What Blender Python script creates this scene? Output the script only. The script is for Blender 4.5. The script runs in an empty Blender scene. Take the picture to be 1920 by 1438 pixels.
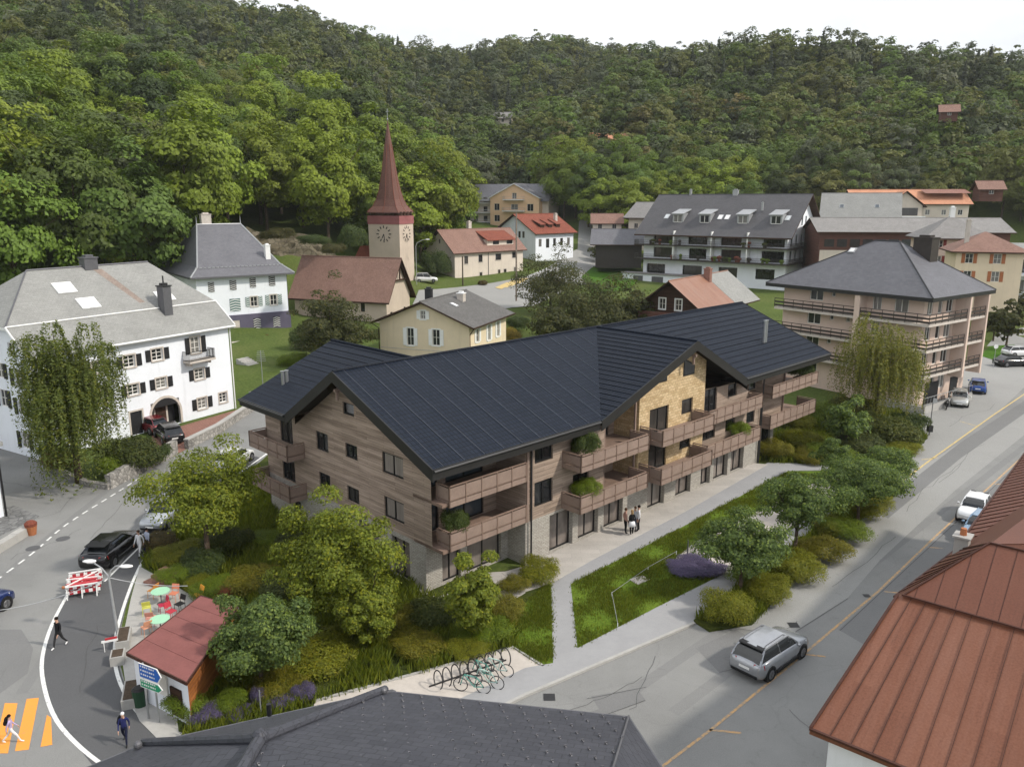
import bpy, bmesh, math, random
import numpy as np
from math import sin, cos, radians, degrees, atan, atan2, hypot, pi, sqrt, tan
from mathutils import Vector, Matrix
random.seed(7)
sc = bpy.context.scene
COL = sc.collection
# ---------------------------------------------------------------- camera model (1920 x 1438 reference pixels)
FPX, PITCH, CAMH = 1508.0, atan(344.0/1508.0), 21.1
def G(px, py, z=0.0):
    """point of the place at height z seen at a reference pixel"""
    a = (px-960)/FPX; b = (719-py)/FPX
    c, s = cos(PITCH), sin(PITCH)
    d = (a, c+b*s, -s+b*c)
    t = (z-CAMH)/d[2]
    return (d[0]*t, d[1]*t, z)
def pxcol(x, y): return 960+FPX*x/max(.975*y+4.7, 1.0)
def pxrow(x, y, z):
    c, s = cos(PITCH), sin(PITCH); dz = z-CAMH
    w = y*c-dz*s
    return 719-FPX*(y*s+dz*c)/max(w, .1)
# ---------------------------------------------------------------- object helpers
def tag(o, label=None, cat=None, group=None, kind=None):
    if label: o['label'] = label
    if cat: o['category'] = cat
    if group: o['group'] = group
    if kind: o['kind'] = kind
    return o
def thing(name, label, cat, loc=(0, 0, 0), rz=0.0, group=None):
    o = bpy.data.objects.new(name, None); COL.objects.link(o)
    o.empty_display_size = .3
    o.location = loc; o.rotation_euler = (0, 0, rz)
    return tag(o, label, cat, group)
def copy_tree(o, parent=None, kids=None):
    c = o.copy(); COL.objects.link(c)
    if parent is not None: c.parent = parent
    for ch in KIDS.get(o.name, []):
        k = copy_tree(ch, c)
        KIDS.setdefault(c.name, []).append(k)
    return c
KIDS = {}
class MB:
    def __init__(s): s.v = []; s.f = []; s.m = []
    def face(s, pts, mi=0):
        n = len(s.v); s.v += [tuple(p) for p in pts]; s.f.append(tuple(range(n, n+len(pts)))); s.m.append(mi); return s
    def box(s, x0, y0, z0, x1, y1, z1, mi=0):
        return s.hexa([(x0, y0, z0), (x1, y0, z0), (x1, y1, z0), (x0, y1, z0), (x0, y0, z1), (x1, y0, z1), (x1, y1, z1), (x0, y1, z1)], mi)
    def hexa(s, p, mi=0):
        n = len(s.v); s.v += [tuple(q) for q in p]
        for f in ((0, 3, 2, 1), (4, 5, 6, 7), (0, 1, 5, 4), (1, 2, 6, 5), (2, 3, 7, 6), (3, 0, 4, 7)):
            s.f.append(tuple(n+i for i in f)); s.m.append(mi)
        return s
    def bar(s, p, q, w, h=None, mi=0, up=(0, 0, 1)):
        """a rectangular bar from p to q"""
        h = h or w; p = Vector(p); q = Vector(q); d = (q-p).normalized(); u = Vector(up)
        if abs(d.dot(u)) > .98: u = Vector((0, 1, 0))
        a = d.cross(u).normalized()*w/2; b = a.cross(d).normalized()*h/2
        return s.hexa([p-a-b, p+a-b, q+a-b, q-a-b, p-a+b, p+a+b, q+a+b, q-a+b], mi)
    def cyl(s, p, q, r0, r1=None, n=10, mi=0, cap=True):
        r1 = r0 if r1 is None else r1
        p = Vector(p); q = Vector(q); d = (q-p).normalized(); u = Vector((0, 0, 1)) if abs(d.z) < .95 else Vector((1, 0, 0))
        a = d.cross(u).normalized(); b = a.cross(d).normalized(); k = len(s.v)
        for c, r in ((p, r0), (q, r1)):
            for i in range(n):
                t = 2*pi*i/n; s.v.append(tuple(c+(a*cos(t)-b*sin(t))*r))
        for i in range(n):
            j = (i+1) % n; s.f.append((k+i, k+j, k+n+j, k+n+i)); s.m.append(mi)
        if cap:
            s.f.append(tuple(k+n-1-i for i in range(n))); s.m.append(mi)
            s.f.append(tuple(k+n+i for i in range(n))); s.m.append(mi)
        return s
    def tube(s, pts, r, n=7, mi=0):
        rr = r if isinstance(r, (list, tuple)) else [r]*len(pts)
        for i in range(len(pts)-1): s.cyl(pts[i], pts[i+1], rr[i], rr[i+1], n, mi, cap=(i in (0, len(pts)-2)))
        return s
    def rings(s, rings, mi=0, closed=True, cap=True):
        k = len(s.v); n = len(rings[0])
        for r in rings: s.v += [tuple(p) for p in r]
        for i in range(len(rings)-1):
            for j in range(n if closed else n-1):
                j2 = (j+1) % n
                s.f.append((k+i*n+j, k+i*n+j2, k+(i+1)*n+j2, k+(i+1)*n+j)); s.m.append(mi)
        if cap:
            s.f.append(tuple(k+n-1-i for i in range(n))); s.m.append(mi)
            b = k+(len(rings)-1)*n; s.f.append(tuple(b+i for i in range(n))); s.m.append(mi)
        return s
    def slab(s, poly, th, mi=0, ms=None, mb=None):
        """a plane of any slope given thickness th straight down"""
        ms = mi if ms is None else ms; mb = ms if mb is None else mb
        a = Vector((0, 0, 0)); n = len(poly)
        for i in range(n):
            p, q = Vector(poly[i]), Vector(poly[(i+1) % n]); a += p.cross(q)
        if a.z < 0: poly = poly[::-1]
        k = len(s.v)
        s.v += [tuple(p) for p in poly]+[(p[0], p[1], p[2]-th) for p in poly]
        s.f.append(tuple(range(k, k+n))); s.m.append(mi)
        s.f.append(tuple(k+n+n-1-i for i in range(n))); s.m.append(mb)
        for i in range(n):
            j = (i+1) % n; s.f.append((k+j, k+i, k+n+i, k+n+j)); s.m.append(ms)
        return s
    def prism(s, poly, z0, z1, mi=0):
        return s.slab([(p[0], p[1], z1) for p in poly], z1-z0, mi)
    def ball(s, c, r, mi=0, n=10, m=6):
        r = r if isinstance(r, (list, tuple)) else (r, r, r)
        rg = []
        for i in range(m+1):
            t = pi*i/m-pi/2; k = max(cos(t), .02)
            rg.append([(c[0]+r[0]*k*cos(2*pi*j/n), c[1]+r[1]*k*sin(2*pi*j/n), c[2]+r[2]*sin(t)) for j in range(n)])
        return s.rings(rg, mi)
    def each(s, name, mats, parent=None):
        """every separate piece becomes an object of its own"""
        p = list(range(len(s.v)))
        def find(i):
            while p[i] != i: p[i] = p[p[i]]; i = p[i]
            return i
        for f in s.f:
            for i in f[1:]: p[find(i)] = find(f[0])
        g = {}
        for f, m in zip(s.f, s.m): g.setdefault(find(f[0]), []).append((f, m))
        for fs in g.values():
            n = MB(); ix = {}
            for f, m in fs:
                for i in f:
                    if i not in ix: ix[i] = len(n.v); n.v.append(s.v[i])
                n.f.append(tuple(ix[i] for i in f)); n.m.append(m)
            n.build(name, mats, parent)
    def build(s, name, mats, parent=None, loc=None, rz=0.0, smooth=False, bevel=0):
        me = bpy.data.meshes.new(name); me.from_pydata(s.v, [], s.f)
        mats = mats if isinstance(mats, (list, tuple)) else [mats]
        for m in mats: me.materials.append(m)
        me.polygons.foreach_set('material_index', [min(i, len(mats)-1) for i in s.m])
        if smooth: me.polygons.foreach_set('use_smooth', [True]*len(s.f))
        uv = me.uv_layers.new(name='UVMap'); V = np.array(s.v, float); out = []
        for f in s.f:
            P = V[list(f)]; c = P.mean(0); a = np.zeros(3)
            for i in range(len(f)): a += np.cross(P[i]-c, P[(i+1) % len(f)]-c)
            l = np.linalg.norm(a); a = a/l if l > 1e-9 else np.array([0, 0, 1.])
            if abs(a[2]) > .985: out.append(P[:, :2])
            else:
                t = np.array([-a[1], a[0], 0]); t /= np.linalg.norm(t); b = np.cross(a, t)
                out.append(np.stack([P@t, P@b], 1))
        uv.data.foreach_set('uv', np.concatenate(out).astype(np.float32).ravel())
        me.update()
        o = bpy.data.objects.new(name, me); COL.objects.link(o)
        if loc is not None: o.location = loc
        if rz: o.rotation_euler = (0, 0, rz)
        if parent is not None:
            o.parent = parent; KIDS.setdefault(parent.name, []).append(o)
        if bevel:
            b = o.modifiers.new('b', 'BEVEL'); b.width = bevel; b.segments = 2; b.limit_method = 'ANGLE'
        return o
def clip(rect, poly):
    """rectangle clipped by a convex counter-clockwise polygon"""
    out = rect; n = len(poly)
    for i in range(n):
        (ax, ay), (bx, by) = poly[i], poly[(i+1) % n]; inp = out; out = []
        sd = lambda p: (bx-ax)*(p[1]-ay)-(by-ay)*(p[0]-ax)
        for k in range(len(inp)):
            p, q = inp[k], inp[(k+1) % len(inp)]; a, b = sd(p), sd(q)
            if a >= -1e-9: out.append(p)
            if (a > 1e-9 and b < -1e-9) or (a < -1e-9 and b > 1e-9):
                t = a/(a-b); out.append((p[0]+t*(q[0]-p[0]), p[1]+t*(q[1]-p[1])))
        if len(out) < 3: return []
    return out
def wall(mb, P, t, poly, holes=(), mi=0, rd=.16, mr=None):
    """a wall sheet standing on plan point P running along t, with real openings and their reveals"""
    l = hypot(*t); t = (t[0]/l, t[1]/l); n = (t[1], -t[0]); mr = mi if mr is None else mr
    W = lambda s, z, d=0: (P[0]+t[0]*s-n[0]*d, P[1]+t[1]*s-n[1]*d, z)
    xs = sorted({round(p[0], 4) for p in poly} | {round(a, 4) for h in holes for a in (h[0], h[2])})
    zs = sorted({round(p[1], 4) for p in poly} | {round(a, 4) for h in holes for a in (h[1], h[3])})
    for i in range(len(xs)-1):
        for j in range(len(zs)-1):
            cx, cz = (xs[i]+xs[i+1])/2, (zs[j]+zs[j+1])/2
            if any(h[0] < cx < h[2] and h[1] < cz < h[3] for h in holes): continue
            c = clip([(xs[i], zs[j]), (xs[i+1], zs[j]), (xs[i+1], zs[j+1]), (xs[i], zs[j+1])], poly)
            if len(c) >= 3: mb.face([W(*p) for p in c], mi)
    for a, b, c, d in [h[:4] for h in holes]:
        for p, q in (((a, b), (c, b)), ((c, b), (c, d)), ((c, d), (a, d)), ((a, d), (a, b))):
            mb.face([W(*p), W(*p, rd), W(*q, rd), W(*q)][::-1] if False else [W(*q), W(*p), W(*p, rd), W(*q, rd)][::-1], mr)
    return W
def window(par, P, t, h, frame, glass, nm=1, nt=0, rd=.13, fw=.07, name='window', proud=None, pn='pane'):
    """frame with mullions and transoms set back in an opening; the pane is its sub-part"""
    l = hypot(*t); t = (t[0]/l, t[1]/l); n = (t[1], -t[0])
    W = lambda s, z, d: (P[0]+t[0]*s-n[0]*d, P[1]+t[1]*s-n[1]*d, z)
    a, b, c, d = h[:4]; m = MB()
    def bar(s0, z0, s1, z1, d0=rd-.05, d1=rd+.03):
        m.hexa([W(s0, z0, d0), W(s1, z0, d0), W(s1, z0, d1), W(s0, z0, d1), W(s0, z1, d0), W(s1, z1, d0), W(s1, z1, d1), W(s0, z1, d1)])
    bar(a, b, a+fw, d); bar(c-fw, b, c, d); bar(a+fw, b, c-fw, b+fw); bar(a+fw, d-fw, c-fw, d)
    for i in range(nm):
        s = a+(c-a)*(i+1)/(nm+1); bar(s-fw*.45, b+fw, s+fw*.45, d-fw)
    for i in range(nt):
        z = b+(d-b)*(i+1)/(nt+1); bar(a+fw, z-fw*.3, c-fw, z+fw*.3, rd-.045, rd+.025)
    fr = m.build(name, frame, par)
    g = MB(); g.face([W(a+fw*.5, b+fw*.5, rd), W(c-fw*.5, b+fw*.5, rd), W(c-fw*.5, d-fw*.5, rd), W(a+fw*.5, d-fw*.5, rd)]); g.build(pn, glass, fr)
    return fr
def shutters(par, P, t, h, mat, w=None, gap=.04):
    l = hypot(*t); t = (t[0]/l, t[1]/l); n = (t[1], -t[0]); a, b, c, d = h[:4]; w = w or (c-a)/2
    for s0, s1 in ((a-gap-w, a-gap), (c+gap, c+gap+w)):
        m = MB(); W = lambda s, z, o: (P[0]+t[0]*s+n[0]*o, P[1]+t[1]*s+n[1]*o, z)
        m.hexa([W(s0, b, .02), W(s1, b, .02), W(s1, b, .07), W(s0, b, .07), W(s0, d, .02), W(s1, d, .02), W(s1, d, .07), W(s0, d, .07)])
        k = max(2, int((d-b)/.28))
        for i in range(k):
            z = b+(d-b)*(i+.5)/k; m.hexa([W(s0+.05, z-.05, .07), W(s1-.05, z-.05, .07), W(s1-.05, z-.05, .085), W(s0+.05, z-.05, .085), W(s0+.05, z+.05, .07), W(s1-.05, z+.05, .07), W(s1-.05, z+.05, .09), W(s0+.05, z+.05, .09)])
        m.build('shutter', mat, par)
def surround(par, P, t, h, mat, w=.14, name='window_surround', sill=True):
    l = hypot(*t); t = (t[0]/l, t[1]/l); n = (t[1], -t[0]); a, b, c, d = h[:4]; m = MB()
    def bx(s0, z0, s1, z1, o=.035):
        W = lambda s, z, q: (P[0]+t[0]*s+n[0]*q, P[1]+t[1]*s+n[1]*q, z)
        m.hexa([W(s0, z0, o), W(s1, z0, o), W(s1, z0, -.01), W(s0, z0, -.01), W(s0, z1, o), W(s1, z1, o), W(s1, z1, -.01), W(s0, z1, -.01)])
    bx(a-w, b, a, d); bx(c, b, c+w, d); bx(a-w, d, c+w, d+w)
    if sill: bx(a-w, b-w*.9, c+w, b, .1)
    return m.build(name, mat, par)
# ---------------------------------------------------------------- materials
def nodes(name):
    m = bpy.data.materials.new(name); m.use_nodes = True; nt = m.node_tree; nt.nodes.clear()
    o = nt.nodes.new('ShaderNodeOutputMaterial'); b = nt.nodes.new('ShaderNodeBsdfPrincipled'); nt.links.new(b.outputs[0], o.inputs[0])
    return m, nt, b
def N(nt, t, **k):
    n = nt.nodes.new('ShaderNode'+t)
    for a, v in k.items():
        if a.startswith('i_'): n.inputs[a[2:].replace('_', ' ')].default_value = v
        else: setattr(n, a, v)
    return n
def rgb(c): return (c[0], c[1], c[2], 1.0)
def mul(c, k): return tuple(min(1, max(0, x*k)) for x in c)
def coord(nt, kind='UV', scale=1.0, sc3=None):
    t = N(nt, 'TexCoord'); mp = N(nt, 'Mapping'); mp.inputs['Scale'].default_value = sc3 or (scale,)*3
    nt.links.new(t.outputs[kind], mp.inputs[0]); return mp.outputs[0]
def noise(nt, vec, scale, detail=4, rough=.55):
    n = N(nt, 'TexNoise'); n.inputs['Scale'].default_value = scale; n.inputs['Detail'].default_value = detail; n.inputs['Roughness'].default_value = rough
    nt.links.new(vec, n.inputs['Vector']); return n.outputs[0]
def ramp(nt, fac, stops):
    r = N(nt, 'ValToRGB'); e = r.color_ramp.elements
    while len(e) < len(stops): e.new(.5)
    for i, (p, c) in enumerate(stops): e[i].position = p; e[i].color = rgb(c)
    nt.links.new(fac, r.inputs[0]); return r.outputs[0]
def mix(nt, fac, a, b, blend='MIX'):
    m = N(nt, 'Mix', data_type='RGBA', blend_type=blend)
    for s, v in ((0, fac), (6, a), (7, b)):
        if isinstance(v, (int, float)): m.inputs[s].default_value = v
        elif isinstance(v, tuple): m.inputs[s].default_value = rgb(v)
        else: nt.links.new(v, m.inputs[s])
    return m.outputs[2]
def bump(nt, b, h, strength=.3, dist=.02):
    n = N(nt, 'Bump'); n.inputs['Strength'].default_value = strength; n.inputs['Distance'].default_value = dist
    nt.links.new(h, n.inputs['Height']); nt.links.new(n.outputs[0], b.inputs['Normal'])
def spec(b, rough, s=.35, metal=0):
    b.inputs['Roughness'].default_value = rough; b.inputs['Specular IOR Level'].default_value = s; b.inputs['Metallic'].default_value = metal
def plain(name, c, rough=.7, var=.12, scale=1.5, s=.3, metal=0, bmp=0, kind='Object'):
    m, nt, b = nodes(name); v = coord(nt, kind)
    n1 = noise(nt, v, scale, 5); col = ramp(nt, n1, [(.3, mul(c, 1-var)), (.7, mul(c, 1+var))])
    if var > .05:
        n2 = noise(nt, v, scale*7, 3); col = mix(nt, .25, col, ramp(nt, n2, [(.35, mul(c, 1-var*1.6)), (.65, mul(c, 1+var*1.2))]))
    nt.links.new(col, b.inputs['Base Color']); spec(b, rough, s, metal)
    if bmp: bump(nt, b, noise(nt, v, scale*14, 3), bmp, .02)
    return m
def plaster(name, c, dirt=.18):
    m, nt, b = nodes(name); v = coord(nt, 'Object')
    col = ramp(nt, noise(nt, v, .35, 6, .65), [(.3, mul(c, 1-dirt)), (.62, c)])
    st = noise(nt, coord(nt, 'Object', 1, (1.6, 1.6, .12)), 1.0, 5, .6)          # run-off streaks
    col = mix(nt, ramp(nt, st, [(.55, (0, 0, 0)), (.8, (.35, .35, .35))]), col, mul(c, .62))
    nt.links.new(col, b.inputs['Base Color']); spec(b, .9, .15); bump(nt, b, noise(nt, v, 18, 3), .25, .01); return m
def bricks(name, c1, c2, mort, w, h, ms=.012, rough=.8, bmp=.5, off=.5, var=.5, s=.3, bias=0, big=.25, dist=.02, ofr=2):
    m, nt, b = nodes(name); v = coord(nt, 'UV')
    t = N(nt, 'TexBrick'); t.offset = off; t.offset_frequency = ofr
    t.inputs['Scale'].default_value = 1; t.inputs['Brick Width'].default_value = w; t.inputs['Row Height'].default_value = h
    t.inputs['Mortar Size'].default_value = ms; t.inputs['Bias'].default_value = bias; t.inputs['Mortar Smooth'].default_value = .2
    t.inputs['Color1'].default_value = rgb(c1); t.inputs['Color2'].default_value = rgb(c2); t.inputs['Mortar'].default_value = rgb(mort)
    nt.links.new(v, t.inputs['Vector'])
    n = noise(nt, v, .4, 5, .6); col = mix(nt, big, t.outputs[0], ramp(nt, n, [(.3, mul(c1, .6)), (.7, mul(c2, 1.25))]))
    g = noise(nt, v, 9, 3); col = mix(nt, var*.5, col, ramp(nt, g, [(.3, mul(c1, .5)), (.7, mul(c2, 1.4))]), 'MIX')
    nt.links.new(col, b.inputs['Base Color']); spec(b, rough, s)
    iv = N(nt, 'Math', operation='SUBTRACT'); iv.inputs[0].default_value = 1; nt.links.new(t.outputs[1], iv.inputs[1])
    bump(nt, b, iv.outputs[0], bmp, dist); return m
def timber(name, c1, c2, mort, w=2.6, h=.15, bmp=.6):
    m, nt, b = nodes(name); v = coord(nt, 'UV')
    t = N(nt, 'TexBrick'); t.offset = .37; t.inputs['Scale'].default_value = 1; t.inputs['Brick Width'].default_value = w; t.inputs['Row Height'].default_value = h
    t.inputs['Mortar Size'].default_value = .008; t.inputs['Color1'].default_value = rgb(c1); t.inputs['Color2'].default_value = rgb(c2); t.inputs['Mortar'].default_value = rgb(mort)
    nt.links.new(v, t.inputs['Vector'])
    g = noise(nt, coord(nt, 'UV', 1, (1.2, 26, 1)), 1.0, 5, .7)
    col = mix(nt, ramp(nt, g, [(.3, (0, 0, 0)), (.75, (.55, .55, .55))]), t.outputs[0], mul(c1, .55))
    g2 = noise(nt, coord(nt, 'UV', 1, (.25, 3.2, 1)), 1.0, 3, .6)
    col = mix(nt, ramp(nt, g2, [(.45, (0, 0, 0)), (.7, (.5, .5, .5))]), col, mul(c2, 1.35))
    nt.links.new(col, b.inputs['Base Color']); spec(b, .75, .2)
    iv = N(nt, 'Math', operation='SUBTRACT'); iv.inputs[0].default_value = 1; nt.links.new(t.outputs[1], iv.inputs[1]); bump(nt, b, iv.outputs[0], bmp, .02); return m
def asphalt(name, c, patch=.30):
    m, nt, b = nodes(name); v = coord(nt, 'Object')
    col = ramp(nt, noise(nt, v, .13, 6, .62), [(.28, mul(c, 1-patch)), (.5, c), (.75, mul(c, 1+patch))])
    col = mix(nt, .35, col, ramp(nt, noise(nt, v, 30, 2), [(.3, mul(c, .6)), (.7, mul(c, 1.4))]))
    st = noise(nt, v, 1.1, 4, .7); col = mix(nt, ramp(nt, st, [(.6, (0, 0, 0)), (.78, (.4, .4, .4))]), col, mul(c, .55))
    cr = N(nt, 'TexVoronoi', feature='DISTANCE_TO_EDGE'); cr.inputs['Scale'].default_value = .16
    w = noise(nt, v, .8, 4); vv = N(nt, 'VectorMath', operation='ADD'); nt.links.new(v, vv.inputs[0]); nt.links.new(w, vv.inputs[1]); nt.links.new(vv.outputs[0], cr.inputs['Vector'])
    col = mix(nt, ramp(nt, cr.outputs[0], [(.0, (.16, .16, .16)), (.005, (0, 0, 0))]), col, mul(c, .4))
    nt.links.new(col, b.inputs['Base Color']); spec(b, .92, .2); bump(nt, b, noise(nt, v, 60, 2), .2, .006); return m
def grass(name, c1, c2, c3, sc=1.0):
    m, nt, b = nodes(name); v = coord(nt, 'Object')
    col = ramp(nt, noise(nt, v, .22*sc, 6, .65), [(.3, c1), (.5, c2), (.72, c3)])
    col = mix(nt, .55, col, ramp(nt, noise(nt, v, 6*sc, 5, .7), [(.3, mul(c1, .45)), (.55, c2), (.75, mul(c3, 1.4))]))
    nt.links.new(col, b.inputs['Base Color']); spec(b, .95, .1); bump(nt, b, noise(nt, v, 9*sc, 5, .8), .9, .12); return m
def leaf(name, c, var=.35, trans=.35, warm=(1.35, 1.1, .6), attr=False):
    m = bpy.data.materials.new(name); m.use_nodes = True; nt = m.node_tree; nt.nodes.clear()
    o = nt.nodes.new('ShaderNodeOutputMaterial'); g = N(nt, 'NewGeometry'); oi = N(nt, 'ObjectInfo')
    r = ramp(nt, g.outputs['Random Per Island'], [(0, mul(c, 1-var)), (.6, c), (1, (min(1, c[0]*warm[0]), min(1, c[1]*warm[1]), c[2]*warm[2]))])
    t = N(nt, 'Attribute', attribute_name='tint').outputs[0] if attr else oi.outputs['Color']
    col = mix(nt, 1.0, r, t, 'MULTIPLY')
    d = N(nt, 'BsdfPrincipled'); spec(d, .6, .25); tr = N(nt, 'BsdfTranslucent'); ms = N(nt, 'MixShader'); ms.inputs[0].default_value = trans
    nt.links.new(col, d.inputs['Base Color']); nt.links.new(mix(nt, 1.0, col, (1.25, 1.3, .7), 'MULTIPLY'), tr.inputs[0])
    nt.links.new(d.outputs[0], ms.inputs[1]); nt.links.new(tr.outputs[0], ms.inputs[2]); nt.links.new(ms.outputs[0], o.inputs[0]); return m
def glassy(name, c, rough=.06, s=.6, var=.3, curtain=None):
    m, nt, b = nodes(name); v = coord(nt, 'Object'); col = ramp(nt, noise(nt, v, .9, 2), [(.35, mul(c, 1-var)), (.65, mul(c, 1+var))])
    if curtain:      # drawn curtains behind some of the panes
        oi = N(nt, 'ObjectInfo'); st = noise(nt, coord(nt, 'UV', 1, (7, .2, 1)), 1.0, 2); cu = ramp(nt, st, [(.3, mul(curtain, .55)), (.7, curtain)])
        col = mix(nt, ramp(nt, oi.outputs['Random'], [(.55, (0, 0, 0)), (.62, (.75, .75, .75))]), col, cu)
    nt.links.new(col, b.inputs['Base Color']); spec(b, rough, s); return m
def metalroof(name, c1, c2, c3, rough=.5, panel=.62, pv=.5):
    m, nt, b = nodes(name); v = coord(nt, 'UV')
    col = ramp(nt, noise(nt, v, .5, 6, .7), [(.28, c1), (.5, c2), (.74, c3)])
    mp = N(nt, 'Mapping'); mp.inputs['Rotation'].default_value = (0, 0, pi/2); nt.links.new(N(nt, 'TexCoord').outputs['UV'], mp.inputs[0])
    t = N(nt, 'TexBrick'); t.offset = .4; t.inputs['Scale'].default_value = 1; t.inputs['Brick Width'].default_value = 4.2; t.inputs['Row Height'].default_value = panel; t.inputs['Mortar Size'].default_value = .006
    t.inputs['Color1'].default_value = rgb(mul(c1, 1.0)); t.inputs['Color2'].default_value = rgb(mul(c3, 1.1)); t.inputs['Mortar'].default_value = rgb(mul(c1, .5)); nt.links.new(mp.outputs[0], t.inputs['Vector']); col = mix(nt, pv, col, t.outputs[0])
    st = noise(nt, coord(nt, 'UV', 1, (4.5, .22, 1)), 1.0, 6, .7); col = mix(nt, ramp(nt, st, [(.42, (0, 0, 0)), (.72, (.7, .7, .7))]), col, c3)
    s2 = noise(nt, coord(nt, 'UV', 1, (7, .5, 1)), 1.0, 5, .7); col = mix(nt, ramp(nt, s2, [(.56, (0, 0, 0)), (.75, (.6, .6, .6))]), col, mul(c1, .7))
    col = mix(nt, .3, col, ramp(nt, noise(nt, v, 14, 4), [(.3, mul(c1, .7)), (.7, mul(c3, 1.2))]))
    nt.links.new(col, b.inputs['Base Color']); spec(b, rough, .35); bump(nt, b, noise(nt, v, 1.6, 4), .25, .03); return m
K = {}
K['asphalt'] = asphalt('asphalt', (.225, .225, .218)); K['asphalt_new'] = asphalt('asphalt_new', (.10, .101, .105), .16)
K['asphalt_mid'] = asphalt('asphalt_mid', (.18, .18, .178), .14); K['asphalt_light'] = asphalt('asphalt_light', (.285, .283, .272), .1)
K['paving'] = bricks('paving', (.40, .375, .345), (.47, .44, .405), (.31, .29, .27), 1.2, .6, .01, .85, .2, var=.2, big=.3)
K['concrete'] = plain('concrete', (.38, .37, .35), .9, .12, .6, .2, bmp=.1); K['path'] = plain('path', (.31, .31, .315), .9, .07, .5, .2, bmp=.1)
K['palepave'] = plain('palepave', (.50, .455, .41), .9, .1, .7, .2)
def worn(name, c, base, t0, t1):
    m, nt, b = nodes(name); v = coord(nt, 'Object'); n = noise(nt, v, 5, 6, .75)
    nt.links.new(mix(nt, ramp(nt, n, [(t0, (0, 0, 0)), (t1, (1, 1, 1))]), base, c), b.inputs['Base Color']); spec(b, .85, .2); return m
K['white_line'] = worn('white_line', (.70, .70, .68), (.30, .30, .30), .33, .46); K['orange_line'] = worn('orange_line', (.56, .34, .15), (.26, .24, .21), .40, .58); K['zebra'] = worn('zebra', (.75, .31, .06), (.30, .24, .18), .30, .42)
K['yellow_line'] = worn('yellow_line', (.62, .46, .18), (.28, .26, .22), .36, .52)
K['lawn'] = grass('lawn', (.10, .16, .018), (.14, .22, .025), (.20, .26, .04), 1.3)
K['meadow'] = grass('meadow', (.035, .05, .012), (.065, .085, .018), (.12, .12, .025), 1.6)
K['greenlawn'] = grass('greenlawn', (.04, .10, .01), (.065, .15, .015), (.10, .19, .03), 1)
K['ground'] = grass('ground', (.055, .085, .02), (.09, .125, .03), (.16, .165, .06), .5)
K['timber'] = timber('timber', (.27, .205, .16), (.43, .335, .27), (.10, .072, .055))
K['timber_pale'] = plain('timber_pale', (.265, .195, .16), .75, .14, 1.2, .2); K['timber_trim'] = plain('timber_trim', (.23, .16, .125), .75, .15, 2, .2)
K['shingle'] = bricks('shingle', (.42, .285, .14), (.70, .545, .335), (.16, .10, .05), .34, .2, .01, .85, .8, .5, .55, .2, big=.12, dist=.03)
K['greybrick'] = bricks('greybrick', (.34, .315, .28), (.50, .47, .42), (.17, .16, .145), .30, .10, .012, .9, .7, var=.4, big=.15)
K['navyroof'] = bricks('navyroof', (.008, .013, .024), (.014, .020, .034), (.002, .003, .006), .26, .36, .032, .62, .6, 0, .2, .14, big=.12, dist=.04)
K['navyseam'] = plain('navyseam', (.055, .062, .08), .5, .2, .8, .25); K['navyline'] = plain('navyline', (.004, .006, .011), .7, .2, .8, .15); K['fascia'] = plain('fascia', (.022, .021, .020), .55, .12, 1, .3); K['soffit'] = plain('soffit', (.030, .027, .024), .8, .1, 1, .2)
K['slate'] = bricks('slate', (.045, .047, .058), (.064, .066, .079), (.022, .022, .026), .42, .30, .012, .55, .6, .5, .25, .3, dist=.02)
K['slate_mid'] = bricks('slate_mid', (.10, .10, .112), (.135, .135, .15), (.05, .05, .056), .42, .28, .010, .55, .6, .5, .3, .35); K['slate_grey'] = bricks('slate_grey', (.235, .235, .225), (.30, .30, .285), (.15, .15, .145), .4, .22, .012, .75, .5, .5, .4, .25)
K['slate_blue'] = bricks('slate_blue', (.115, .115, .13), (.16, .16, .175), (.075, .075, .085), .35, .22, .012, .65, .5, .5, .4, .3)
K['slate_dark'] = bricks('slate_dark', (.085, .082, .078), (.14, .135, .13), (.05, .05, .05), .4, .25, .012, .8, .6, .5, .6, .2)
K['tile_brown'] = bricks('tile_brown', (.20, .115, .09), (.30, .185, .15), (.08, .04, .03), .28, .22, .014, .85, .7, .5, .7, .2)
K['tile_red'] = bricks('tile_red', (.16, .045, .03), (.26, .08, .05), (.08, .03, .02), .28, .24, .014, .8, .7, .5, .6, .2)
K['tile_pinkish'] = bricks('tile_pinkish', (.22, .11, .085), (.30, .16, .125), (.12, .06, .05), .3, .24, .014, .85, .6, .5, .6, .2)
K['tile_orange'] = bricks('tile_orange', (.48, .22, .13), (.58, .30, .19), (.3, .14, .08), .3, .25, .014, .85, .5, .5, .5, .2)
K['tile_grey'] = bricks('tile_grey', (.20, .19, .185), (.27, .26, .25), (.12, .12, .12), .4, .28, .012, .8, .5, .5, .5, .2)
K['tile_darkgrey'] = bricks('tile_darkgrey', (.075, .073, .078), (.10, .098, .105), (.05, .05, .055), .5, .3, .014, .65, .7, .5, .4, .3)
K['rust'] = metalroof('rust', (.105, .030, .012), (.165, .054, .022), (.20, .088, .055)); K['rust_even'] = metalroof('rust_even', (.122, .042, .024), (.138, .048, .027), (.16, .062, .038), .5, .64, .2)
K['rust_seam'] = plain('rust_seam', (.06, .022, .014), .6, .25, 2); K['redroof'] = plain('redroof', (.215, .085, .078), .85, .12, 1.2, .15)
K['orangewood'] = timber('orangewood', (.24, .085, .025), (.40, .15, .045), (.09, .03, .012), 1.6, .2); K['darkwood'] = timber('darkwood', (.035, .018, .012), (.07, .035, .022), (.012, .008, .006), 2, .18)
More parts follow.
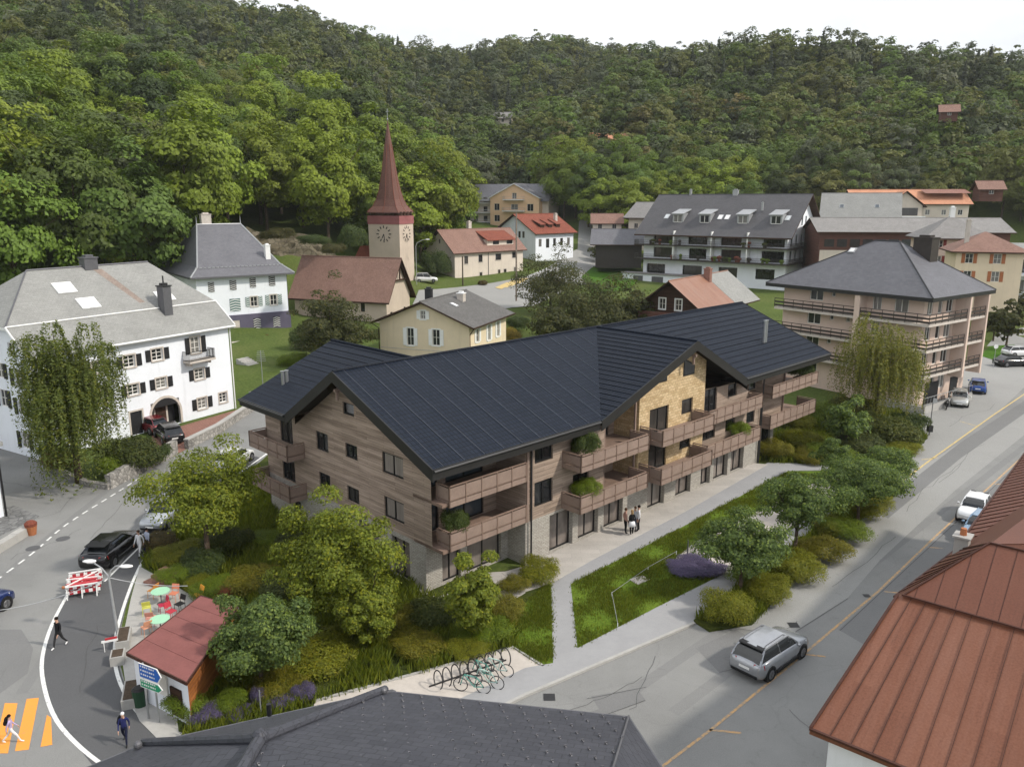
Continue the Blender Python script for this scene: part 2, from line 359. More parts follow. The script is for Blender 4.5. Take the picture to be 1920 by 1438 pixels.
K['brownwall'] = timber('brownwall', (.11, .05, .04), (.15, .07, .055), (.06, .03, .025), 3, .25)
K['white_wall'] = plaster('white_wall', (.80, .83, .88), .08); K['cream_wall'] = plaster('cream_wall', (.74, .62, .45), .1); K['pink_wall'] = plaster('pink_wall', (.66, .52, .44), .1)
K['pale_wall'] = plaster('pale_wall', (.66, .58, .50), .12); K['peach_wall'] = plaster('peach_wall', (.76, .52, .33), .08); K['church_wall'] = plaster('church_wall', (.54, .45, .37), .14)
K['violet_wall'] = plaster('violet_wall', (.115, .105, .15), .15); K['pinkband'] = plaster('pinkband', (.30, .115, .115), .25); K['grey_wall'] = plaster('grey_wall', (.40, .41, .42), .12)
K['rubble'] = None
K['stone_trim'] = plain('stone_trim', (.52, .47, .42), .85, .14, 2); K['white'] = plain('white', (.78, .78, .77), .55, .05, 2); K['black'] = plain('black', (.012, .012, .013), .5, .2, 2); K['shutter_dark'] = plain('shutter_dark', (.018, .018, .020), .6, .2, 3)
K['dark_metal'] = plain('dark_metal', (.03, .03, .032), .45, .15, 2, .5, .3); K['steel'] = plain('steel', (.42, .43, .44), .35, .1, 2, .5, .8); K['galv'] = plain('galv', (.38, .39, .40), .5, .1, 2, .5, .5); K['grey_metal'] = plain('grey_metal', (.12, .12, .13), .5, .15, 2, .4, .3)
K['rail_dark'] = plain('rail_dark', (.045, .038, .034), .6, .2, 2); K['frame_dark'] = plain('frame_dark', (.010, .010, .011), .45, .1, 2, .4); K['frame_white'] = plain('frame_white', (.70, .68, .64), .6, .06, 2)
K['glass'] = glassy('glass', (.014, .016, .018), curtain=(.07, .065, .06)); K['glass_car'] = glassy('glass_car', (.012, .014, .016), .04, .7); K['glass_house'] = glassy('glass_house', (.025, .027, .03), .1, curtain=(.30, .29, .27)); K['glass_curtain'] = glassy('glass_curtain', (.17, .145, .13), .12, .5, .35, curtain=(.34, .30, .27)); K['glass_sky'] = glassy('glass_sky', (.55, .58, .60), .12, .5, .1); K['glass_blue'] = glassy('glass_blue', (.06, .075, .09), .05, .7)
K['bark'] = plain('bark', (.075, .055, .04), .9, .35, 4, .15, bmp=.4); K['bark_pale'] = plain('bark_pale', (.22, .18, .15), .9, .35, 4, .15, bmp=.4)
K['leaf_a'] = leaf('leaf_a', (.18, .225, .028), .45); K['leaf_b'] = leaf('leaf_b', (.12, .18, .055), .5, .42, (1.9, 1.6, 1.1)); K['leaf_c'] = leaf('leaf_c', (.075, .085, .032), .45); K['leaf_forest'] = leaf('leaf_forest', (.10, .10, .10), .28, .3, (1.15, 1.12, .9)); K['leaf_stuff'] = leaf('leaf_stuff', (.10, .10, .10), .28, .3, (1.15, 1.12, .9), True)
K['leaf_willow'] = leaf('leaf_willow', (.105, .135, .038), .4, .35); K['leaf_bush'] = leaf('leaf_bush', (.155, .17, .02), .4, .3); K['lavender'] = leaf('lavender', (.10, .085, .185), .35, .2, (1.3, 1.2, 1.2)); K['blade'] = leaf('blade', (.15, .19, .025), .5, .35)
K['skin'] = plain('skin', (.50, .30, .22), .6, .05, 5); K['tyre'] = plain('tyre', (.014, .014, .014), .85, .2, 4); K['rim'] = plain('rim', (.22, .22, .23), .35, .1, 4, .5, .7)
def rubble(name, c1, c2, sc):
    m, nt, b = nodes(name); v = coord(nt, 'Object'); vo = N(nt, 'TexVoronoi'); vo.inputs['Scale'].default_value = sc; nt.links.new(v, vo.inputs['Vector'])
    ve = N(nt, 'TexVoronoi', feature='DISTANCE_TO_EDGE'); ve.inputs['Scale'].default_value = sc; nt.links.new(v, ve.inputs['Vector'])
    sp = N(nt, 'SeparateColor'); nt.links.new(vo.outputs['Color'], sp.inputs[0])
    col = ramp(nt, sp.outputs[0], [(.1, c1), (.9, c2)]); col = mix(nt, ramp(nt, ve.outputs[0], [(.0, (1, 1, 1)), (.09, (0, 0, 0))]), col, mul(c1, .4))
    col = mix(nt, .4, col, ramp(nt, noise(nt, v, .5, 5, .7), [(.3, mul(c1, .5)), (.7, mul(c2, 1.2))]))
    nt.links.new(col, b.inputs['Base Color']); spec(b, .95, .1); bump(nt, b, ve.outputs[0], .8, .15); return m
K['rubble'] = rubble('rubble', (.22, .21, .195), (.40, .38, .35), 2.6); K['rock'] = rubble('rock', (.10, .085, .055), (.20, .175, .13), .75); K['cobble'] = rubble('cobble', (.14, .14, .14), (.26, .26, .255), 2.2)
def paint(name, c, rough=.28, metal=.25):
    m, nt, b = nodes(name); v = coord(nt, 'Object'); nt.links.new(ramp(nt, noise(nt, v, 2.5, 4), [(.3, mul(c, .93)), (.7, mul(c, 1.05))]), b.inputs['Base Color'])
    spec(b, rough, .5, metal); b.inputs['Coat Weight'].default_value = .5; b.inputs['Coat Roughness'].default_value = .08; return m
# ---------------------------------------------------------------- terrain
PROF = [(-500, [(100, 0), (125, 3), (160, 14), (250, 52), (400, 122), (600, 200)]),
        (0, [(108, 0), (130, 3), (150, 9), (250, 38), (350, 75), (500, 135), (640, 180)]),
        (400, [(118, .3), (140, 4), (155, 11), (250, 32), (350, 62), (500, 114), (640, 150)]),
        (560, [(118, .5), (150, 2), (160, 9), (250, 31), (350, 60), (500, 112), (640, 122)]),
        (680, [(120, .5), (165, 3), (180, 9), (250, 29), (350, 56), (500, 100), (640, 112)]),
        (850, [(120, 0), (170, 2.6), (200, 4.5), (240, 11), (280, 14), (350, 40), (500, 92), (640, 114)]),
        (960, [(120, 0), (185, 3), (225, 7), (270, 12), (330, 22), (400, 48), (540, 106), (650, 112)]),
        (1060, [(130, 0), (200, 2.4), (230, 6), (262, 13), (285, 16), (330, 40), (370, 46), (430, 54), (560, 112), (650, 114)]),
        (1150, [(150, 0), (200, 2), (240, 5), (264, 14), (300, 24), (380, 66), (430, 78), (560, 104), (650, 104)]),
        (1400, [(150, 0), (200, 2), (242, 4), (266, 13), (288, 17), (340, 41), (430, 82), (520, 86), (650, 86)]),
        (1700, [(150, 0), (220, 3), (260, 7), (300, 19), (350, 43), (430, 75), (520, 80), (650, 80)]),
        (1920, [(150, 0), (220, 3), (260, 7), (300, 18), (350, 40), (430, 66), (520, 72), (650, 72)]),
        (2500, [(150, 0), (220, 3), (260, 7), (300, 18), (350, 40), (430, 66), (520, 72), (650, 72)])]
PC = [p[0] for p in PROF]; RR = np.arange(0, 701, 5.0); TAB = np.array([np.interp(RR, [0]+[a for a, _ in p[1]], [0]+[b for _, b in p[1]]) for p in PROF])
for _ in range(2):
    TAB[:, 1:-1] = np.where(TAB[:, 1:-1] > .01, (TAB[:, :-2]+2*TAB[:, 1:-1]+TAB[:, 2:])/4, TAB[:, 1:-1])
TAB[:, :20] = 0
def hz(x, y):
    if y < 20: return 0.0
    r = min(hypot(x, y), 698.0); c = min(max(pxcol(x, y), -500), 2500)
    i = min(max(int(np.searchsorted(PC, c))-1, 0), len(PC)-2); f = (c-PC[i])/(PC[i+1]-PC[i]); f = f*f*(3-2*f)
    k = r/5; j = int(k); g = k-j; a = TAB[i, j]*(1-g)+TAB[i, j+1]*g; b = TAB[i+1, j]*(1-g)+TAB[i+1, j+1]*g
    z = a*(1-f)+b*f
    if z > 14: z += min((z-14)/20, 1)*(2.2*sin(x*.05+1)+2.0*sin(y*.043+x*.021)+1.2*sin(x*.11+y*.09))
    return z
gx = np.concatenate([np.arange(-740, -420, 40), np.arange(-420, 481, 6.0), np.arange(500, 741, 40)]); gy = np.concatenate([np.arange(-120, 20, 20), np.arange(20, 651, 6.0), np.arange(670, 801, 30)])
def hzx(x, y): return hz(x, y) if hypot(x, y) < 690 else hz(x*690/hypot(x, y), y*690/hypot(x, y))
vs = [(float(x), float(y), hzx(x, y)) for y in gy for x in gx]; nx = len(gx)
fs = [(j*nx+i, j*nx+i+1, (j+1)*nx+i+1, (j+1)*nx+i) for j in range(len(gy)-1) for i in range(nx-1)]
me = bpy.data.meshes.new('ground'); me.from_pydata(vs, [], fs); me.materials.append(K['ground']); me.polygons.foreach_set('use_smooth', [True]*len(fs))
go = bpy.data.objects.new('ground', me); COL.objects.link(go); tag(go, kind='structure')
def inpoly(x, y, P):
    c = False; j = len(P)-1
    for i in range(len(P)):
        if (P[i][1] > y) != (P[j][1] > y) and x < (P[j][0]-P[i][0])*(y-P[i][1])/(P[j][1]-P[i][1])+P[i][0]: c = not c
        j = i
    return c
def smooth(pts, n=4, closed=False):
    out = []; m = len(pts)
    for i in range(m if closed else m-1):
        p0 = pts[(i-1) % m] if closed or i else pts[0]; p1 = pts[i]; p2 = pts[(i+1) % m]; p3 = pts[(i+2) % m] if closed or i+2 < m else pts[-1]
        for k in range(n):
            t = k/n; out.append(tuple(.5*(2*p1[a]+(p2[a]-p0[a])*t+(2*p0[a]-5*p1[a]+4*p2[a]-p3[a])*t*t+(3*p1[a]-p0[a]-3*p2[a]+p3[a])*t**3) for a in (0, 1)))
    if not closed: out.append(tuple(pts[-1][:2]))
    return out
def ground_poly(px, z=0): return [G(a, b, z)[:2] for a, b in px]
def sheet(name, pts, z, mat, kind='structure', th=None):
    """a flat sheet (or, with th, a raised slab with edges) on the ground"""
    bm = bmesh.new(); vs = [bm.verts.new((p[0], p[1], z)) for p in pts]; bm.faces.new(vs); bmesh.ops.triangulate(bm, faces=bm.faces[:])
    bmesh.ops.recalc_face_normals(bm, faces=bm.faces[:])
    if bm.faces[0].normal.z < 0: bmesh.ops.reverse_faces(bm, faces=bm.faces[:])
    for f in bm.faces:
        if f.normal.z < 0: f.normal_flip()
    if th:
        es = [e for e in bm.edges if e.is_boundary]; r = bmesh.ops.extrude_edge_only(bm, edges=es)
        for v in r['geom']:
            if isinstance(v, bmesh.types.BMVert): v.co.z -= th
        bmesh.ops.recalc_face_normals(bm, faces=bm.faces[:])
    uvl = bm.loops.layers.uv.new('UVMap')
    for f in bm.faces:
        for l in f.loops: l[uvl].uv = l.vert.co.xy
    me = bpy.data.meshes.new(name); bm.to_mesh(me); bm.free(); me.materials.append(mat)
    o = bpy.data.objects.new(name, me); COL.objects.link(o); return tag(o, kind=kind)
def strip(name, pts, w, z, mat, th=None, drape=False, kind='structure', dash=None):
    """a band of width w following a line; dash = (on, off)"""
    m = MB(); P = [Vector(p[:2]) for p in pts]; seg = []
    if dash:
        acc = 0
        for i in range(len(P)-1):
            L = (P[i+1]-P[i]).length; d = (P[i+1]-P[i])/L; s = 0
            while s < L:
                ph = (acc+s) % (dash[0]+dash[1]); st = min((dash[0]-ph) if ph < dash[0] else (dash[0]+dash[1]-ph), L-s)
                if ph < dash[0]: seg.append((P[i]+d*s, P[i]+d*(s+st)))
                s += max(st, 1e-3)
            acc += L
        for a, b in seg:
            d = (b-a).normalized(); n = Vector((-d.y, d.x))*w/2
            m.face([(*(a-n), z), (*(b-n), z), (*(b+n), z), (*(a+n), z)])
    else:
        L = []; R = []
        for i, p in enumerate(P):
            d = (P[min(i+1, len(P)-1)]-P[max(i-1, 0)]).normalized(); n = Vector((-d.y, d.x))*w/2; L.append(p+n); R.append(p-n)
        h = (lambda q: z+hz(*q)) if drape else (lambda q: z)
        for i in range(len(P)-1):
            if th:
                m.hexa([(*R[i], z-th), (*R[i+1], z-th), (*L[i+1], z-th), (*L[i], z-th), (*R[i], z), (*R[i+1], z), (*L[i+1], z), (*L[i], z)])
            else: m.face([(*R[i], h(R[i])), (*R[i+1], h(R[i+1])), (*L[i+1], h(L[i+1])), (*L[i], h(L[i]))])
    return tag(m.build(name, mat), kind=kind)
gp = ground_poly
def GT(px, py):
    """the terrain point seen at a reference pixel"""
    z = 0.0
    for _ in range(40):
        q = G(px, py, z); z = z*.5+.5*min(hz(q[0], q[1]), CAMH-2)
    q = G(px, py, z); return (q[0], q[1], z)
def drape_sheet(name, px, mat, off=.12, step=4.0):
    from mathutils.geometry import tessellate_polygon
    P = [GT(a, b)[:2] for a, b in px]; m = MB()
    for tri in tessellate_polygon([[Vector((*q, 0)) for q in P]]):
        T = [P[i] for i in tri]
        if (T[1][0]-T[0][0])*(T[2][1]-T[0][1])-(T[1][1]-T[0][1])*(T[2][0]-T[0][0]) < 0: T = T[::-1]
        x0, x1 = min(p[0] for p in T), max(p[0] for p in T); y0, y1 = min(p[1] for p in T), max(p[1] for p in T)
        for j in range(int(y0//step), int(y1//step)+1):
            for i in range(int(x0//step), int(x1//step)+1):
                c = clip([(i*step, j*step), (i*step+step, j*step), (i*step+step, j*step+step), (i*step, j*step+step)], T)
                if len(c) >= 3: m.face([(a, b, hz(a, b)+off) for a, b in c])
    return tag(m.build(name, mat), kind='structure')
# --- left street and forecourt
sheet('street', gp([(-700, 1600), (520, 1600), (440, 1438), (300, 1372), (238, 1295), (218, 1215), (243, 1110), (270, 1040), (330, 985), (478, 872), (520, 845), (600, 790), (640, 745), (560, 735), (480, 762), (340, 848), (205, 915), (150, 905), (95, 872), (72, 858), (-20, 822), (-700, 760)]), .004, K['asphalt'])
sheet('street_repair', smooth(gp([(128, 1112), (97, 1170), (80, 1230), (84, 1290), (105, 1350), (150, 1405), (230, 1470), (420, 1438), (300, 1372), (240, 1295), (221, 1215), (246, 1112), (300, 1012), (478, 872), (462, 862), (330, 955), (262, 1000), (232, 1048), (200, 1085)]), 3, True), .008, K['asphalt_new'])
sheet('street_patch', gp([(-30, 1180), (40, 1180), (62, 1215), (52, 1262), (0, 1300), (-60, 1310)]), .008, K['asphalt_mid'])
strip('white_road_line', smooth(gp([(128, 1112), (97, 1172), (79, 1235), (84, 1292), (106, 1350), (152, 1402), (215, 1450)])), .17, .012, K['white_line'])
strip('white_kerb_line', smooth(gp([(268, 1050), (247, 1095), (225, 1160), (215, 1215), (221, 1268), (250, 1325), (300, 1372), (345, 1400)])), .16, .012, K['white_line'])
strip('dashed_road_line', smooth(gp([(-10, 1090), (60, 1038), (125, 983), (215, 926), (262, 896)])), .13, .012, K['white_line'], dash=(.62, .5))
strip('parking_line', gp([(196, 1090), (262, 1025), (305, 990), (360, 950), (470, 872), (520, 838)]), .12, .012, K['white_line'])
for a, b in (((262, 1002), (288, 1003)), ((252, 1014), (266, 1001)), ((449, 857), (470, 862)), ((470, 872), (500, 850))): strip('parking_bay_line', gp([a, b]), .1, .013, K['white_line'])
for a, b, c, d in (((9, 1318), (33, 1318), (15, 1412), (-12, 1412)), ((50, 1310), (73, 1308), (54, 1405), (28, 1408)), ((88, 1340), (96, 1345), (98, 1396), (76, 1400)), ((-36, 1325), (-10, 1322), (-34, 1424), (-62, 1424))):
    sheet('zebra_stripe', gp([a, b, c, d]), .012, K['zebra'])
drape = None
sheet('cobbled_apron', gp([(-200, 965), (0, 952), (28, 948), (75, 968), (10, 1000), (-200, 1095)]), .009, K['cobble'])
for q in ((118, 1010), (150, 1108), (62, 1028)):
    c = G(*q); o = sheet('manhole', [(c[0]+.42*cos(i*pi/8), c[1]+.42*sin(i*pi/8)) for i in range(16)], .013, K['asphalt_new'])
sheet('terrace', gp([(262, 1062), (352, 1112), (450, 1140), (330, 1330), (238, 1300), (226, 1215), (246, 1120)]), .02, K['concrete'], th=.06)
sheet('kerb_pavement', gp([(238, 1300), (330, 1330), (335, 1372), (420, 1400), (330, 1420), (262, 1352)]), .03, K['concrete'], th=.08)
sheet('brick_forecourt', gp([(285, 815), (445, 768), (475, 762), (350, 842), (280, 880)]), .012, K['tile_pinkish'])
# --- main street
sheet('main_street', gp([(560, 1620), (700, 1438), (985, 1300), (1300, 1165), (1400, 1120), (1560, 1010), (1680, 925), (1745, 830), (1700, 790), (1690, 768), (1845, 668), (1930, 622), (2600, 430), (2900, 640), (2500, 900), (1990, 1620)]), .004, K['asphalt'])
sheet('street_lane', gp([(1300, 1168), (1560, 1012), (1720, 880), (1935, 745), (1990, 760), (1790, 920), (1650, 1050), (1590, 1120), (1480, 1190)]), .008, K['asphalt_light'])
sheet('street_bay', gp([(1572, 1180), (1650, 1110), (1880, 895), (1990, 800), (2050, 830), (1800, 1080), (1630, 1214)]), .008, K['asphalt_mid'])
sheet('street_band', gp([(1640, 955), (1800, 830), (1935, 742), (1960, 748), (1800, 860), (1665, 972)]), .009, K['asphalt_mid'])
for iP, P in enumerate(([(1108, 1305), (1195, 1290), (1210, 1312), (1130, 1340)], [(1085, 1340), (1140, 1325), (1180, 1360), (1120, 1370)], [(1010, 1380), (1120, 1330), (1140, 1360), (1050, 1400)], [(1305, 1215), (1380, 1180), (1440, 1215), (1350, 1262)])): sheet('street_patch', gp(P), .0086+.0011*iP, K['asphalt_mid'])
strip('orange_road_line', gp([(1240, 1438), (1330, 1370), (1490, 1240), (1645, 1110), (1760, 1000), (1880, 890), (1990, 790)]), .12, .014, K['orange_line'])
for a, b in (((1505, 1226), (1548, 1231)), ((1658, 1109), (1690, 1112)), ((1740, 1026), (1768, 1028)), ((1800, 970), (1830, 971)), ((1865, 908), (1890, 908)), ((1330, 1368), (1390, 1374))): strip('orange_bay_line', gp([a, b]), .12, .014, K['orange_line'])
strip('yellow_road_line', gp([(1648, 935), (1745, 862), (1860, 780), (1990, 692)]), .14, .014, K['yellow_line'])
for a, b in (((1728, 862), (1758, 858)), ((1800, 790), (1835, 800))): strip('yellow_bay_line', gp([a, b]), .1, .014, K['yellow_line'])
def kerbed(name, px, mat, z=.12): return sheet(name, gp(px), z, mat, th=z+.02)
kerbed('pavement', [(560, 1560), (780, 1352), (985, 1255), (1037, 1246), (1083, 1218), (1230, 1142), (1370, 1072), (1500, 985), (1545, 945), (1570, 950), (1520, 1000), (1420, 1076), (1300, 1168), (985, 1302), (700, 1440), (640, 1580)], K['path'], .10)
strip('kerbstone', gp([(650, 1470), (985, 1305), (1302, 1170)]), .16, .115, K['concrete'], th=.13)
sheet('parking_forecourt', gp([(1660, 925), (1745, 812), (1690, 768), (1845, 668), (1935, 618), (1990, 660), (1880, 765)]), .008, K['asphalt_light'])
kerbed('walkway', [(1037, 1245), (1033, 1090), (1110, 1052), (1270, 968), (1440, 868), (1560, 872), (1558, 882), (1478, 884), (1400, 925), (1230, 1015), (1070, 1096), (1083, 1218)], K['path'], .06)
kerbed('door_terrace', [(985, 1062), (940, 1075), (985, 1110), (1040, 1092), (1110, 1052), (1290, 958), (1440, 872), (1400, 868), (1200, 960)], K['paving'], .065)
kerbed('gable_terrace', [(700, 1060), (820, 1122), (905, 1075), (985, 1070), (985, 1112), (920, 1150), (850, 1150), (740, 1100)], K['paving'], .05)
kerbed('garden_paving', [(1262, 1052), (1300, 1020), (1440, 950), (1560, 890), (1600, 905), (1500, 975), (1370, 1072), (1330, 1085)], K['palepave'], .07)
kerbed('lawn', [(1070, 1096), (1083, 1218), (1230, 1142), (1366, 1072), (1270, 1050), (1300, 1020), (1440, 950), (1540, 895), (1540, 884), (1478, 884), (1400, 925), (1230, 1015)], K['lawn'], .05)
kerbed('lawn_corner', [(965, 1150), (1033, 1090), (1037, 1245), (1018, 1252), (962, 1215)], K['lawn'], .05)
kerbed('lawn_far', [(1540, 884), (1640, 884), (1600, 905), (1540, 897)], K['lawn'], .05)
kerbed('bicycle_yard', [(590, 1318), (962, 1216), (1018, 1252), (985, 1262), (780, 1356), (560, 1438)], K['palepave'], .045)
strip('edging', gp([(590, 1316), (962, 1215), (1019, 1251)]), .14, .10, K['concrete'], th=.1)
sheet('planting_bed', gp([(478, 875), (560, 800), (700, 860), (820, 1100), (985, 1060), (1033, 1090), (965, 1150), (962, 1215), (590, 1318), (440, 1430), (330, 1400), (335, 1372), (450, 1150), (350, 1112), (265, 1060), (270, 1040), (330, 985)]), .015, K['meadow'])
sheet('planting_strip', gp([(1300, 1166), (1420, 1076), (1520, 1000), (1570, 950), (1640, 905), (1685, 925), (1560, 1010), (1410, 1172), (1330, 1185)]), .125, K['meadow'], th=.13)
sheet('planting_far', gp([(1420, 868), (1560, 872), (1650, 890), (1740, 822), (1690, 770), (1560, 770), (1450, 800)]), .016, K['meadow'])
for q, s in (((1488, 1172), .5), ((1030, 1307), .5), ((1625, 1117), .35)):
    c = G(*q); sheet('drain_cover', [(c[0]-s/2, c[1]-s/2), (c[0]+s/2, c[1]-s/2), (c[0]+s/2, c[1]+s/2), (c[0]-s/2, c[1]+s/2)], .024, K['dark_metal'])
kerbed('lawn_slab', [(1180, 1088), (1203, 1080), (1219, 1088), (1196, 1098)], K['palepave'], .075)
# --- beyond the new block
sheet('green_slope', gp([(440, 650), (560, 625), (600, 690), (560, 738), (470, 740), (436, 730)]), .03, K['greenlawn'])
sheet('house_terrace', gp([(425, 640), (560, 610), (565, 628), (436, 656)]), 1.06, K['palepave'], th=1.1)
sheet('garden_lawn', gp([(880, 640), (1010, 600), (1240, 600), (1200, 660), (900, 690)]), .03, K['greenlawn'])
drape_sheet('village_street', [(770, 580), (785, 545), (900, 535), (985, 520), (1060, 480), (1120, 470), (1200, 478), (1195, 495), (1100, 500), (1070, 540), (1000, 575), (860, 590)], K['asphalt_light'])
drape_sheet('village_lane', [(1062, 482), (1080, 440), (1092, 405), (1112, 403), (1108, 440), (1115, 480)], K['asphalt_light'])
drape_sheet('village_lawn', [(1090, 520), (1110, 503), (1190, 503), (1200, 520), (1180, 545), (1110, 550)], K['greenlawn'], .2)
for i in range(4): drape_sheet('village_crossing', [(928+i*10, 541-i*3), (940+i*10, 544-i*3), (962+i*10, 533-i*3), (950+i*10, 531-i*3)], K['yellow_line'], .2)
drape_sheet('side_street', [(1850, 650), (1870, 625), (1990, 600), (1990, 640)], K['asphalt_light'], .05)
sheet('roadside_lawn', gp([(1840, 668), (1870, 632), (1905, 645), (1862, 675)]), .03, K['greenlawn'])

# wear on the roads: faint tyre bands, joints and meandering cracks
K['wear'] = asphalt('wear', (.20, .20, .196), .12); K['crack'] = plain('crack', (.07, .07, .07), .95, .2, 3)
for a, b in (((1180, 1300), (1935, 772)), ((1262, 1336), (1965, 803))): strip('tyre_band', gp([a, ((a[0]+b[0])/2+4, (a[1]+b[1])/2+3), b]), .55, .0065, K['wear'])
for a, b in (((40, 1300), (330, 880)), ((-60, 1140), (225, 900))): strip('tyre_band', gp([a, ((a[0]+b[0])/2-8, (a[1]+b[1])/2), b]), .5, .006, K['wear'])
rc = random.Random(12)
for (x, y), (dx, dy), n in (((1010, 1360), (16, -7), 14), ((1180, 1330), (6, -10), 9), ((1350, 1260), (13, -9), 12), ((1620, 1250), (10, -11), 10), ((1700, 960), (11, -9), 10), ((1560, 1100), (14, -12), 9), ((20, 1050), (13, -8), 9), ((60, 980), (12, -9), 8), ((150, 1300), (5, -14), 9), ((170, 1010), (10, -8), 8), ((1480, 1330), (9, 6), 8), ((1760, 905), (10, -7), 8), ((0, 900), (14, 2), 8), ((1780, 800), (12, -6), 7)):
    P = [(x, y)]
    for k in range(n): P.append((P[-1][0]+dx+rc.uniform(-7, 7), P[-1][1]+dy+rc.uniform(-6, 6)))
    strip('road_crack', gp(P), .022, .0155, K['crack'])
for P in ([(1575, 1182), (1650, 1112), (1885, 893)], [(1310, 1168), (1480, 1192), (1590, 1122)], [(1100, 1310), (1212, 1288)], [(1130, 1342), (1210, 1313)], [(262, 1002), (215, 1052)]): strip('road_joint', gp(P), .03, .0156, K['crack'])
# ---------------------------------------------------------------- the new apartment block
MAINROT = radians(90-45.4)
AX, AY = -4.711, 40.73
main = thing('apartment_building', 'new timber clad apartment block with navy blue roof and one yellow shingled gable', 'building', (AX, AY, 0), MAINROT)
def mw(u, v, z=0):
    c, s = cos(MAINROT), sin(MAINROT); return (AX+c*u-s*v, AY+s*u+c*v, z)
zN = lambda v: 8+(v+2.4)*.415
zB = lambda v: 11.65-(v-6.4)*.634
zW = lambda u: 8.05+(u+1.2)*.43
zXW = lambda u: 11.65-(22-u)*.36
zXE = lambda u: 11.65-(u-22)*.52
# roofs
m = MB(); TH = .32
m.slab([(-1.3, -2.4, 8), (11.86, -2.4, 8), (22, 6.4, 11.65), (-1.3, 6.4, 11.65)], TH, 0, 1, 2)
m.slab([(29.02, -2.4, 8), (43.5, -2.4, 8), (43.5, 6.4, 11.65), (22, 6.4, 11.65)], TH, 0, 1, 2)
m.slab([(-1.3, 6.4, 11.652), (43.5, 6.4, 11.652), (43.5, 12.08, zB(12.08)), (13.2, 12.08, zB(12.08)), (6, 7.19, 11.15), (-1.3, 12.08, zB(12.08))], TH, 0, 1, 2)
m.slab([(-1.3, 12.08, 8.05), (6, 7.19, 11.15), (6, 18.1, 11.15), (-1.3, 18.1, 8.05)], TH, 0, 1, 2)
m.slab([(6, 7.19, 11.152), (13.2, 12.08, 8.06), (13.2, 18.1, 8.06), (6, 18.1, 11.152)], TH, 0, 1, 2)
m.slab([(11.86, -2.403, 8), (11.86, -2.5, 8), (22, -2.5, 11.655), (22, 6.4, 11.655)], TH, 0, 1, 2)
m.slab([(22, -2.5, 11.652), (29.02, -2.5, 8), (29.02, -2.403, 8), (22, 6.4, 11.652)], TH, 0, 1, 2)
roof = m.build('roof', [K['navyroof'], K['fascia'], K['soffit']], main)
# deep eaves boxes, gutters, raised seams and ridge caps
m = MB()
for u0, u1 in ((-1.3, 11.8), (29.1, 43.5)): m.box(u0, -2.46, 7.42, u1, -2.40, 7.99)
m.box(-1.36, -2.4, 7.42, -1.302, -2.3, 8)
m.hexa([(-1.37, -2.46, 7.35), (-1.303, -2.46, 7.35), (-1.303, 6.4, 11.05), (-1.37, 6.4, 11.05), (-1.37, -2.46, 8.02), (-1.303, -2.46, 8.02), (-1.303, 6.4, 11.69), (-1.37, 6.4, 11.69)])
m.hexa([(-1.37, 6.4, 11.05), (-1.303, 6.4, 11.05), (-1.303, 12.1, 7.42), (-1.37, 12.1, 7.42), (-1.37, 6.4, 11.69), (-1.303, 6.4, 11.69), (-1.303, 12.1, 8.08), (-1.37, 12.1, 8.08)])
m.box(-1.38, 12.1, 7.6, -1.303, 18.1, 8.07)
m.hexa([(11.8, -2.57, 7.35), (22, -2.57, 11.02), (22, -2.503, 11.02), (11.8, -2.503, 7.35), (11.8, -2.57, 8.0), (22, -2.57, 11.68), (22, -2.503, 11.68), (11.8, -2.503, 8.0)])
m.hexa([(22, -2.57, 11.02), (29.05, -2.57, 7.35), (29.05, -2.503, 7.35), (22, -2.503, 11.02), (22, -2.57, 11.68), (29.05, -2.57, 8.0), (29.05, -2.503, 8.0), (22, -2.503, 11.68)])
m.hexa([(43.503, -2.46, 7.42), (43.57, -2.46, 7.42), (43.57, 6.4, 11.1), (43.503, 6.4, 11.1), (43.503, -2.46, 8.02), (43.57, -2.46, 8.02), (43.57, 6.4, 11.68), (43.503, 6.4, 11.68)])
m.each('fascia_board', K['fascia'], main)
m = MB()   # soffits between eaves board and wall
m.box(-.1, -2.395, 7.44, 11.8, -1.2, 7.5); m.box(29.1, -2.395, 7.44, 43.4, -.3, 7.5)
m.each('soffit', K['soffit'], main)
m = MB(); k = 0
u = -.6
while u < 21.5:
    v1 = 6.38; v0 = -2.38 if u < 11.86 else -2.4+(u-11.86)/(22-11.86)*8.8
    if v1-v0 > .3: m.bar((u, v0, zN(v0)+.015), (u, v1, zN(v1)+.015), .035, .035)
    u += 1.42
m.build('roof_seam', K['navyseam'], main)
m = MB()
for u in np.arange(-.9, 5.9, .55): m.bar((u, 12.08-(u+1.3)*4.89/7.3+.1, zW(u)+.012), (u, 18.05, zW(u)+.012), .07, .03)
for u in np.arange(22.5, 29, .5):
    m.bar((u, -2.45, zXE(u)+.02), (u, 6.4-(u-22)*8.8/7.02, zXE(u)+.02), .06, .03)
for u in np.arange(12.4, 21.8, .5): m.bar((u, -2.45, zXW(u)+.012), (u, 6.4-(22-u)*8.8/10.14, zXW(u)+.012), .06, .03)
for v in np.arange(-1.9, 6.2, .62): m.bar((22+(6.4-v)*7.02/8.8+.1, v, zN(v)+.012), (43.5, v, zN(v)+.012), .06, .03)
m.build('roof_course', K['navyline'], main)
m = MB(); m.tube([(-1.3, 6.4, 11.68), (43.5, 6.4, 11.68)], .09, 6); m.tube([(6, 7.2, 11.18), (6, 18.1, 11.18)], .09, 6); m.tube([(22, -2.5, 11.68), (22, 6.3, 11.68)], .09, 6); m.build('ridge_cap', K['navyroof'], main)
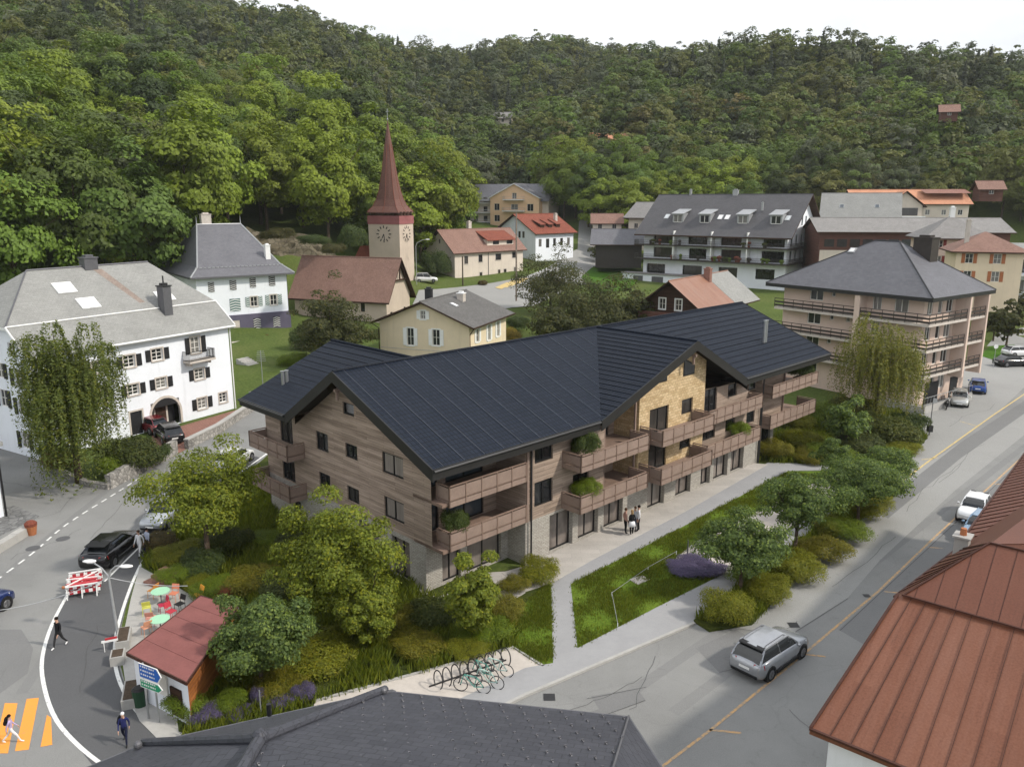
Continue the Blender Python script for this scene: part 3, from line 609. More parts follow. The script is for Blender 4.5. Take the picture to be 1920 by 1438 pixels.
for P_ in ([(-1.3, -2.52, 7.9), (11.75, -2.52, 7.9)], [(29.1, -2.52, 7.9), (43.5, -2.52, 7.9)], [(-1.45, 12.1, 7.98), (-1.45, 18.1, 7.98)]): m = MB(); m.tube(P_, .07, 6); m.build('gutter', K['dark_metal'], main)
# walls: timber upper storeys
UN = TH+.02
hw = [(13.3-7.57, 8.75, 13.3-6.4, 9.5), (13.3-10.78, 5.85, 13.3-9.42, 7.05), (13.3-7.5, 6.1, 13.3-6.25, 7.0), (13.3-3.75, 6.05, 13.3-1.8, 7.3),
      (13.3-10.67, 3.3, 13.3-9.4, 4.4), (13.3-7.5, 3.35, 13.3-6.25, 4.3), (13.3-3.7, 3.4, 13.3-1.85, 4.65)]
m = MB(); S = 13.9
wall(m, (0, 13.3), (0, -1), [(0, 2.75), (S, 2.75), (S, zN(-.6)-UN), (6.9, 11.65-UN), (0, zB(13.3)-UN)], hw)
hb = [(17.3-15.3, 5.42, 17.3-13.7, 7.5), (17.3-15.3, 2.8, 17.3-13.7, 4.75)]
m.build('timber_wall', K['timber'], main)
for h in hw: window(main, (0, 13.3), (0, -1), h, K['frame_dark'], K['glass_curtain'] if h[2]-h[0] > 1.7 else K['glass'], nm=1 if h[2]-h[0] > 1.2 else 0, fw=.09)
m = MB(); wall(m, (0, 17.3), (0, -1), [(0, 2.75), (4.0, 2.75), (4.0, 8.05), (0, 8.05)], hb); m.face([(0, 17.3, 2.75), (0, 17.3, 8), (13, 17.3, 8), (13, 17.3, 2.75)])
m.face([(0, 17.3, 0), (13, 17.3, 0), (13, 17.3, 2.75), (0, 17.3, 2.75)]); m.face([(0, 17.3, 8), (0, 17.3, 8.3), (6, 17.3, 10.8), (12.6, 17.3, 8)]); m.build('timber_wall', K['timber'], main)
for h in hb: window(main, (0, 17.3), (0, -1), h, K['frame_dark'], K['glass'], 1, fw=.08)
m = MB(); m.box(0.02, -.6, 2.69, .5, 13.3, 2.75); m.build('soffit', K['timber_trim'], main)
# front facade
V0 = -1.5
hf = [(7.0, 6.1, 8.55, 7.4), (10.35, 6.3, 11.8, 7.4), (6.98, 3.42, 8.57, 4.95), (10.4, 3.5, 11.9, 4.6)]
m = MB(); wall(m, (0, V0), (1, 0), [(6.25, 2.7), (13.35, 2.7), (13.35, 7.5), (6.25, 7.5)], hf)
m.build('timber_wall', K['timber'], main); m = MB(); hr_ = [(24.97, 5.4, 26.65, 7.55), (28.2, 6.4, 29.55, 7.42), (31.27, 6.4, 32.55, 7.36), (24.95, 3.62, 26.65, 4.7), (28.12, 3.7, 29.5, 4.75), (31.26, 3.7, 32.53, 4.75)]
wall(m, (0, V0), (1, 0), [(24.93, 2.7), (33.4, 2.7), (33.4, 7.5), (29.3, 7.5), (24.93, zXE(24.93)-UN)], hr_)
m.face([(33.4, V0, 2.7), (33.4, -.3, 2.7), (33.4, -.3, 7.5), (33.4, V0, 7.5)])
m.build('timber_wall', K['timber'], main)
for h in hf+hr_: window(main, (0, V0), (1, 0), h, K['frame_dark'], K['glass'], 1 if h[2]-h[0] > 1.4 else 0, fw=.09, rd=.16)
# yellow shingled gable
hy = [(21.98, 9.04, 23.38, 9.75), (18.2, 5.45, 20.4, 7.3), (22.0, 6.22, 23.4, 7.32), (18.22, 2.85, 20.33, 4.9), (21.95, 3.62, 23.35, 4.55)]
m = MB(); wall(m, (0, V0), (1, 0), [(17, 2.7), (24.93, 2.7), (24.93, zXE(24.93)-UN), (22, 11.65-UN), (17, zXW(17)-UN)], hy+[(18.99, 9.04, 20.01, 9.6)])
m.face([(17, V0, 2.7), (17, V0, zXW(17)-UN), (17, .6, zXW(17)-UN), (17, .6, 2.7)])
m.build('shingled_wall', K['shingle'], main)
for h in hy[1:]: window(main, (0, V0), (1, 0), h, K['frame_dark'], K['glass'], 1 if h[2]-h[0] > 1.8 else 0, fw=.09, rd=.16)
m = MB()   # sloping head lights in the gable
for pts in ([(21.98, 9.04), (23.38, 9.04), (23.38, 9.72), (21.98, 10.35)], [(18.6, 9.04), (20.01, 9.04), (20.01, 10.1)]): m.face([(a, V0-.035, b) for a, b in pts])
fr = m.build('gable_window', K['frame_dark'], main)
m = MB()
for pts in ([(22.08, 9.14), (23.28, 9.14), (23.28, 9.66), (22.08, 10.18)], [(18.95, 9.14), (19.92, 9.14), (19.92, 9.85)]): m.face([(a, V0-.04, b) for a, b in pts])
m.build('pane', K['glass'], fr)
m = MB(); m.box(21.93, -2.5, 10.55, 22.07, V0, 10.72); m.box(21.94, -2.35, 10.0, 22.06, -2.2, 10.72); m.build('gable_bracket', K['timber_pale'], main)
m = MB(); m.box(-1.25, 6.33, 10.45, 0, 6.47, 10.62); m.box(-1.15, 6.34, 9.95, -1.0, 6.46, 10.6); m.build('gable_bracket', K['timber_pale'], main)
# loggias: floors, back walls, glazing
m = MB()
for z in (2.72, 5.35): m.box(0.0, -1.5, z-.02, 6.24, 1.0, z+.16)
for z in (2.72, 5.35): m.box(13.36, -1.48, z-.02, 16.98, 1.0, z+.14)
for z in (2.72, 5.35): m.box(33.42, -.28, z-.02, 43, 4, z+.14)
m.each('loggia_floor', K['timber_trim'], main)
lg = [(.5, 5.5, 1.75, 7.5), (2.3, 5.5, 5.2, 7.5), (.5, 2.9, 1.75, 4.9), (2.3, 2.9, 5.2, 4.9)]
m = MB(); wall(m, (0, .98), (1, 0), [(0, 2.75), (6.25, 2.75), (6.25, 8.4), (0, 8.4)], lg); m.face([(6.25, .98, 2.7), (6.25, .98, 7.6), (6.25, V0, 7.6), (6.25, V0, 2.7)])
lg2 = [(13.6, 5.5, 16.4, 7.5), (13.5, 2.9, 15.6, 4.9)]
wall(m, (0, .58), (1, 0), [(13.35, 2.75), (17, 2.75), (17, 8.5), (13.35, 8.2)], lg2); m.face([(13.35, V0, 2.7), (13.35, V0, 7.8), (13.35, .58, 7.8), (13.35, .58, 2.7)])
lg3 = [(33.75, 5.5, 35.3, 7.45), (36.9, 7.15, 38.1, 7.42), (33.75, 2.9, 35.2, 4.9)]
wall(m, (0, -.3), (1, 0), [(33.4, 2.75), (39.6, 2.75), (39.6, 8.4), (33.4, 8.4)], lg3); m.face([(39.6, -.3, 2.75), (39.6, 3.9, 2.75), (39.6, 3.9, 8.8), (39.6, -.3, 8.4)])
wall(m, (0, 3.9), (1, 0), [(39.6, 0), (43, 0), (43, 9), (39.6, 9)], [(40.2, 5.5, 42.2, 7.5), (40.2, 2.9, 42.2, 4.9)])
m.face([(43, 3.9, 0), (43, 12, 0), (43, 12, 8), (43, 6.4, 11.3), (43, 3.9, 10.2)])
m.face([(0, 12, 0), (0, 12, 8), (43, 12, 7.9), (43, 12, 0)])
m.build('loggia_wall', K['timber'], main)
for h in lg: window(main, (0, .98), (1, 0), h, K['frame_dark'], K['glass_blue'], 1, fw=.09, name='glazed_door')
for h in lg2: window(main, (0, .58), (1, 0), h, K['frame_dark'], K['glass_blue'], 1, fw=.09, name='glazed_door')
for h in lg3: window(main, (0, -.3), (1, 0), h, K['frame_dark'], K['glass'], 0, fw=.08, name='glazed_door')
for h in [(40.2, 5.5, 42.2, 7.5), (40.2, 2.9, 42.2, 4.9)]: window(main, (0, 3.9), (1, 0), h, K['frame_dark'], K['glass'], 1, name='glazed_door')
m = MB()
for u, v, z0, z1 in ((13.42, -1.44, 2.8, 7.6), (16.7, -1.4, 2.8, 8.5), (6.33, -1.56, 2.75, 7.5), (6.7, -1.56, 2.75, 7.5), (39.5, -.38, 5.3, 7.6), (39.5, -.38, 2.8, 5.2)): m.box(u-.06, v-.06, z0, u+.06, v+.06, z1)
m.each('timber_post', K['timber_pale'], main)
for u_, v_, z_ in ((6.55, -1.68, 7.6), (33.5, -1.62, 7.6), (33.25, -1.66, 5)): m = MB(); m.tube([(u_, v_, 0), (u_, v_, z_)], .055, 8); m.build('downpipe', K['dark_metal'], main)
# grey brick ground floor
hg = [(8.32, .08, 10.45, 2.55), (10.97, .08, 12.95, 2.55), (13.53, .08, 15.52, 2.55), (18.3, .08, 20.3, 2.55), (21.7, .08, 23.65, 2.55), (25, .08, 26.3, 2.55), (26.75, .08, 28.8, 2.55), (29.25, .08, 31.2, 2.55)]
m = MB(); wall(m, (0, V0), (1, 0), [(6.25, 0), (33.4, 0), (33.4, 2.7), (6.25, 2.7)], hg, rd=.4); m.face([(6.25, 0, 0), (6.25, 0, 2.7), (6.25, V0, 2.7), (6.25, V0, 0)])
m.face([(33.4, V0, 0), (33.4, -.3, 0), (33.4, -.3, 2.75), (33.4, V0, 2.75)])
hg0 = [(1.15, .1, 2.5, 2.5), (3.0, .1, 5.7, 2.5)]
wall(m, (0, 0), (1, 0), [(0, 0), (6.25, 0), (6.25, 2.75), (0, 2.75)], hg0, rd=.3)
hgw = [(17.2-3.1, .06, 17.2-1.44, 2.45), (17.2-14.3, .15, 17.2-13.2, 1.6), (17.2-6.5, .06, 17.2-4.4, 2.45)]
wall(m, (0, 17.2), (0, -1), [(0, 0), (17.2, 0), (17.2, 2.75), (0, 2.75)], hgw, rd=.3)
hge = [(34.2, .1, 35.6, 2.5), (36.2, .1, 37.8, 2.5)]
wall(m, (0, -.3), (1, 0), [(33.4, 0), (38.3, 0), (38.3, 2.72), (33.4, 2.72)], hge, rd=.3); m.face([(38.3, -.3, 0), (38.3, 3.9, 0), (38.3, 3.9, 2.7), (38.3, -.3, 2.7)])
m.build('brick_wall', K['greybrick'], main)
for h in hg: window(main, (0, V0), (1, 0), h, K['frame_dark'], K['glass_curtain'], 1, rd=.36, fw=.09, name='glazed_door')
for h in hg0: window(main, (0, 0), (1, 0), h, K['frame_dark'], K['glass_curtain'], 1, rd=.26, fw=.09, name='glazed_door')
for h in hgw: window(main, (0, 17.2), (0, -1), h, K['frame_dark'], K['glass_curtain'] if h[3] > 2 else K['glass'], 1, rd=.26, fw=.09, name='glazed_door')
for h in hge: window(main, (0, -.3), (1, 0), h, K['frame_dark'], K['glass'], 1, rd=.26, fw=.09, name='glazed_door')
# balconies
def balcony(u0, u1, vf, vw, zb, zr, left=True, right=True, axis='u', step=1.18):
    m = MB(); Q = (lambda u, v, z: (u, v, z)) if axis == 'u' else (lambda u, v, z: (v, -u, z))
    def bx(a, b, c, d, e, f):
        p = [Q(a, b, c), Q(d, b, c), Q(d, e, c), Q(a, e, c), Q(a, b, f), Q(d, b, f), Q(d, e, f), Q(a, e, f)]; m.hexa(p)
    bx(u0, vf, zb, u1, vw, zb+.3); sl = m.build('balcony', K['timber_pale'], main)
    m = MB(); m2 = MB()
    runs = [((u0, vf), (u1, vf))]+([((u0, vf), (u0, vw))] if left else [])+([((u1, vf), (u1, vw))] if right else [])
    for (a, b), (c, d) in runs:
        L = hypot(c-a, d-b); n = max(1, int(round(L/step)))
        def seg(mm, z0, z1, w):
            if a == c:
                e = -w if a == u0 else 0
                bx2(mm, a+(0 if a == u0 else -w), min(b, d), z0, a+(w if a == u0 else 0), max(b, d), z1)
            else: bx2(mm, a, b-.0, z0, c, b+w, z1)
        def bx2(mm, x0, y0, z0, x1, y1, z1):
            mm.hexa([Q(x0, y0, z0), Q(x1, y0, z0), Q(x1, y1, z0), Q(x0, y1, z0), Q(x0, y0, z1), Q(x1, y0, z1), Q(x1, y1, z1), Q(x0, y1, z1)])
        seg(m2, zb+.42, zr-.13, .035); seg(m, zr-.06, zr, .09); seg(m, zb+.36, zb+.41, .05)
        for i in range(n+1):
            x = a+(c-a)*i/n; y = b+(d-b)*i/n; bx2(m, x-.035, y-.03, zb+.02, x+.035, y+.045, zr-.02)
    m2.build('railing_panel', K['timber_pale'], sl); m.build('railing', K['timber_trim'], sl)
balcony(.42, 6.2, -1.6, -.55, 5.25, 6.45, right=False); balcony(.42, 6.2, -1.6, -.55, 2.75, 3.85, right=False)
balcony(9.4, 16.1, -3.0, V0, 5.33, 6.4); balcony(9.4, 16.1, -3.0, V0, 2.72, 3.83)
balcony(17.15, 23.3, -3.35, V0, 5.3, 6.4); balcony(17.15, 23.3, -3.35, V0, 2.66, 3.8)
balcony(23.7, 31.4, -2.7, V0, 5.3, 6.38); balcony(23.7, 31.4, -2.7, V0, 2.66, 3.83)
balcony(34.3, 42.4, -2.0, -.3, 5.35, 6.45); balcony(34.3, 42.4, -2.0, -.3, 2.75, 3.95)
balcony(-17.3, -12.3, -1.25, 0, 4.85, 5.95, axis='v'); balcony(-17.3, -12.3, -1.25, 0, 2.1, 3.2, axis='v')
for u, v, z in ((37.2, .6, 10.2), (.9, 16.2, 8.9)):
    m = MB()
    for d in (0, .3): m.cyl((u+d, v, z-1.1 if False else z-.9), (u+d, v, z+.95), .11, n=10); m.cyl((u+d, v, z+.95), (u+d, v, z+1.0), .15, n=10)
    m.build('flue_pipe', K['steel'], main)
# ---------------------------------------------------------------- the other buildings
def bld(name, label, p, z0=0, cat='house', group=None): return thing(name, label, cat, (p[0], p[1], z0), radians(90-p[2]), group)
def gable_roof(par, L, W, h, hr, o, mats, axis='u', th=.25, oe=None, name='roof', base=(0, 0), cap=True):
    """two sloping slabs; ridge along axis; o = verge overhang, oe = eaves overhang"""
    oe = o if oe is None else oe; m = MB(); bx, by = base
    if axis == 'u':
        k = (hr-h)/(W/2); e = h-k*oe; P = lambda a, b, c: (bx+a, by+b, c); A, B = L, W
    else:
        k = (hr-h)/(L/2); e = h-k*oe; P = lambda a, b, c: (bx+b, by+a, c); A, B = W, L
    m.slab([P(-o, -oe, e), P(A+o, -oe, e), P(A+o, B/2, hr), P(-o, B/2, hr)], th, 0, 1, 1); m.slab([P(-o, B/2, hr+.002), P(A+o, B/2, hr+.002), P(A+o, B+oe, e), P(-o, B+oe, e)], th, 0, 1, 1)
    r = m.build(name, mats, par)
    if cap: c = MB(); c.tube([P(-o, B/2, hr+.02), P(A+o, B/2, hr+.02)], .1, 6); c.build('ridge_cap', mats[0], r)
    return r
def body(par, L, W, h, hr, mat, holes={}, axis='u', z0=0, name='wall', un=.27):
    """four walls with openings; gables where the ridge ends"""
    m = MB(); hr -= un; h2 = h-un if axis in 'uv' and hr > h else h
    G4 = lambda l, gab: [(0, z0), (l, z0), (l, h2), (l/2, hr), (0, h2)] if gab else [(0, z0), (l, z0), (l, h2), (0, h2)]
    for key, P, t, l, gab in (('f', (0, 0), (1, 0), L, axis == 'v'), ('r', (L, 0), (0, 1), W, axis == 'u'), ('b', (L, W), (-1, 0), L, axis == 'v'), ('l', (0, W), (0, -1), W, axis == 'u')):
        wall(m, P, t, G4(l, gab), holes.get(key, ()))
    return m.build(name, mat, par)
WSIDE = lambda L, W: {'f': ((0, 0), (1, 0)), 'r': ((L, 0), (0, 1)), 'b': ((L, W), (-1, 0)), 'l': ((0, W), (0, -1))}
def wins(par, L, W, holes, frame, glass, nm=1, nt=1, sh=None, sur=None, shw=None, **k):
    S = WSIDE(L, W)
    for key, hs in holes.items():
        for h in hs:
            if len(h) > 4 and h[4] == 'x': continue
            window(par, *S[key], h, frame, glass, nm, nt, **k)
            if sh and not (len(h) > 4 and h[4] == 'n'): shutters(par, *S[key], h, sh, shw)
            if sur: surround(par, *S[key], h, sur)
def chimney(par, x, y, z0, z1, w, d, mat, cap=None, name='chimney'):
    m = MB(); m.box(x-w/2, y-d/2, z0, x+w/2, y+d/2, z1); m.box(x-w/2-.08, y-d/2-.08, z1, x+w/2+.08, y+d/2+.08, z1+.1, 1); m.box(x-w*.3, y-d*.3, z1+.1, x+w*.3, y+d*.3, z1+.32, 1)
    return m.build(name, [mat, cap or mat], par)
def skylight(par, P, u, v, w, l, glass, frame):
    """roof window on a slope: P = (base point, along, up-slope)"""
    b, a, s = [Vector(q) for q in P]; a.normalize(); s.normalize(); n = a.cross(s); c = b+a*u+s*v
    if n.z < 0: n = -n
    m = MB(); C = lambda i, j, k: tuple(c+a*i*w/2+s*j*l/2+n*k)
    m.hexa([C(-1, -1, 0), C(1, -1, 0), C(1, 1, 0), C(-1, 1, 0), C(-1, -1, .1), C(1, -1, .1), C(1, 1, .1), C(-1, 1, .1)]); f = m.build('skylight', frame, par)
    m = MB(); c2 = c; D = lambda i, j: tuple(c2+a*i*(w/2-.12)+s*j*(l/2-.12)+n*.115); m.face([D(-1, -1), D(1, -1), D(1, 1), D(-1, 1)]); m.build('pane', glass, f)
def railing(par, pts, z0, z1, mat, step=.14, rails=2, name='railing'):
    m = MB()
    for i in range(len(pts)-1):
        a, b = Vector((*pts[i], 0)), Vector((*pts[i+1], 0)); L = (b-a).length
        for r in range(rails): z = z1-(z1-z0-.08)*r/max(1, rails-1); m.bar(a+Vector((0, 0, z)), b+Vector((0, 0, z)), .05)
        n = int(L/step)
        for k in range(n+1): q = a+(b-a)*k/max(n, 1); m.bar(q+Vector((0, 0, z0)), q+Vector((0, 0, z1)), .025)
    return m.build(name, mat, par)
# ---- white house with grey half-hipped roof
p = (-39.05, 63.76, 30.84); L, W, h, hr, kk = 19.9, 14.4, 8.9, 15.0, 2.05
t = bld('white_house', 'large white house with dark shutters, arched doorway and pale grey half-hipped roof', p)
F_ = [(5.2, 6.4, 6.2, 7.35), (8.2, 6.35, 9.3, 7.45), (11.05, 6.5, 12.2, 7.6), (15.35, 6.5, 16.4, 8.1, 'd'), (8.3, 3.75, 9.4, 4.75), (11.2, 3.8, 12.3, 4.8), (15.5, 3.85, 16.6, 4.9), (15.55, .85, 16.6, 1.95), (18.15, .95, 19.1, 1.95, 'n'), (2.3, 6.3, 3.4, 7.4), (2.3, 3.75, 3.4, 4.75), (5.2, 3.75, 6.2, 4.75)]
LF = [(W-2.9, 8.5, W-1.9, 9.7, 'n'), (W-2.5, 6.1, W-1.4, 7.5), (W-2.5, 3.6, W-1.4, 5.0), (W-2.7, .7, W-1.6, 2.1), (W-5.2, 4.0, W-4.1, 5.5), (W-5.2, 6.5, W-4.1, 7.8), (W-8, 3.9, W-7, 5.3), (W-8, 6.4, W-7, 7.7)]
DR = [(8.25, .02, 9.45, 2.2), (10.4, .02, 13.5, 2.55)]
m = MB(); wall(m, (0, 0), (1, 0), [(0, 0), (L, 0), (L, h-.1), (0, h-.1)], [q[:4] for q in F_]+DR, rd=.22)
zk = h+(hr-h)*(kk+.6)/(W/2+.6)
for P, tt, hs in (((0, W), (0, -1), [q[:4] for q in LF]), ((L, 0), (0, 1), [])): wall(m, P, tt, [(0, 0), (W, 0), (W, h-.1), (W-kk, zk-.3), (kk, zk-.3), (0, h-.1)], hs, rd=.2)
wall(m, (L, W), (-1, 0), [(0, 0), (L, 0), (L, h), (0, h)])
m.build('wall', K['white_wall'], t)
for q in F_: window(t, (0, 0), (1, 0), q, K['frame_white'], K['glass_house'], 1, 2, fw=.08, rd=.18); surround(t, (0, 0), (1, 0), q, K['stone_trim'], .13)
for q in F_:
    if q[-1] != 'n': shutters(t, (0, 0), (1, 0), q, K['shutter_dark'], .5, .16)
for q in LF:
    window(t, (0, W), (0, -1), q, K['frame_white'], K['glass_house'], 1, 1, fw=.08)
    if q[-1] != 'n': shutters(t, (0, W), (0, -1), q, K['shutter_dark'], .5, .1)
m = MB(); m.box(8.25, .12, .02, 9.45, .2, 2.2); m.build('door', K['shutter_dark'], t); surround(t, (0, 0), (1, 0), (8.25, .02, 9.45, 2.2), K['stone_trim'], .16, 'door_surround', False)
m = MB(); cx, r = 11.95, 1.55; arch = [(10.4, .02)]+[(10.4, 1.3)]+[(cx-r*cos(a), 1.3+1.5*sin(a)) for a in np.linspace(0, pi, 13)]+[(13.5, 1.3), (13.5, .02)]
for i in range(len(arch)-1):
    (a, b), (c, d) = arch[i], arch[i+1]; nx_, nz_ = (a-cx)*.14, (b-1.1)*.14 if b > 1.2 else 0; n2, z2 = (c-cx)*.14, (d-1.1)*.14 if d > 1.2 else 0
    if hypot(a-c, b-d) > .01: m.hexa([(a, -.04, b), (c, -.04, d), (c, .2, d), (a, .2, b), (a+nx_, -.04, b+nz_), (c+n2, -.04, d+z2), (c+n2, .2, d+z2), (a+nx_, .2, b+nz_)])
m.build('arch', K['stone_trim'], t)
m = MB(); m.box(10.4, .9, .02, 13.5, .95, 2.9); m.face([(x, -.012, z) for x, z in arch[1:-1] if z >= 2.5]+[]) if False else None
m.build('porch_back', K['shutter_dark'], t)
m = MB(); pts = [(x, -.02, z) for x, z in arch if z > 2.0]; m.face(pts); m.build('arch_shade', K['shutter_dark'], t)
m = MB(); m.box(11.35, .7, .02, 12.45, .86, 2.1); m.build('door', K['darkwood'], t); m = MB(); m.box(11.15, .72, .02, 11.33, .84, 2.35); m.box(12.47, .72, .02, 12.65, .84, 2.35); m.box(11.15, .72, 2.15, 12.65, .84, 2.35); m.build('door_surround', K['stone_trim'], t)
m = MB(); o = .6; e = h-.15
zv = lambda v: zk+(v-kk)*(hr-zk)/(W/2-kk)
m.slab([(-.4, -o, e), (L+.4, -o, e), (L+.4, kk, zk), (-.4, kk, zk)], .25, 0, 1); m.slab([(-.4, kk, zk+.03), (L+.4, kk, zk+.03), (L-3.3, W/2, hr), (4.6, W/2, hr)], .25, 0, 1)
m.slab([(-.4, W+o, e), (L+.4, W+o, e), (L+.4, W-kk, zk), (-.4, W-kk, zk)], .25, 0, 1); m.slab([(-.4, W-kk, zk+.03), (L+.4, W-kk, zk+.03), (L-3.3, W/2, hr), (4.6, W/2, hr)], .25, 0, 1)
m.slab([(-.41, kk, zk+.02), (-.41, W-kk, zk+.02), (4.6, W/2, hr+.01)], .25, 0, 1); m.slab([(L+.41, kk, zk+.02), (L+.41, W-kk, zk+.02), (L-3.3, W/2, hr+.01)], .25, 0, 1)
rf = m.build('roof', [K['slate_grey'], K['white']], t)
m = MB(); m.tube([(-.4, kk, zk+.06), (L+.4, kk, zk+.06)], .07, 6); m.tube([(-.42, -o, e+.03), (-.42, kk, zk+.05)], .07, 6); m.tube([(L+.42, -o, e+.03), (L+.42, kk, zk+.05)], .07, 6); m.build('roof_flashing', K['white'], rf)
m = MB(); m.tube([(4.6, W/2, hr+.03), (L-3.3, W/2, hr+.03)], .09, 6, 0); m.tube([(4.6, W/2, hr+.03), (-.4, kk, zk+.06)], .07, 6, 0); m.build('ridge_cap', K['grey_metal'], rf)
m = MB(); m.tube([(-.4, -o-.06, e-.1), (L+.4, -o-.06, e-.1)], .08, 6); m.tube([(L+.1, -.12, 0), (L+.1, -.12, e)], .06, 6); m.build('gutter', K['white'], t)
sl = Vector((0, W/2-kk, hr-zk)); PP = ((0, kk, zk+.03), (1, 0, 0), tuple(sl))
for u, v, g in ((6.6, 3.9, K['glass_sky']), (7.6, 1.7, K['glass_sky']), (15.3, 1.5, K['white'])): skylight(t, PP, u, v, 1.75, 1.35, g, K['white'])
m = MB()   # rust stain run-off below the chimney is a sheet of stained slates
ns = Vector((0, -(hr-zk), W/2-kk)).normalized()*.02
q0 = Vector((10.9, W/2-.4, zv(W/2-.4)))+ns; q1 = Vector((12.5, kk+.6, zv(kk+.6)))+ns
m.face([tuple(q0+Vector((-.4, 0, 0))), tuple(q1+Vector((-.1, 0, 0))), tuple(q1+Vector((.5, 0, 0))), tuple(q0+Vector((.5, 0, 0)))]); m.build('rusty_slates', bricks('rust_slate', (.22, .165, .135), (.29, .24, .21), (.15, .12, .1), .4, .22, .012, .75, .5, .5, .5, .25), rf)
chimney(t, 10.4, W/2, hr-.6, hr+.75, 1.3, .9, K['grey_metal']); c = chimney(t, 14.2, 1.7, zk-.7, zk+2.1, .9, .9, K['grey_metal'], K['dark_metal'])
m = MB(); m.cyl((14.2, 1.7, zk+2.4), (14.2, 1.7, zk+3.1), .07); m.build('flue_pipe', K['dark_metal'], c)
m = MB(); m.box(14.3, -1.05, 5.75, 17.3, 0, 5.95); m.box(14.6, -.7, 5.45, 14.8, 0, 5.75); m.box(16.8, -.7, 5.45, 17.0, 0, 5.75); b = m.build('balcony', K['stone_trim'], t)
railing(b, [(14.35, 0), (14.35, -1.0), (17.25, -1.0), (17.25, 0)], 5.95, 6.85, K['black'], .11)
# ---- house with striped shutters
p = (-46.81, 119.42, 54.13); L, W, h, hr, a = 13.81, 20.0, 9.1, 16.3, 3.45
t = bld('shuttered_house', 'pale house with chevron striped shutters, violet ground floor and blue grey hipped roof', p, 1.0)
F_ = [(1.7, 6.6, 2.6, 8.1), (4.9, 6.7, 5.9, 8.2), (7.95, 6.9, 8.9, 8.4), (10.95, 7.0, 11.95, 8.5), (4.7, 3.5, 6.3, 5.4), (7.9, 4.0, 8.95, 5.5), (11.0, 4.0, 12.05, 5.6)]
m = MB(); wall(m, (0, 0), (1, 0), [(0, 2.9), (L, 2.9), (L, h), (0, h)], F_)
for P, tt, l in (((L, 0), (0, 1), W), ((L, W), (-1, 0), L), ((0, W), (0, -1), W)): wall(m, P, tt, [(0, 2.9), (l, 2.9), (l, h), (0, h)])
m.build('wall', K['grey_wall'] if False else K['white_wall'], t)
G_ = [(8.2, .5, 9.3, 2.2), (11.3, .6, 12.4, 2.2), (5.1, .05, 6.1, 2.1)]
m = MB(); wall(m, (-.2, -.35), (1, 0), [(0, -1), (L+.4, -1), (L+.4, 2.9), (0, 2.9)], G_); wall(m, (L+.2, -.35), (0, 1), [(0, -1), (W, -1), (W, 2.9), (0, 2.9)]); m.face([(-.2, -.35, 2.9), (L+.2, -.35, 2.9), (L+.2, 0, 2.9), (-.2, 0, 2.9)]); m.build('ground_floor_wall', K['violet_wall'], t)
m = MB(); m.box(L+.002, .0, 3, L+.06, .9, h); m.build('corner_quoin', K['violet_wall'], t)
K['teal'] = plain('teal', (.10, .17, .16), .7, .1, 2)
def chevron(par, P, t_, h_):
    """a painted board shutter: dark board with raised white chevron slats"""
    a_, b_, c_, d_ = h_[:4]; m = MB(); Wp = lambda s, z, o: (P[0]+s, P[1]-o, z); m.hexa([Wp(a_, b_, .02), Wp(c_, b_, .02), Wp(c_, b_, .06), Wp(a_, b_, .06), Wp(a_, d_, .02), Wp(c_, d_, .02), Wp(c_, d_, .06), Wp(a_, d_, .06)])
    sh = m.build('shutter', t_, par); m = MB(); n = 5; mid = (a_+c_)/2; H = (d_-b_)/n
    for i in range(n):
        z = b_+H*i
        for s0, s1, z0, z1 in ((a_, mid, z, z+H*.5), (mid, c_, z+H*.5, z)): m.face([Wp(s0, z0, .066), Wp(s1, z1, .066), Wp(s1, z1+H*.30, .066), Wp(s0, z0+H*.30, .066)])
    m.build('chevron', K['white'], sh)
for q in F_[:4]: chevron(t, (0, 0), K['shutter_dark'], q)
chevron(t, (0, 0), K['teal'], F_[4])
for q in F_[5:]:
    window(t, (0, 0), (1, 0), q, K['frame_white'], K['glass_house'], 1, 1); surround(t, (0, 0), (1, 0), q, K['stone_trim'], .12)
    w = .65; chevron(t, (0, 0), K['teal'], (q[0]-w-.15, q[1], q[0]-.15, q[3])); chevron(t, (0, 0), K['teal'], (q[2]+.15, q[1], q[2]+w+.15, q[3]))
for q in G_[:2]: chevron(t, (-.2, -.35), K['shutter_dark'], q)
m = MB(); m.box(4.9, -.3, .0, 5.9, -.2, 2.1); m.build('door', K['stone_trim'], t)
m = MB(); o = 1.0; zk = h+1.0
ea = [(-o, -o, h-.15), (L+o, -o, h-.15), (L+o, W+o, h-.15), (-o, W+o, h-.15)]; ka = [(.6, .9, zk+.2), (L-.6, .9, zk+.2), (L-.6, W-.9, zk+.2), (.6, W-.9, zk+.2)]; r0, r1 = (a, W/2, hr), (L-a, W/2, hr)
for i in range(4): j = (i+1) % 4; m.slab([ea[i], ea[j], ka[j], ka[i]], .25, 0, 1)
m.slab([ka[0], ka[1], r1, r0], .25, 0, 1); m.slab([ka[2], ka[3], r0, r1], .25, 0, 1); m.slab([ka[1], ka[2], r1], .25, 0, 1); m.slab([ka[3], ka[0], r0], .25, 0, 1)
rf = m.build('roof', [K['slate_blue'], K['grey_metal']], t)
m = MB()
for i, r in ((0, r0), (1, r1), (2, r1), (3, r0)): m.tube([ea[i], ka[i], r], .13, 6)
m.tube([r0, r1], .12, 6); m.cyl(r0, (r0[0], r0[1], hr+1.3), .09, .02); m.cyl(r1, (r1[0], r1[1], hr+1.3), .09, .02); m.build('ridge_cap', K['galv'], rf)
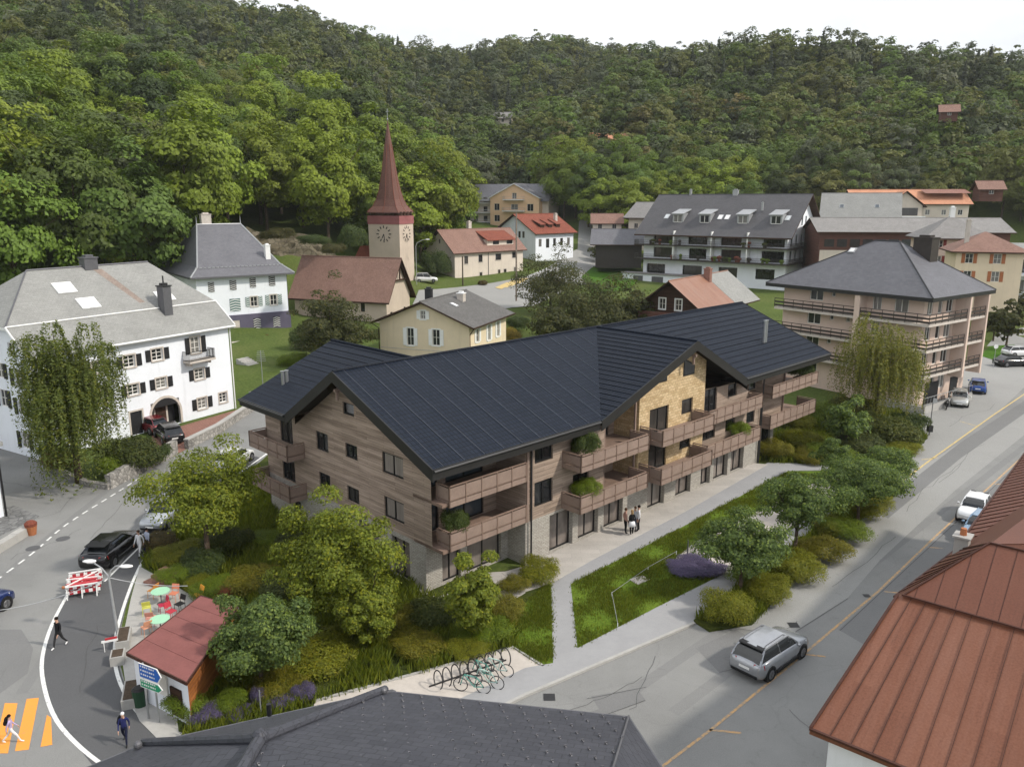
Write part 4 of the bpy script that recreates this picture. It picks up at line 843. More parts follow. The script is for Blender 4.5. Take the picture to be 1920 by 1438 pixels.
chimney(t, a+1.6, W/2+.6, hr-1, hr+1.5, 1.5, 1.1, K['stone_trim']); chimney(t, L-2.0, 2.3, zk, zk+3.0, .75, .75, K['white'])
skylight(t, ((0, 0, h), (1, 0, 0), (0, W/2, hr-h)), 7.3, 8.0, 1.1, 1.2, K['galv'], K['galv'])
m = MB()
for i in range(22): x = .2+i*.62; m.bar((x, .55, zk+.1), (x+.35, .55, zk+.1), .08, .14)
m.build('snow_guard', K['galv'], rf)
# ---- church: nave and tower
p = (-37.4, 138.11, 110.48); L, W, h, hr = 17.88, 8.19, 4.72, 10.6
t = bld('church', 'stone church with brown tiled nave and clock tower under a tall flared red spire', p, 1.0, 'church')
H = {'f': [(13.0, 1.9, 13.8, 3.6), (9.0, 1.9, 9.8, 3.6), (5, 1.9, 5.8, 3.6)], 'r': [(1.2, .1, 2.0, 1.9), (5.9, .6, 6.6, 2.2)]}
body(t, L, W, h+.2, hr+.1, K['church_wall'], H, 'u', z0=-1); wins(t, L, W, H, K['darkwood'], K['glass'], 0, 0)
gable_roof(t, L, W, h+.1, hr, .9, [K['tile_brown'], K['darkwood']], 'u', .25, .8)
m = MB(); m.bar((L+.5, .2, h+.2), (L+.5, W/2, hr-.5), .2); m.bar((L+.5, W-.2, h+.2), (L+.5, W/2, hr-.5), .2); m.bar((L+.4, W*.25, h+2.3), (L+.4, W*.75, h+2.3), .2); m.bar((L+.4, W/2, h+2.3), (L+.4, W/2, hr-.4), .18); m.build('gable_truss', K['darkwood'], t)
# tower in the church's frame
TP = (-29.88, 170.34, 109.9)
def tl(u, v):   # tower local -> church local
    return u, v
dx, dy = TP[0]-p[0], TP[1]-p[1]; az = radians(p[2]); tu = dx*sin(az)+dy*cos(az); tv = -dx*cos(az)+dy*sin(az)
TL, TW, th_, tip = 7.24, 6.15, 15.2, 36.0
tu -= 0; m = MB(); x0, y0 = tu, tv
m.box(x0, y0, -1, x0+TL, y0+TW, th_); m.build('tower_wall', K['church_wall'], t)
m = MB(); m.box(x0-.12, y0-.12, th_, x0+TL+.12, y0+TW+.12, th_+1.7); m.build('tower_band', K['pinkband'], t)
m = MB()
for i in range(5): m.box(x0+.5+i*1.35, y0-.16, th_+1.7, x0+1.2+i*1.35, y0+.2, th_+2.5)
for i in range(4): m.box(x0+TL-.2, y0+.4+i*1.5, th_+1.7, x0+TL+.16, y0+1.1+i*1.5, th_+2.5)
m.box(x0+.1, y0+.1, th_+1.7, x0+TL-.1, y0+TW-.1, th_+2.45); m.build('belfry', K['darkwood'], t)
m = MB(); cx, cy = x0+TL/2, y0+TW/2; rg = []
for z, r, q in ((th_+2.3, 5.15, 1), (th_+2.5, 5.05, 1), (th_+3.6, 3.85, .9), (th_+5.0, 3.05, .75), (th_+7, 2.45, .5), (th_+11, 1.65, .35), (th_+16, .85, .3), (tip-1.0, .2, .3), (tip, .03, .3)):
    ring = []
    for i in range(16):
        an = pi/4+2*pi*i/16; sq = 1/max(abs(cos(an)), abs(sin(an)))*.7071*1.0; k = r*(q*sq*1.0+(1-q)*.9)
        ring.append((cx+k*cos(an), cy+k*sin(an)*.95, z))
    rg.append(ring)
m.rings(rg); sp = m.build('spire', bricks('spire_tile', (.125, .062, .05), (.185, .095, .078), (.05, .025, .02), .25, .22, .012, .8, .6, .5, .7, .2), t)
m = MB()
for i in range(0, 16, 2): m.tube([Vector(r[i])+Vector((0, 0, .03)) for r in rg[1:7]], .05, 4)
m.build('spire_rib', K['tile_red'], sp); m = MB(); m.cyl((cx, cy, tip-.3), (cx, cy, tip+2.2), .05); m.ball((cx, cy, tip+.1), .18); m.bar((cx-.4, cy, tip+1.6), (cx+.4, cy, tip+1.6), .06); m.build('spire_finial', K['galv'], sp)
def clock(par, c, a, n, r):
    c, a, n = Vector(c), Vector(a), Vector(n); up = Vector((0, 0, 1)); m = MB(); d = MB()
    ci = [c+a*r*cos(i*pi/16)+up*r*sin(i*pi/16)+n*.05 for i in range(32)]; m.face([tuple(q) for q in ci]); f = m.build('clock_face', K['church_wall'], par)
    for i in range(12):
        an = i*pi/6; q = c+a*r*.82*cos(an)+up*r*.82*sin(an)+n*.07; e = a*cos(an)+up*sin(an); d.bar(q-e*r*.15, q+e*r*.15, .2, .06, up=tuple(n))
    d.bar(c+n*.09, c+n*.09+a*r*-.25-up*r*.5, .16, .05, up=tuple(n)); d.bar(c+n*.1, c+n*.1+a*r*.1-up*r*.72, .12, .05, up=tuple(n)); d.build('clock_hand', K['shutter_dark'], f)
clock(t, (cx, y0, 13.2), (1, 0, 0), (0, -1, 0), 1.75); clock(t, (x0+TL, cy, 13.2), (0, 1, 0), (1, 0, 0), 1.7)
# side chapel left of the tower
m = MB(); m.box(x0-3.4, y0+1, -1, x0, y0+5, 8.2); m.build('chapel_wall', K['white_wall'], t); m = MB(); m.slab([(x0-3.9, y0+.5, 8.2), (x0, y0+.5, 8.2), (x0, y0+3, 10.6), (x0-3.9, y0+3, 10.6)], .2); m.slab([(x0-3.9, y0+3, 10.6), (x0, y0+3, 10.6), (x0, y0+5.5, 8.2), (x0-3.9, y0+5.5, 8.2)], .2); m.build('chapel_roof', K['tile_red'], t)
# ---- cream house behind the new block
p = (-17.52, 105.6, 110.36); L, W, h, hr = 12.89, 13.15, 5.78, 8.42
t = bld('cream_house', 'cream house with low dark grey gable roof just behind the navy roof', p)
H = {'f': [(6.05, 6.05, 6.75, 7.15), (4.0, 2.5, 5.0, 4.8), (7.7, 2.7, 8.75, 4.8)], 'r': [(2.2, 3, 3.2, 4.7), (6.2, 2.6, 7.2, 4.7), (9.5, 2.6, 10.5, 4.7)]}
body(t, L, W, h, hr, K['cream_wall'], H, 'v'); wins(t, L, W, H, K['frame_white'], K['glass_house'], 1, 1, K['white'], K['white'], .5)
m = MB(); m.box(0, -.03, 1.95, L, -.002, 2.05); m.build('string_course', K['stone_trim'], t)
gable_roof(t, L, W, h+.03, hr, .9, [K['slate_dark'], K['darkwood']], 'v', .22, 1.0)
chimney(t, 4.6, 5.5, 7.0, 9.3, .9, .7, K['dark_metal']); chimney(t, 8.3, 8.0, 7.5, 8.6, .9, .9, K['stone_trim'], K['white'])
k = (hr-h)/(L/2); PP = ((L+1, 0, h-k), (0, 1, 0), (-(L/2), 0, hr-h)); skylight(t, PP, 4.5, 5.5, .9, 1.1, K['white'], K['galv'])
m = MB(); m.tube([(-1.0, -.6, 5.3), (-.1, -.15, 4.6), (-.1, -.15, 0)], .06, 6); m.tube([(L+1.1, -.9, 5.35), (L+1.1, W+.9, 5.35)], .08, 6); m.tube([(L+1.0, -.7, 5.3), (L+.15, -.12, 4.4), (L+.15, -.12, 0)], .06, 6); m.build('gutter', K['darkwood'], t)
# ---- long pale house
p = (-13.03, 184.76, 47.25); L, W, h, hr = 21.39, 10.82, 6.82, 11.37
t = bld('pale_house', 'long pale pink house with brown tiled roof and wide dormer beside the street', p, 3.0)
H = {'f': [(2.8, 3.7, 3.9, 5.5), (7.1, 3.9, 8.3, 5.6), (12.4, 4.1, 14.2, 5.6), (17.8, 4.4, 19.2, 5.8), (7.4, .2, 8.2, 1.5), (13.2, .6, 13.9, 1.8), (15.05, .05, 15.9, 1.85), (18.4, .9, 19.1, 2.1)], 'l': [(4, 5.2, 4.9, 6.4), (5, 8.3, 5.6, 9.2), (7, 2.2, 8, 3.6)]}
body(t, L, W, h, hr, K['pale_wall'], H, 'u', z0=-1.5); wins(t, L, W, H, K['darkwood'], K['glass_house'], 1, 1, None, K['stone_trim'])
gable_roof(t, L, W, h, hr, .8, [K['tile_brown'], K['darkwood']], 'u', .22, .7)
m = MB(); m.box(10.6, .9, 7.4, 19.0, 4.5, 8.9); d = m.build('dormer', K['pale_wall'], t); m = MB(); m.slab([(10.2, .3, 8.85), (19.4, .3, 8.85), (19.4, 4.9, 10.9), (10.2, 4.9, 10.9)], .2); m.build('dormer_roof', K['tile_red'], d)
for x in (12.4, 16.8): m = MB(); m.box(x, .86, 7.75, x+1.9, .895, 8.6); m.build('dormer_window', K['glass_house'], d)
chimney(t, 9.3, W/2+.6, hr-1, hr+1.6, .9, .9, K['stone_trim']); m = MB(); m.tube([(10.1, -.08, -1), (10.1, -.08, 6.5)], .06); m.build('downpipe', K['grey_metal'], t)
# ---- white house with red roof
p = (-4.47, 225.66, 135.75); L, W, h, hr = 15.29, 14.93, 6.9, 11.37
t = bld('red_roofed_house', 'white house with dark red roof and dormers beyond the long pale house', p, 6.0)
H = {'f': [(6, 5.2, 6.9, 6.9), (8.8, 5.2, 9.7, 6.9), (10.3, 5.2, 11.2, 6.9)], 'r': [(1.2, 3.0, 2.3, 5.0), (4.0, 2.6, 5.3, 5.0), (6.8, 3, 7.9, 5), (9.6, 3, 10.7, 5), (12.4, 3, 13.5, 5)]}
body(t, L, W, h, hr, K['white_wall'], H, 'v', z0=-3); wins(t, L, W, H, K['darkwood'], K['glass_house'], 1, 1)
gable_roof(t, L, W, h, hr, .9, [K['tile_red'], K['darkwood']], 'v', .22, .9)
for y in (3.5, 6.6, 9.7):
    m = MB(); m.box(L-3.2, y, 7.6, L-1.6, y+1.5, 8.8); d = m.build('dormer', K['darkwood'], t); m = MB(); m.slab([(L-1.3, y-.3, 8.75), (L-1.3, y+1.8, 8.75), (L-4.6, y+1.8, 10.0), (L-4.6, y-.3, 10.0)], .15); m.build('dormer_roof', K['tile_red'], d)
chimney(t, L-3.9, 11.8, 8, 11.3, .8, .8, K['stone_trim'])
# ---- peach apartment house
p = (-7.25, 274.17, 114.51); L, W, h, hr = 17.51, 12, 10.0, 14.35
t = bld('peach_house', 'peach gabled apartment house with white balconies and solar panels at the forest edge', p, 12.0)
H = {'f': [(8.0, 9.4, 9.6, 11.3), (7.6, 5.9, 10.1, 7.7), (1.5, 5.7, 3.4, 7.9), (13.4, 5.5, 15.6, 7.8), (1.5, 2.1, 3.5, 4.2), (7.6, 2.2, 10, 4.2), (13.4, 2.2, 15.4, 4.2)]}
body(t, L, W, h, hr, K['peach_wall'], H, 'v', z0=-4); wins(t, L, W, H, K['frame_white'], K['glass_house'], 1, 0)
gable_roof(t, L, W, h, hr, .6, [K['slate_blue'], K['white']], 'v', .25, .6)
for z, a_, b_ in ((9.2, 5.2, 12.4), (5.6, 5.0, 12.6)): m = MB(); m.box(a_, -1.5, z-.25, b_, 0, z); q = m.build('balcony', K['white'], t); railing(q, [(a_, 0), (a_, -1.45), (b_, -1.45), (b_, 0)], z, z+1, K['galv'], .3)
m = MB(); m.box(-8.5, 2, -4, 0, W-1, 9.0); m.box(L, 3, -4, L+2.2, W, 9.5); m.each('wing_wall', K['pale_wall'], t)
m = MB(); m.slab([(-9.2, 1.2, 8.8), (L/2, 1.2, 8.8), (L/2, W/2+1.5, 14.3), (-9.2, W/2+1.5, 14.3)], .2); m.slab([(L/2, 1.2, 8.8), (L+3, 1.2, 8.8), (L+3, W/2+1.5, 14.3), (L/2, W/2+1.5, 14.3)], .2); m.build('wing_roof', K['slate_blue'], t)
for i in range(3): z = 2.2+i*3.1; m = MB(); m.box(-7, 1.9, z, -5.6, 1.97, z+1.6); m.box(-3.4, 1.9, z, -2.0, 1.97, z+1.6); m.build('window', K['glass_house'], t); m = MB(); m.box(-8, .9, z-.5, -.4, 2, z-.3); m.box(-8, .85, z+.4, -.4, .95, z+.5); m.build('balcony', K['white'], t)
s = Vector((0, W/2+.3, 5.5)).normalized()
for i in range(6): m = MB(); c = Vector((-7.8+i*1.55, 3.9, 11.05)); a_ = Vector((.7, 0, 0)); m.face([tuple(c-a_-s*1.0), tuple(c+a_-s*1.0), tuple(c+a_+s*1.0), tuple(c-a_+s*1.0)]); m.build('solar_panel', K['glass'], t)
# ---- large balconied apartment house
p = (32.22, 198.99, 127.1); L, W, h, hr = 34.97, 20.11, 12.4, 20.38
t = bld('chalet_block', 'long white apartment house with wide dark balconies, four dormers and big grey roof', p, 2.0, 'building')
H = {'f': [(2.7, 8.9, 7.6, 11.6), (11.6, 8.9, 16.4, 11.6), (19.7, 8.9, 24.6, 11.6), (29.6, 8.9, 34.4, 11.6), (2.7, 5.6, 7.5, 8.0), (11.9, 5.6, 16.3, 8.0), (19.9, 5.5, 24.6, 8.0), (29.4, 5.5, 34.4, 8.0), (1.0, 1.7, 5.9, 4.0), (10.5, 1.7, 15.4, 4.0), (19.5, 1.7, 24, 4.0), (28.3, 1.7, 32.6, 4.0)], 'r': [(2, 9, 3.4, 11.5), (5.2, 9, 6.6, 11.5), (8.8, 9, 10, 11.5), (2, 5.6, 3.4, 8), (5.2, 5.6, 6.6, 8), (8.8, 5.6, 10, 8), (8.4, 13.5, 9.4, 15.5), (11, 13.5, 12, 15.5)]}
body(t, L, W, h, hr, K['white_wall'], H, 'u', z0=-3); wins(t, L, W, H, K['frame_dark'], K['glass'], 2, 0, rd=.5)
gable_roof(t, L, W, h+.3, hr, 1.6, [K['tile_darkgrey'], K['darkwood']], 'u', .3, 2.2)
for z in (8.7, 5.35):
    m = MB(); m.box(-1.5, -2.2, z-.25, L+1.2, 0, z); m.box(L, 0, z-.25, L+1.3, W*.7, z); q = m.build('balcony', K['rail_dark'], t)
    railing(q, [(-1.5, 0), (-1.5, -2.15), (L+1.2, -2.15), (L+1.2, W*.7)], z, z+1.05, K['rail_dark'], .16, 3)
m = MB()
for x in (8.6, 18, 26.5): m.box(x, -2.0, 5.4, x+.25, 0, 12)
m.each('balcony_divider', K['white'], t)
rs = random.Random(3)
for i in range(26):   # plants, parasols and furniture on the balconies
    x = rs.uniform(-.5, L); z = rs.choice((8.7, 5.35))
    m = MB(); m.ball((x, -1.6, z+rs.uniform(.6, 1.0)), (rs.uniform(.3, .8), .35, rs.uniform(.3, .5)), n=7, m=4); m.box(x-.25, -1.8, z, x+.25, -1.4, z+.45)
    tag(m.build('balcony_plant', rs.choice([K['lawn'], K['tile_red'], K['meadow'], K['rail_dark']]), t))
kk = (hr-h-.3)/(W/2)
for x in (6.6, 13.4, 22.6, 30.2):
    m = MB(); m.box(x, 1.6, 13.4, x+2.7, 6.0, 16.0); d = m.build('dormer', K['galv'], t); m = MB(); m.slab([(x-.25, 1.2, 15.95), (x+2.95, 1.2, 15.95), (x+2.95, 6.6, 17.2), (x-.25, 6.6, 17.2)], .2); m.build('dormer_roof', K['galv'], d)
    m = MB(); m.box(x+.4, 1.55, 14.0, x+2.3, 1.595, 15.5); m.build('dormer_window', K['glass_house'], d); m = MB(); m.box(x+1.28, 1.52, 14.0, x+1.42, 1.548, 15.5); m.box(x+.3, 1.52, 13.85, x+2.4, 1.548, 14.0); m.build('window_bar', K['frame_white'], d)
PP = ((0, -2.2, h+.3-kk*2.2), (1, 0, 0), (0, W/2, hr-h-.3))
for x, g in ((4.3, K['glass_sky']), (17.9, K['white']), (19.6, K['white']), (33.6, K['glass_sky'])): skylight(t, PP, x, 6.8, 1.2, 1.7, g, K['galv'])
chimney(t, 18.5, W/2, hr-.4, hr+.9, 1.2, .9, K['galv']); chimney(t, 7, W/2, hr-.4, hr+1.0, .5, .5, K['galv']); chimney(t, 27, W/2-5, 16.7, 18.4, .4, .4, K['galv'])
m = MB(); m.box(-4, -3, -3, L*.5, -.4, 1.6); m.build('garage', K['white_wall'], t); m = MB(); m.box(-1, -3.06, -.6, 1.6, -3.003, 1.2); m.box(4, -3.06, -.6, 7, -3.003, 1.2); m.each('garage_door', K['grey_metal'], t); m = MB(); m.box(-4.2, -3.3, 1.6, L*.5+.2, -.3, 1.85); m.build('garage_roof', K['tile_grey'], t)
# ---- brown wooden chalet
p = (19.99, 120.78, 126.84); L, W, h, hr = 8.81, 19.2, 6.4, 9.63
t = bld('wooden_chalet', 'dark brown wooden chalet with rusty orange roof sheets', p)
H = {'f': [(2.4, 5.3, 3.4, 6.9), (5.0, 5.3, 6.0, 6.9)], 'r': [(2, 4, 3.2, 5.4), (7, 4, 8.2, 5.4), (12, 4, 13.2, 5.4)]}
body(t, L, W, h, hr, K['darkwood'], H, 'v'); wins(t, L, W, H, K['frame_white'], K['glass_house'], 1, 1, None, K['white'])
gable_roof(t, L, W, h-.1, hr, 1.4, [metalroof('orange_sheet', (.20, .085, .05), (.34, .15, .085), (.27, .17, .13)), K['darkwood']], 'v', .2, 1.4)
ks = (hr-h+.1)/(L/2); m = MB(); m.slab([(L/2, W*.58, hr+.03), (L/2, W+1.45, hr+.03), (L+1.42, W+1.45, h-.1-ks*1.42+.03), (L+1.42, W*.58, h-.1-ks*1.42+.03)], .03); m.build('roof_patch', K['slate_grey'], t)
m = MB(); m.bar((-1.2, -1.2, 5.3), (.1, -.1, 4.0), .2); m.box(-.4, -1.3, 4.05, L+.4, 0, 4.2); m.box(-.4, -1.3, 4.2, L+.4, -1.22, 5.0); m.build('balcony', K['brownwall'], t)
chimney(t, L*.6, W*.55, 8.2, 10.6, 1.0, .9, K['tile_pinkish'])
# ---- pink apartment block: x runs along the left facade to the near corner, y along the right facade
p = (41.44, 78.98, 143.68); OV = 1.55; L, W, h, hr, ap = 19.62-2*OV, 12.33-2*OV+1.2, 11.64, 16.68, 9.06-OV
t = thing('pink_block', 'pink four storey apartment block with wraparound balconies and grey hipped roof', 'building', (p[0]-OV*sin(radians(p[2]))-OV*cos(radians(p[2])), p[1]-OV*cos(radians(p[2]))+OV*sin(radians(p[2])), 0), radians(90-p[2]))
FL = [(a-1.9, b_, c-1.9, d_) for a, b_, c, d_ in ((5.3, 10.0, 7.0, 11.3), (8.0, 10.6, 8.5, 11.3), (12.9, 9.7, 13.9, 11.2), (15.3, 9.7, 16.8, 11.2), (5.2, 7.3, 6.9, 8.8), (8.0, 8.0, 8.5, 8.8), (10.0, 8.0, 10.5, 8.8), (5.2, 4.6, 6.9, 6.1), (7.9, 5.3, 8.4, 6.2), (12.9, 7.0, 13.9, 8.5), (12.9, 4.3, 13.9, 5.8), (5.2, 1.8, 6.9, 3.3))]
RT = [(y, z, y+w, z+1.5) for z in (9.6, 6.9, 4.2, 1.4) for y, w in ((.7, 1.1), (2.9, .9), (4.6, 1.4), (8.0, 1.3))]
m = MB(); wall(m, (-L, 0), (1, 0), [(0, 0), (L, 0), (L, h), (0, h)], FL); wall(m, (0, 0), (0, 1), [(0, 0), (W, 0), (W, h), (0, h)], RT); wall(m, (0, W), (-1, 0), [(0, 0), (L, 0), (L, h), (0, h)]); wall(m, (-L, W), (0, -1), [(0, 0), (W, 0), (W, h), (0, h)]); m.build('wall', K['pink_wall'], t)
for q in FL: window(t, (-L, 0), (1, 0), q, K['frame_white'], K['glass_house'], 1 if q[2]-q[0] > .8 else 0, 0, fw=.09)
for q in RT: window(t, (0, 0), (0, 1), q, K['frame_white'], K['glass_house'], 1 if q[2]-q[0] > 1 else 0, 0, fw=.09)
for z in (9.05, 6.4, 3.75):
    m = MB(); m.box(-L-.3, -1.35, z-.35, -6.75, 0, z-.1); m.box(-6.15, -1.35, z-.35, 1.35, 0, z-.1); m.box(0, 0, z-.35, 1.35, W+.2, z-.1); q = m.build('balcony', K['stone_trim'], t)
    for pts in ([(-L-.3, -1.3), (-6.8, -1.3)], [(-6.1, -1.3), (1.3, -1.3), (1.3, 6.5)], [(1.3, 7.0), (1.3, W+.2)]):
        m = MB()
        for i in range(len(pts)-1):
            a_, b_ = pts[i], pts[i+1]
            for zz, hh in ((z+.12, .2), (z+.5, .2), (z+.88, .07)): m.bar((*a_, zz), (*b_, zz), .05, hh)
            n = int(hypot(a_[0]-b_[0], a_[1]-b_[1])/1.2)
            for k_ in range(n+1): f = k_/max(n, 1); x, y = a_[0]+(b_[0]-a_[0])*f, a_[1]+(b_[1]-a_[1])*f; m.bar((x, y, z-.1), (x, y, z+.9), .05)
        m.build('railing', K['rail_dark'], q)
m = MB(); m.box(-6.75, -1.45, 0, -6.15, 0, h); m.box(0, 6.6, 2.6, 1.5, 6.95, h); m.box(0, W+.2, 2.6, 1.5, W+.5, h); m.each('fin_wall', K['pink_wall'], t)
m = MB(); o = OV; a_, b_, c_, d_ = (-L-o, -o, h), (o, -o, h), (o, W+o, h), (-L-o, W+o, h); r0, r1 = (-ap-1.4, W/2, hr), (-ap+1.4, W/2, hr)
m.slab([a_, b_, r1, r0], .4, 0, 1); m.slab([b_, c_, r1], .4, 0, 1); m.slab([c_, d_, r0, r1], .4, 0, 1); m.slab([d_, a_, r0], .4, 0, 1); rf = m.build('roof', [K['slate_mid'], K['dark_metal']], t)
m = MB()
for q, r in ((a_, r0), (b_, r1), (c_, r1), (d_, r0)): m.tube([q, r], .08, 5)
m.tube([r0, r1], .1, 5); m.build('ridge_cap', K['dark_metal'], rf)
chimney(t, -ap+3.6, W/2+1.5, hr-2.2, hr+.4, 2.0, 1.6, K['rail_dark']); PP = ((0, -o, h), (1, 0, 0), (0, W/2+o, hr-h)); skylight(t, PP, -10.6, 6.5, .8, .8, K['white'], K['galv'])
PP = ((o, 0, h), (0, 1, 0), (-(ap+.5), 0, hr-h)); skylight(t, PP, 5.2, 7.2, .8, 1.2, K['galv'], K['galv'])
m = MB(); m.box(-3, -1.7, 0, 2.0, -1.5, .7); m.box(1.8, -1.7, 0, 2.0, 8.5, .75); w_ = m.build('ramp_wall', K['concrete'], t); railing(w_, [(-3, -1.6), (1.9, -1.6), (1.9, 8.5)], .75, 1.6, K['galv'], .6)
m = MB(); m.box(0, 2, 0, .06, 4.8, 2.3); m.box(0, 7.4, 0, .06, 9.0, 2.3); m.each('entrance', K['shutter_dark'], t)
# ---- farther houses on the right
def simple(name, label, px, dist, wpx, dpt, h, hr, wallm, roofm, az=95, axis='u', z0=None, zrow=None, ov=.8, holes=True, cat='house', base=-4):
    """house whose base centre is seen at column px at the given distance; zrow = row of the eaves line"""
    a_ = (px-960)/FPX; y = dist/sqrt(1+a_*a_); x = a_*(.975*y+4.7); L = wpx/FPX*dist*1.0
    zz = hz(x, y) if z0 is None else z0
    if zrow is not None:
        b = (719-zrow)/FPX; c, s = cos(PITCH), sin(PITCH); ze = CAMH+(-s+b*c)/(c+b*s)*y; zz = ze-h
    U = (sin(radians(az)), cos(radians(az))); t = thing(name, label, cat, (x-U[0]*L/2, y-U[1]*L/2, zz), radians(90-az))
    n = max(1, int(L/4)); H = {'f': [(L*(i+.5)/n-.6, h*.35, L*(i+.5)/n+.6, h*.35+1.4) for i in range(n)]} if holes else {}
    body(t, L, dpt, h, hr, wallm, H, axis, z0=base); wins(t, L, dpt, H, K['frame_white'], K['glass_house'], 1, 0)
    if hr > h: gable_roof(t, L, dpt, h, hr, ov, [roofm, K['darkwood']], axis, .22, ov)
    return t, L
t, L = simple('long_hall', 'long low hall with brown boarded walls and dull grey roof behind the pink block', 1700, 190, 300, 14, 6, 8.5, K['brownwall'], K['tile_grey'], 97, zrow=433, holes=False)
m = MB()
for i in range(12): m.box(1+i*2.6, -.06, 2.6, 3.0+i*2.6, -.003, 4.2)
m.build('window_band', K['glass_house'], t); m = MB(); m.box(.2, -.05, -3.9, L-.2, -.002, 1.9); m.build('plinth', K['pale_wall'], t)
t, L = simple('grey_roofed_house', 'white boarded house with steep pale grey roof left of the orange roof', 1600, 225, 118, 13, 5, 10.5, K['white_wall'], K['slate_grey'], 112, zrow=404)
PP = ((0, -.8, 4.3), (1, 0, 0), (0, 6.5, 5.5)); [skylight(t, PP, L*f, 4.5, 1.1, 1.3, K['glass_blue'], K['galv']) for f in (.25, .72)]
t, L = simple('orange_roofed_house', 'chalet with long bright orange tiled roof at the foot of the wooded hill', 1695, 245, 178, 13, 5, 8.4, K['pale_wall'], K['tile_orange'], 97, zrow=380)
m = MB(); c0 = L*.42; wall(m, (c0-4.5, -1.5), (1, 0), [(0, -3), (9, -3), (9, 4.2), (4.5, 7.6), (0, 4.2)]); q = m.build('gable_wall', K['pale_wall'], t); m = MB(); m.slab([(c0-5.4, -2.4, 3.9), (c0, -2.4, 8.0), (c0, 5, 8.0), (c0-5.4, 5, 3.9)], .2, 0, 1); m.slab([(c0, -2.4, 8.0), (c0+5.4, -2.4, 3.9), (c0+5.4, 5, 3.9), (c0, 5, 8.0)], .2, 0, 1); m.build('gable_roof', [K['tile_orange'], K['darkwood']], t); m = MB(); m.box(c0-3, -1.58, 1.6, c0+3.4, -1.502, 3.6); m.build('window', K['glass'], t); m = MB(); m.box(c0-5, -3, .4, c0+5, -1.5, .6); m.box(c0-5, -3, .6, c0+5, -2.9, 1.5); m.build('balcony', K['white'], t)
m = MB(); m.slab([(L*.62, 1, 7.42), (L+.6, 1, 7.42), (L+.6, 5.6, 8.47), (L*.62, 5.6, 8.47)], .05); m.build('pale_tiles', K['tile_pinkish'], t)
def hip(name, label, px, dist, wpx, dpt, h, hr, wallm, roofm, az, zrow, shut=None):
    a_ = (px-960)/FPX; y = dist/sqrt(1+a_*a_); x = a_*(.975*y+4.7); L = wpx/FPX*dist; b = (719-zrow)/FPX; c, s = cos(PITCH), sin(PITCH); zz = CAMH+(-s+b*c)/(c+b*s)*y-h
    U = (sin(radians(az)), cos(radians(az))); t = thing(name, label, 'house', (x-U[0]*L/2, y-U[1]*L/2, zz), radians(90-az))
    H = {'f': [(L*.2-.55, h-2.0, L*.2+.55, h-.5), (L*.62-.55, h-2.0, L*.62+.55, h-.5), (L*.2-.55, h-4.8, L*.2+.55, h-3.2), (L*.62-.55, h-4.8, L*.62+.55, h-3.2)]}
    body(t, L, dpt, h, h, wallm, H, 'n', z0=-3); wins(t, L, dpt, H, K['frame_white'], K['glass_house'], 1, 1, shut, None, .5)
    m = MB(); o = .9; e = h-.2; r = min(L, dpt)/2; q = [(-o, -o, e), (L+o, -o, e), (L+o, dpt+o, e), (-o, dpt+o, e)]; r0, r1 = ((r, dpt/2, hr), (L-r+.01, dpt/2, hr)) if L >= dpt else ((L/2, r, hr), (L/2, dpt-r, hr))
    m.slab([q[0], q[1], r1, r0] if L >= dpt else [q[0], q[1], r0], .2, 0, 1); m.slab([q[1], q[2], r1] if L >= dpt else [q[1], q[2], r1, r0], .2, 0, 1); m.slab([q[2], q[3], r0, r1] if L >= dpt else [q[2], q[3], r1], .2, 0, 1); m.slab([q[3], q[0], r0] if L >= dpt else [q[3], q[0], r0, r1], .2, 0, 1)
    m.build('roof', [roofm, K['darkwood']], t); return t, L, r0
K['shutter_red'] = plain('shutter_red', (.20, .035, .03), .7, .12, 2); K['shutter_orange'] = plain('shutter_orange', (.38, .14, .06), .7, .12, 2)
t, L, r0 = hip('pyramid_roofed_house', 'pink house with dark red shutters under a grey pyramid roof', 1778, 160, 92, 9.5, 6.5, 10.0, K['pink_wall'], K['tile_grey'], 100, 445, K['shutter_red']); chimney(t, r0[0]+.2, r0[1], r0[2]-.7, r0[2]+1.4, .8, .8, K['white'])
t, L, r0 = hip('brown_roofed_house', 'pale yellow house with orange shutters and brown hipped roof at the right edge', 1836, 146, 96, 9, 6.5, 9.2, K['cream_wall'], K['tile_brown'], 108, 470, K['shutter_orange']); chimney(t, 1.6, 2, 7.5, 11.0, .6, .6, K['stone_trim'])
# white modern building at the right edge
q = G(1893, 590, 0); t = thing('modern_building', 'white flat-fronted modern building with grey loggias cut by the right edge', 'building', (q[0], q[1]+2, 0), radians(-18))
m = MB(); wall(m, (0, 0), (1, 0), [(0, 0), (16, 0), (16, 11), (0, 11)], [(1.6, .6, 4, 3.0), (1.6, 4.2, 4.2, 6.4), (1.0, 7.6, 7, 10.2), (5.5, .6, 8, 3), (6, 4.2, 8.6, 6.4)], rd=.6); wall(m, (0, 12), (0, -1), [(0, 0), (12, 0), (12, 11), (0, 11)]); m.build('wall', K['white_wall'], t)
for h_ in [(1.6, .6, 4, 3.0), (1.6, 4.2, 4.2, 6.4), (1.0, 7.6, 7, 10.2), (5.5, .6, 8, 3), (6, 4.2, 8.6, 6.4)]: window(t, (0, 0), (1, 0), h_, K['frame_white'], K['glass_house'], 1, 0, rd=.55)
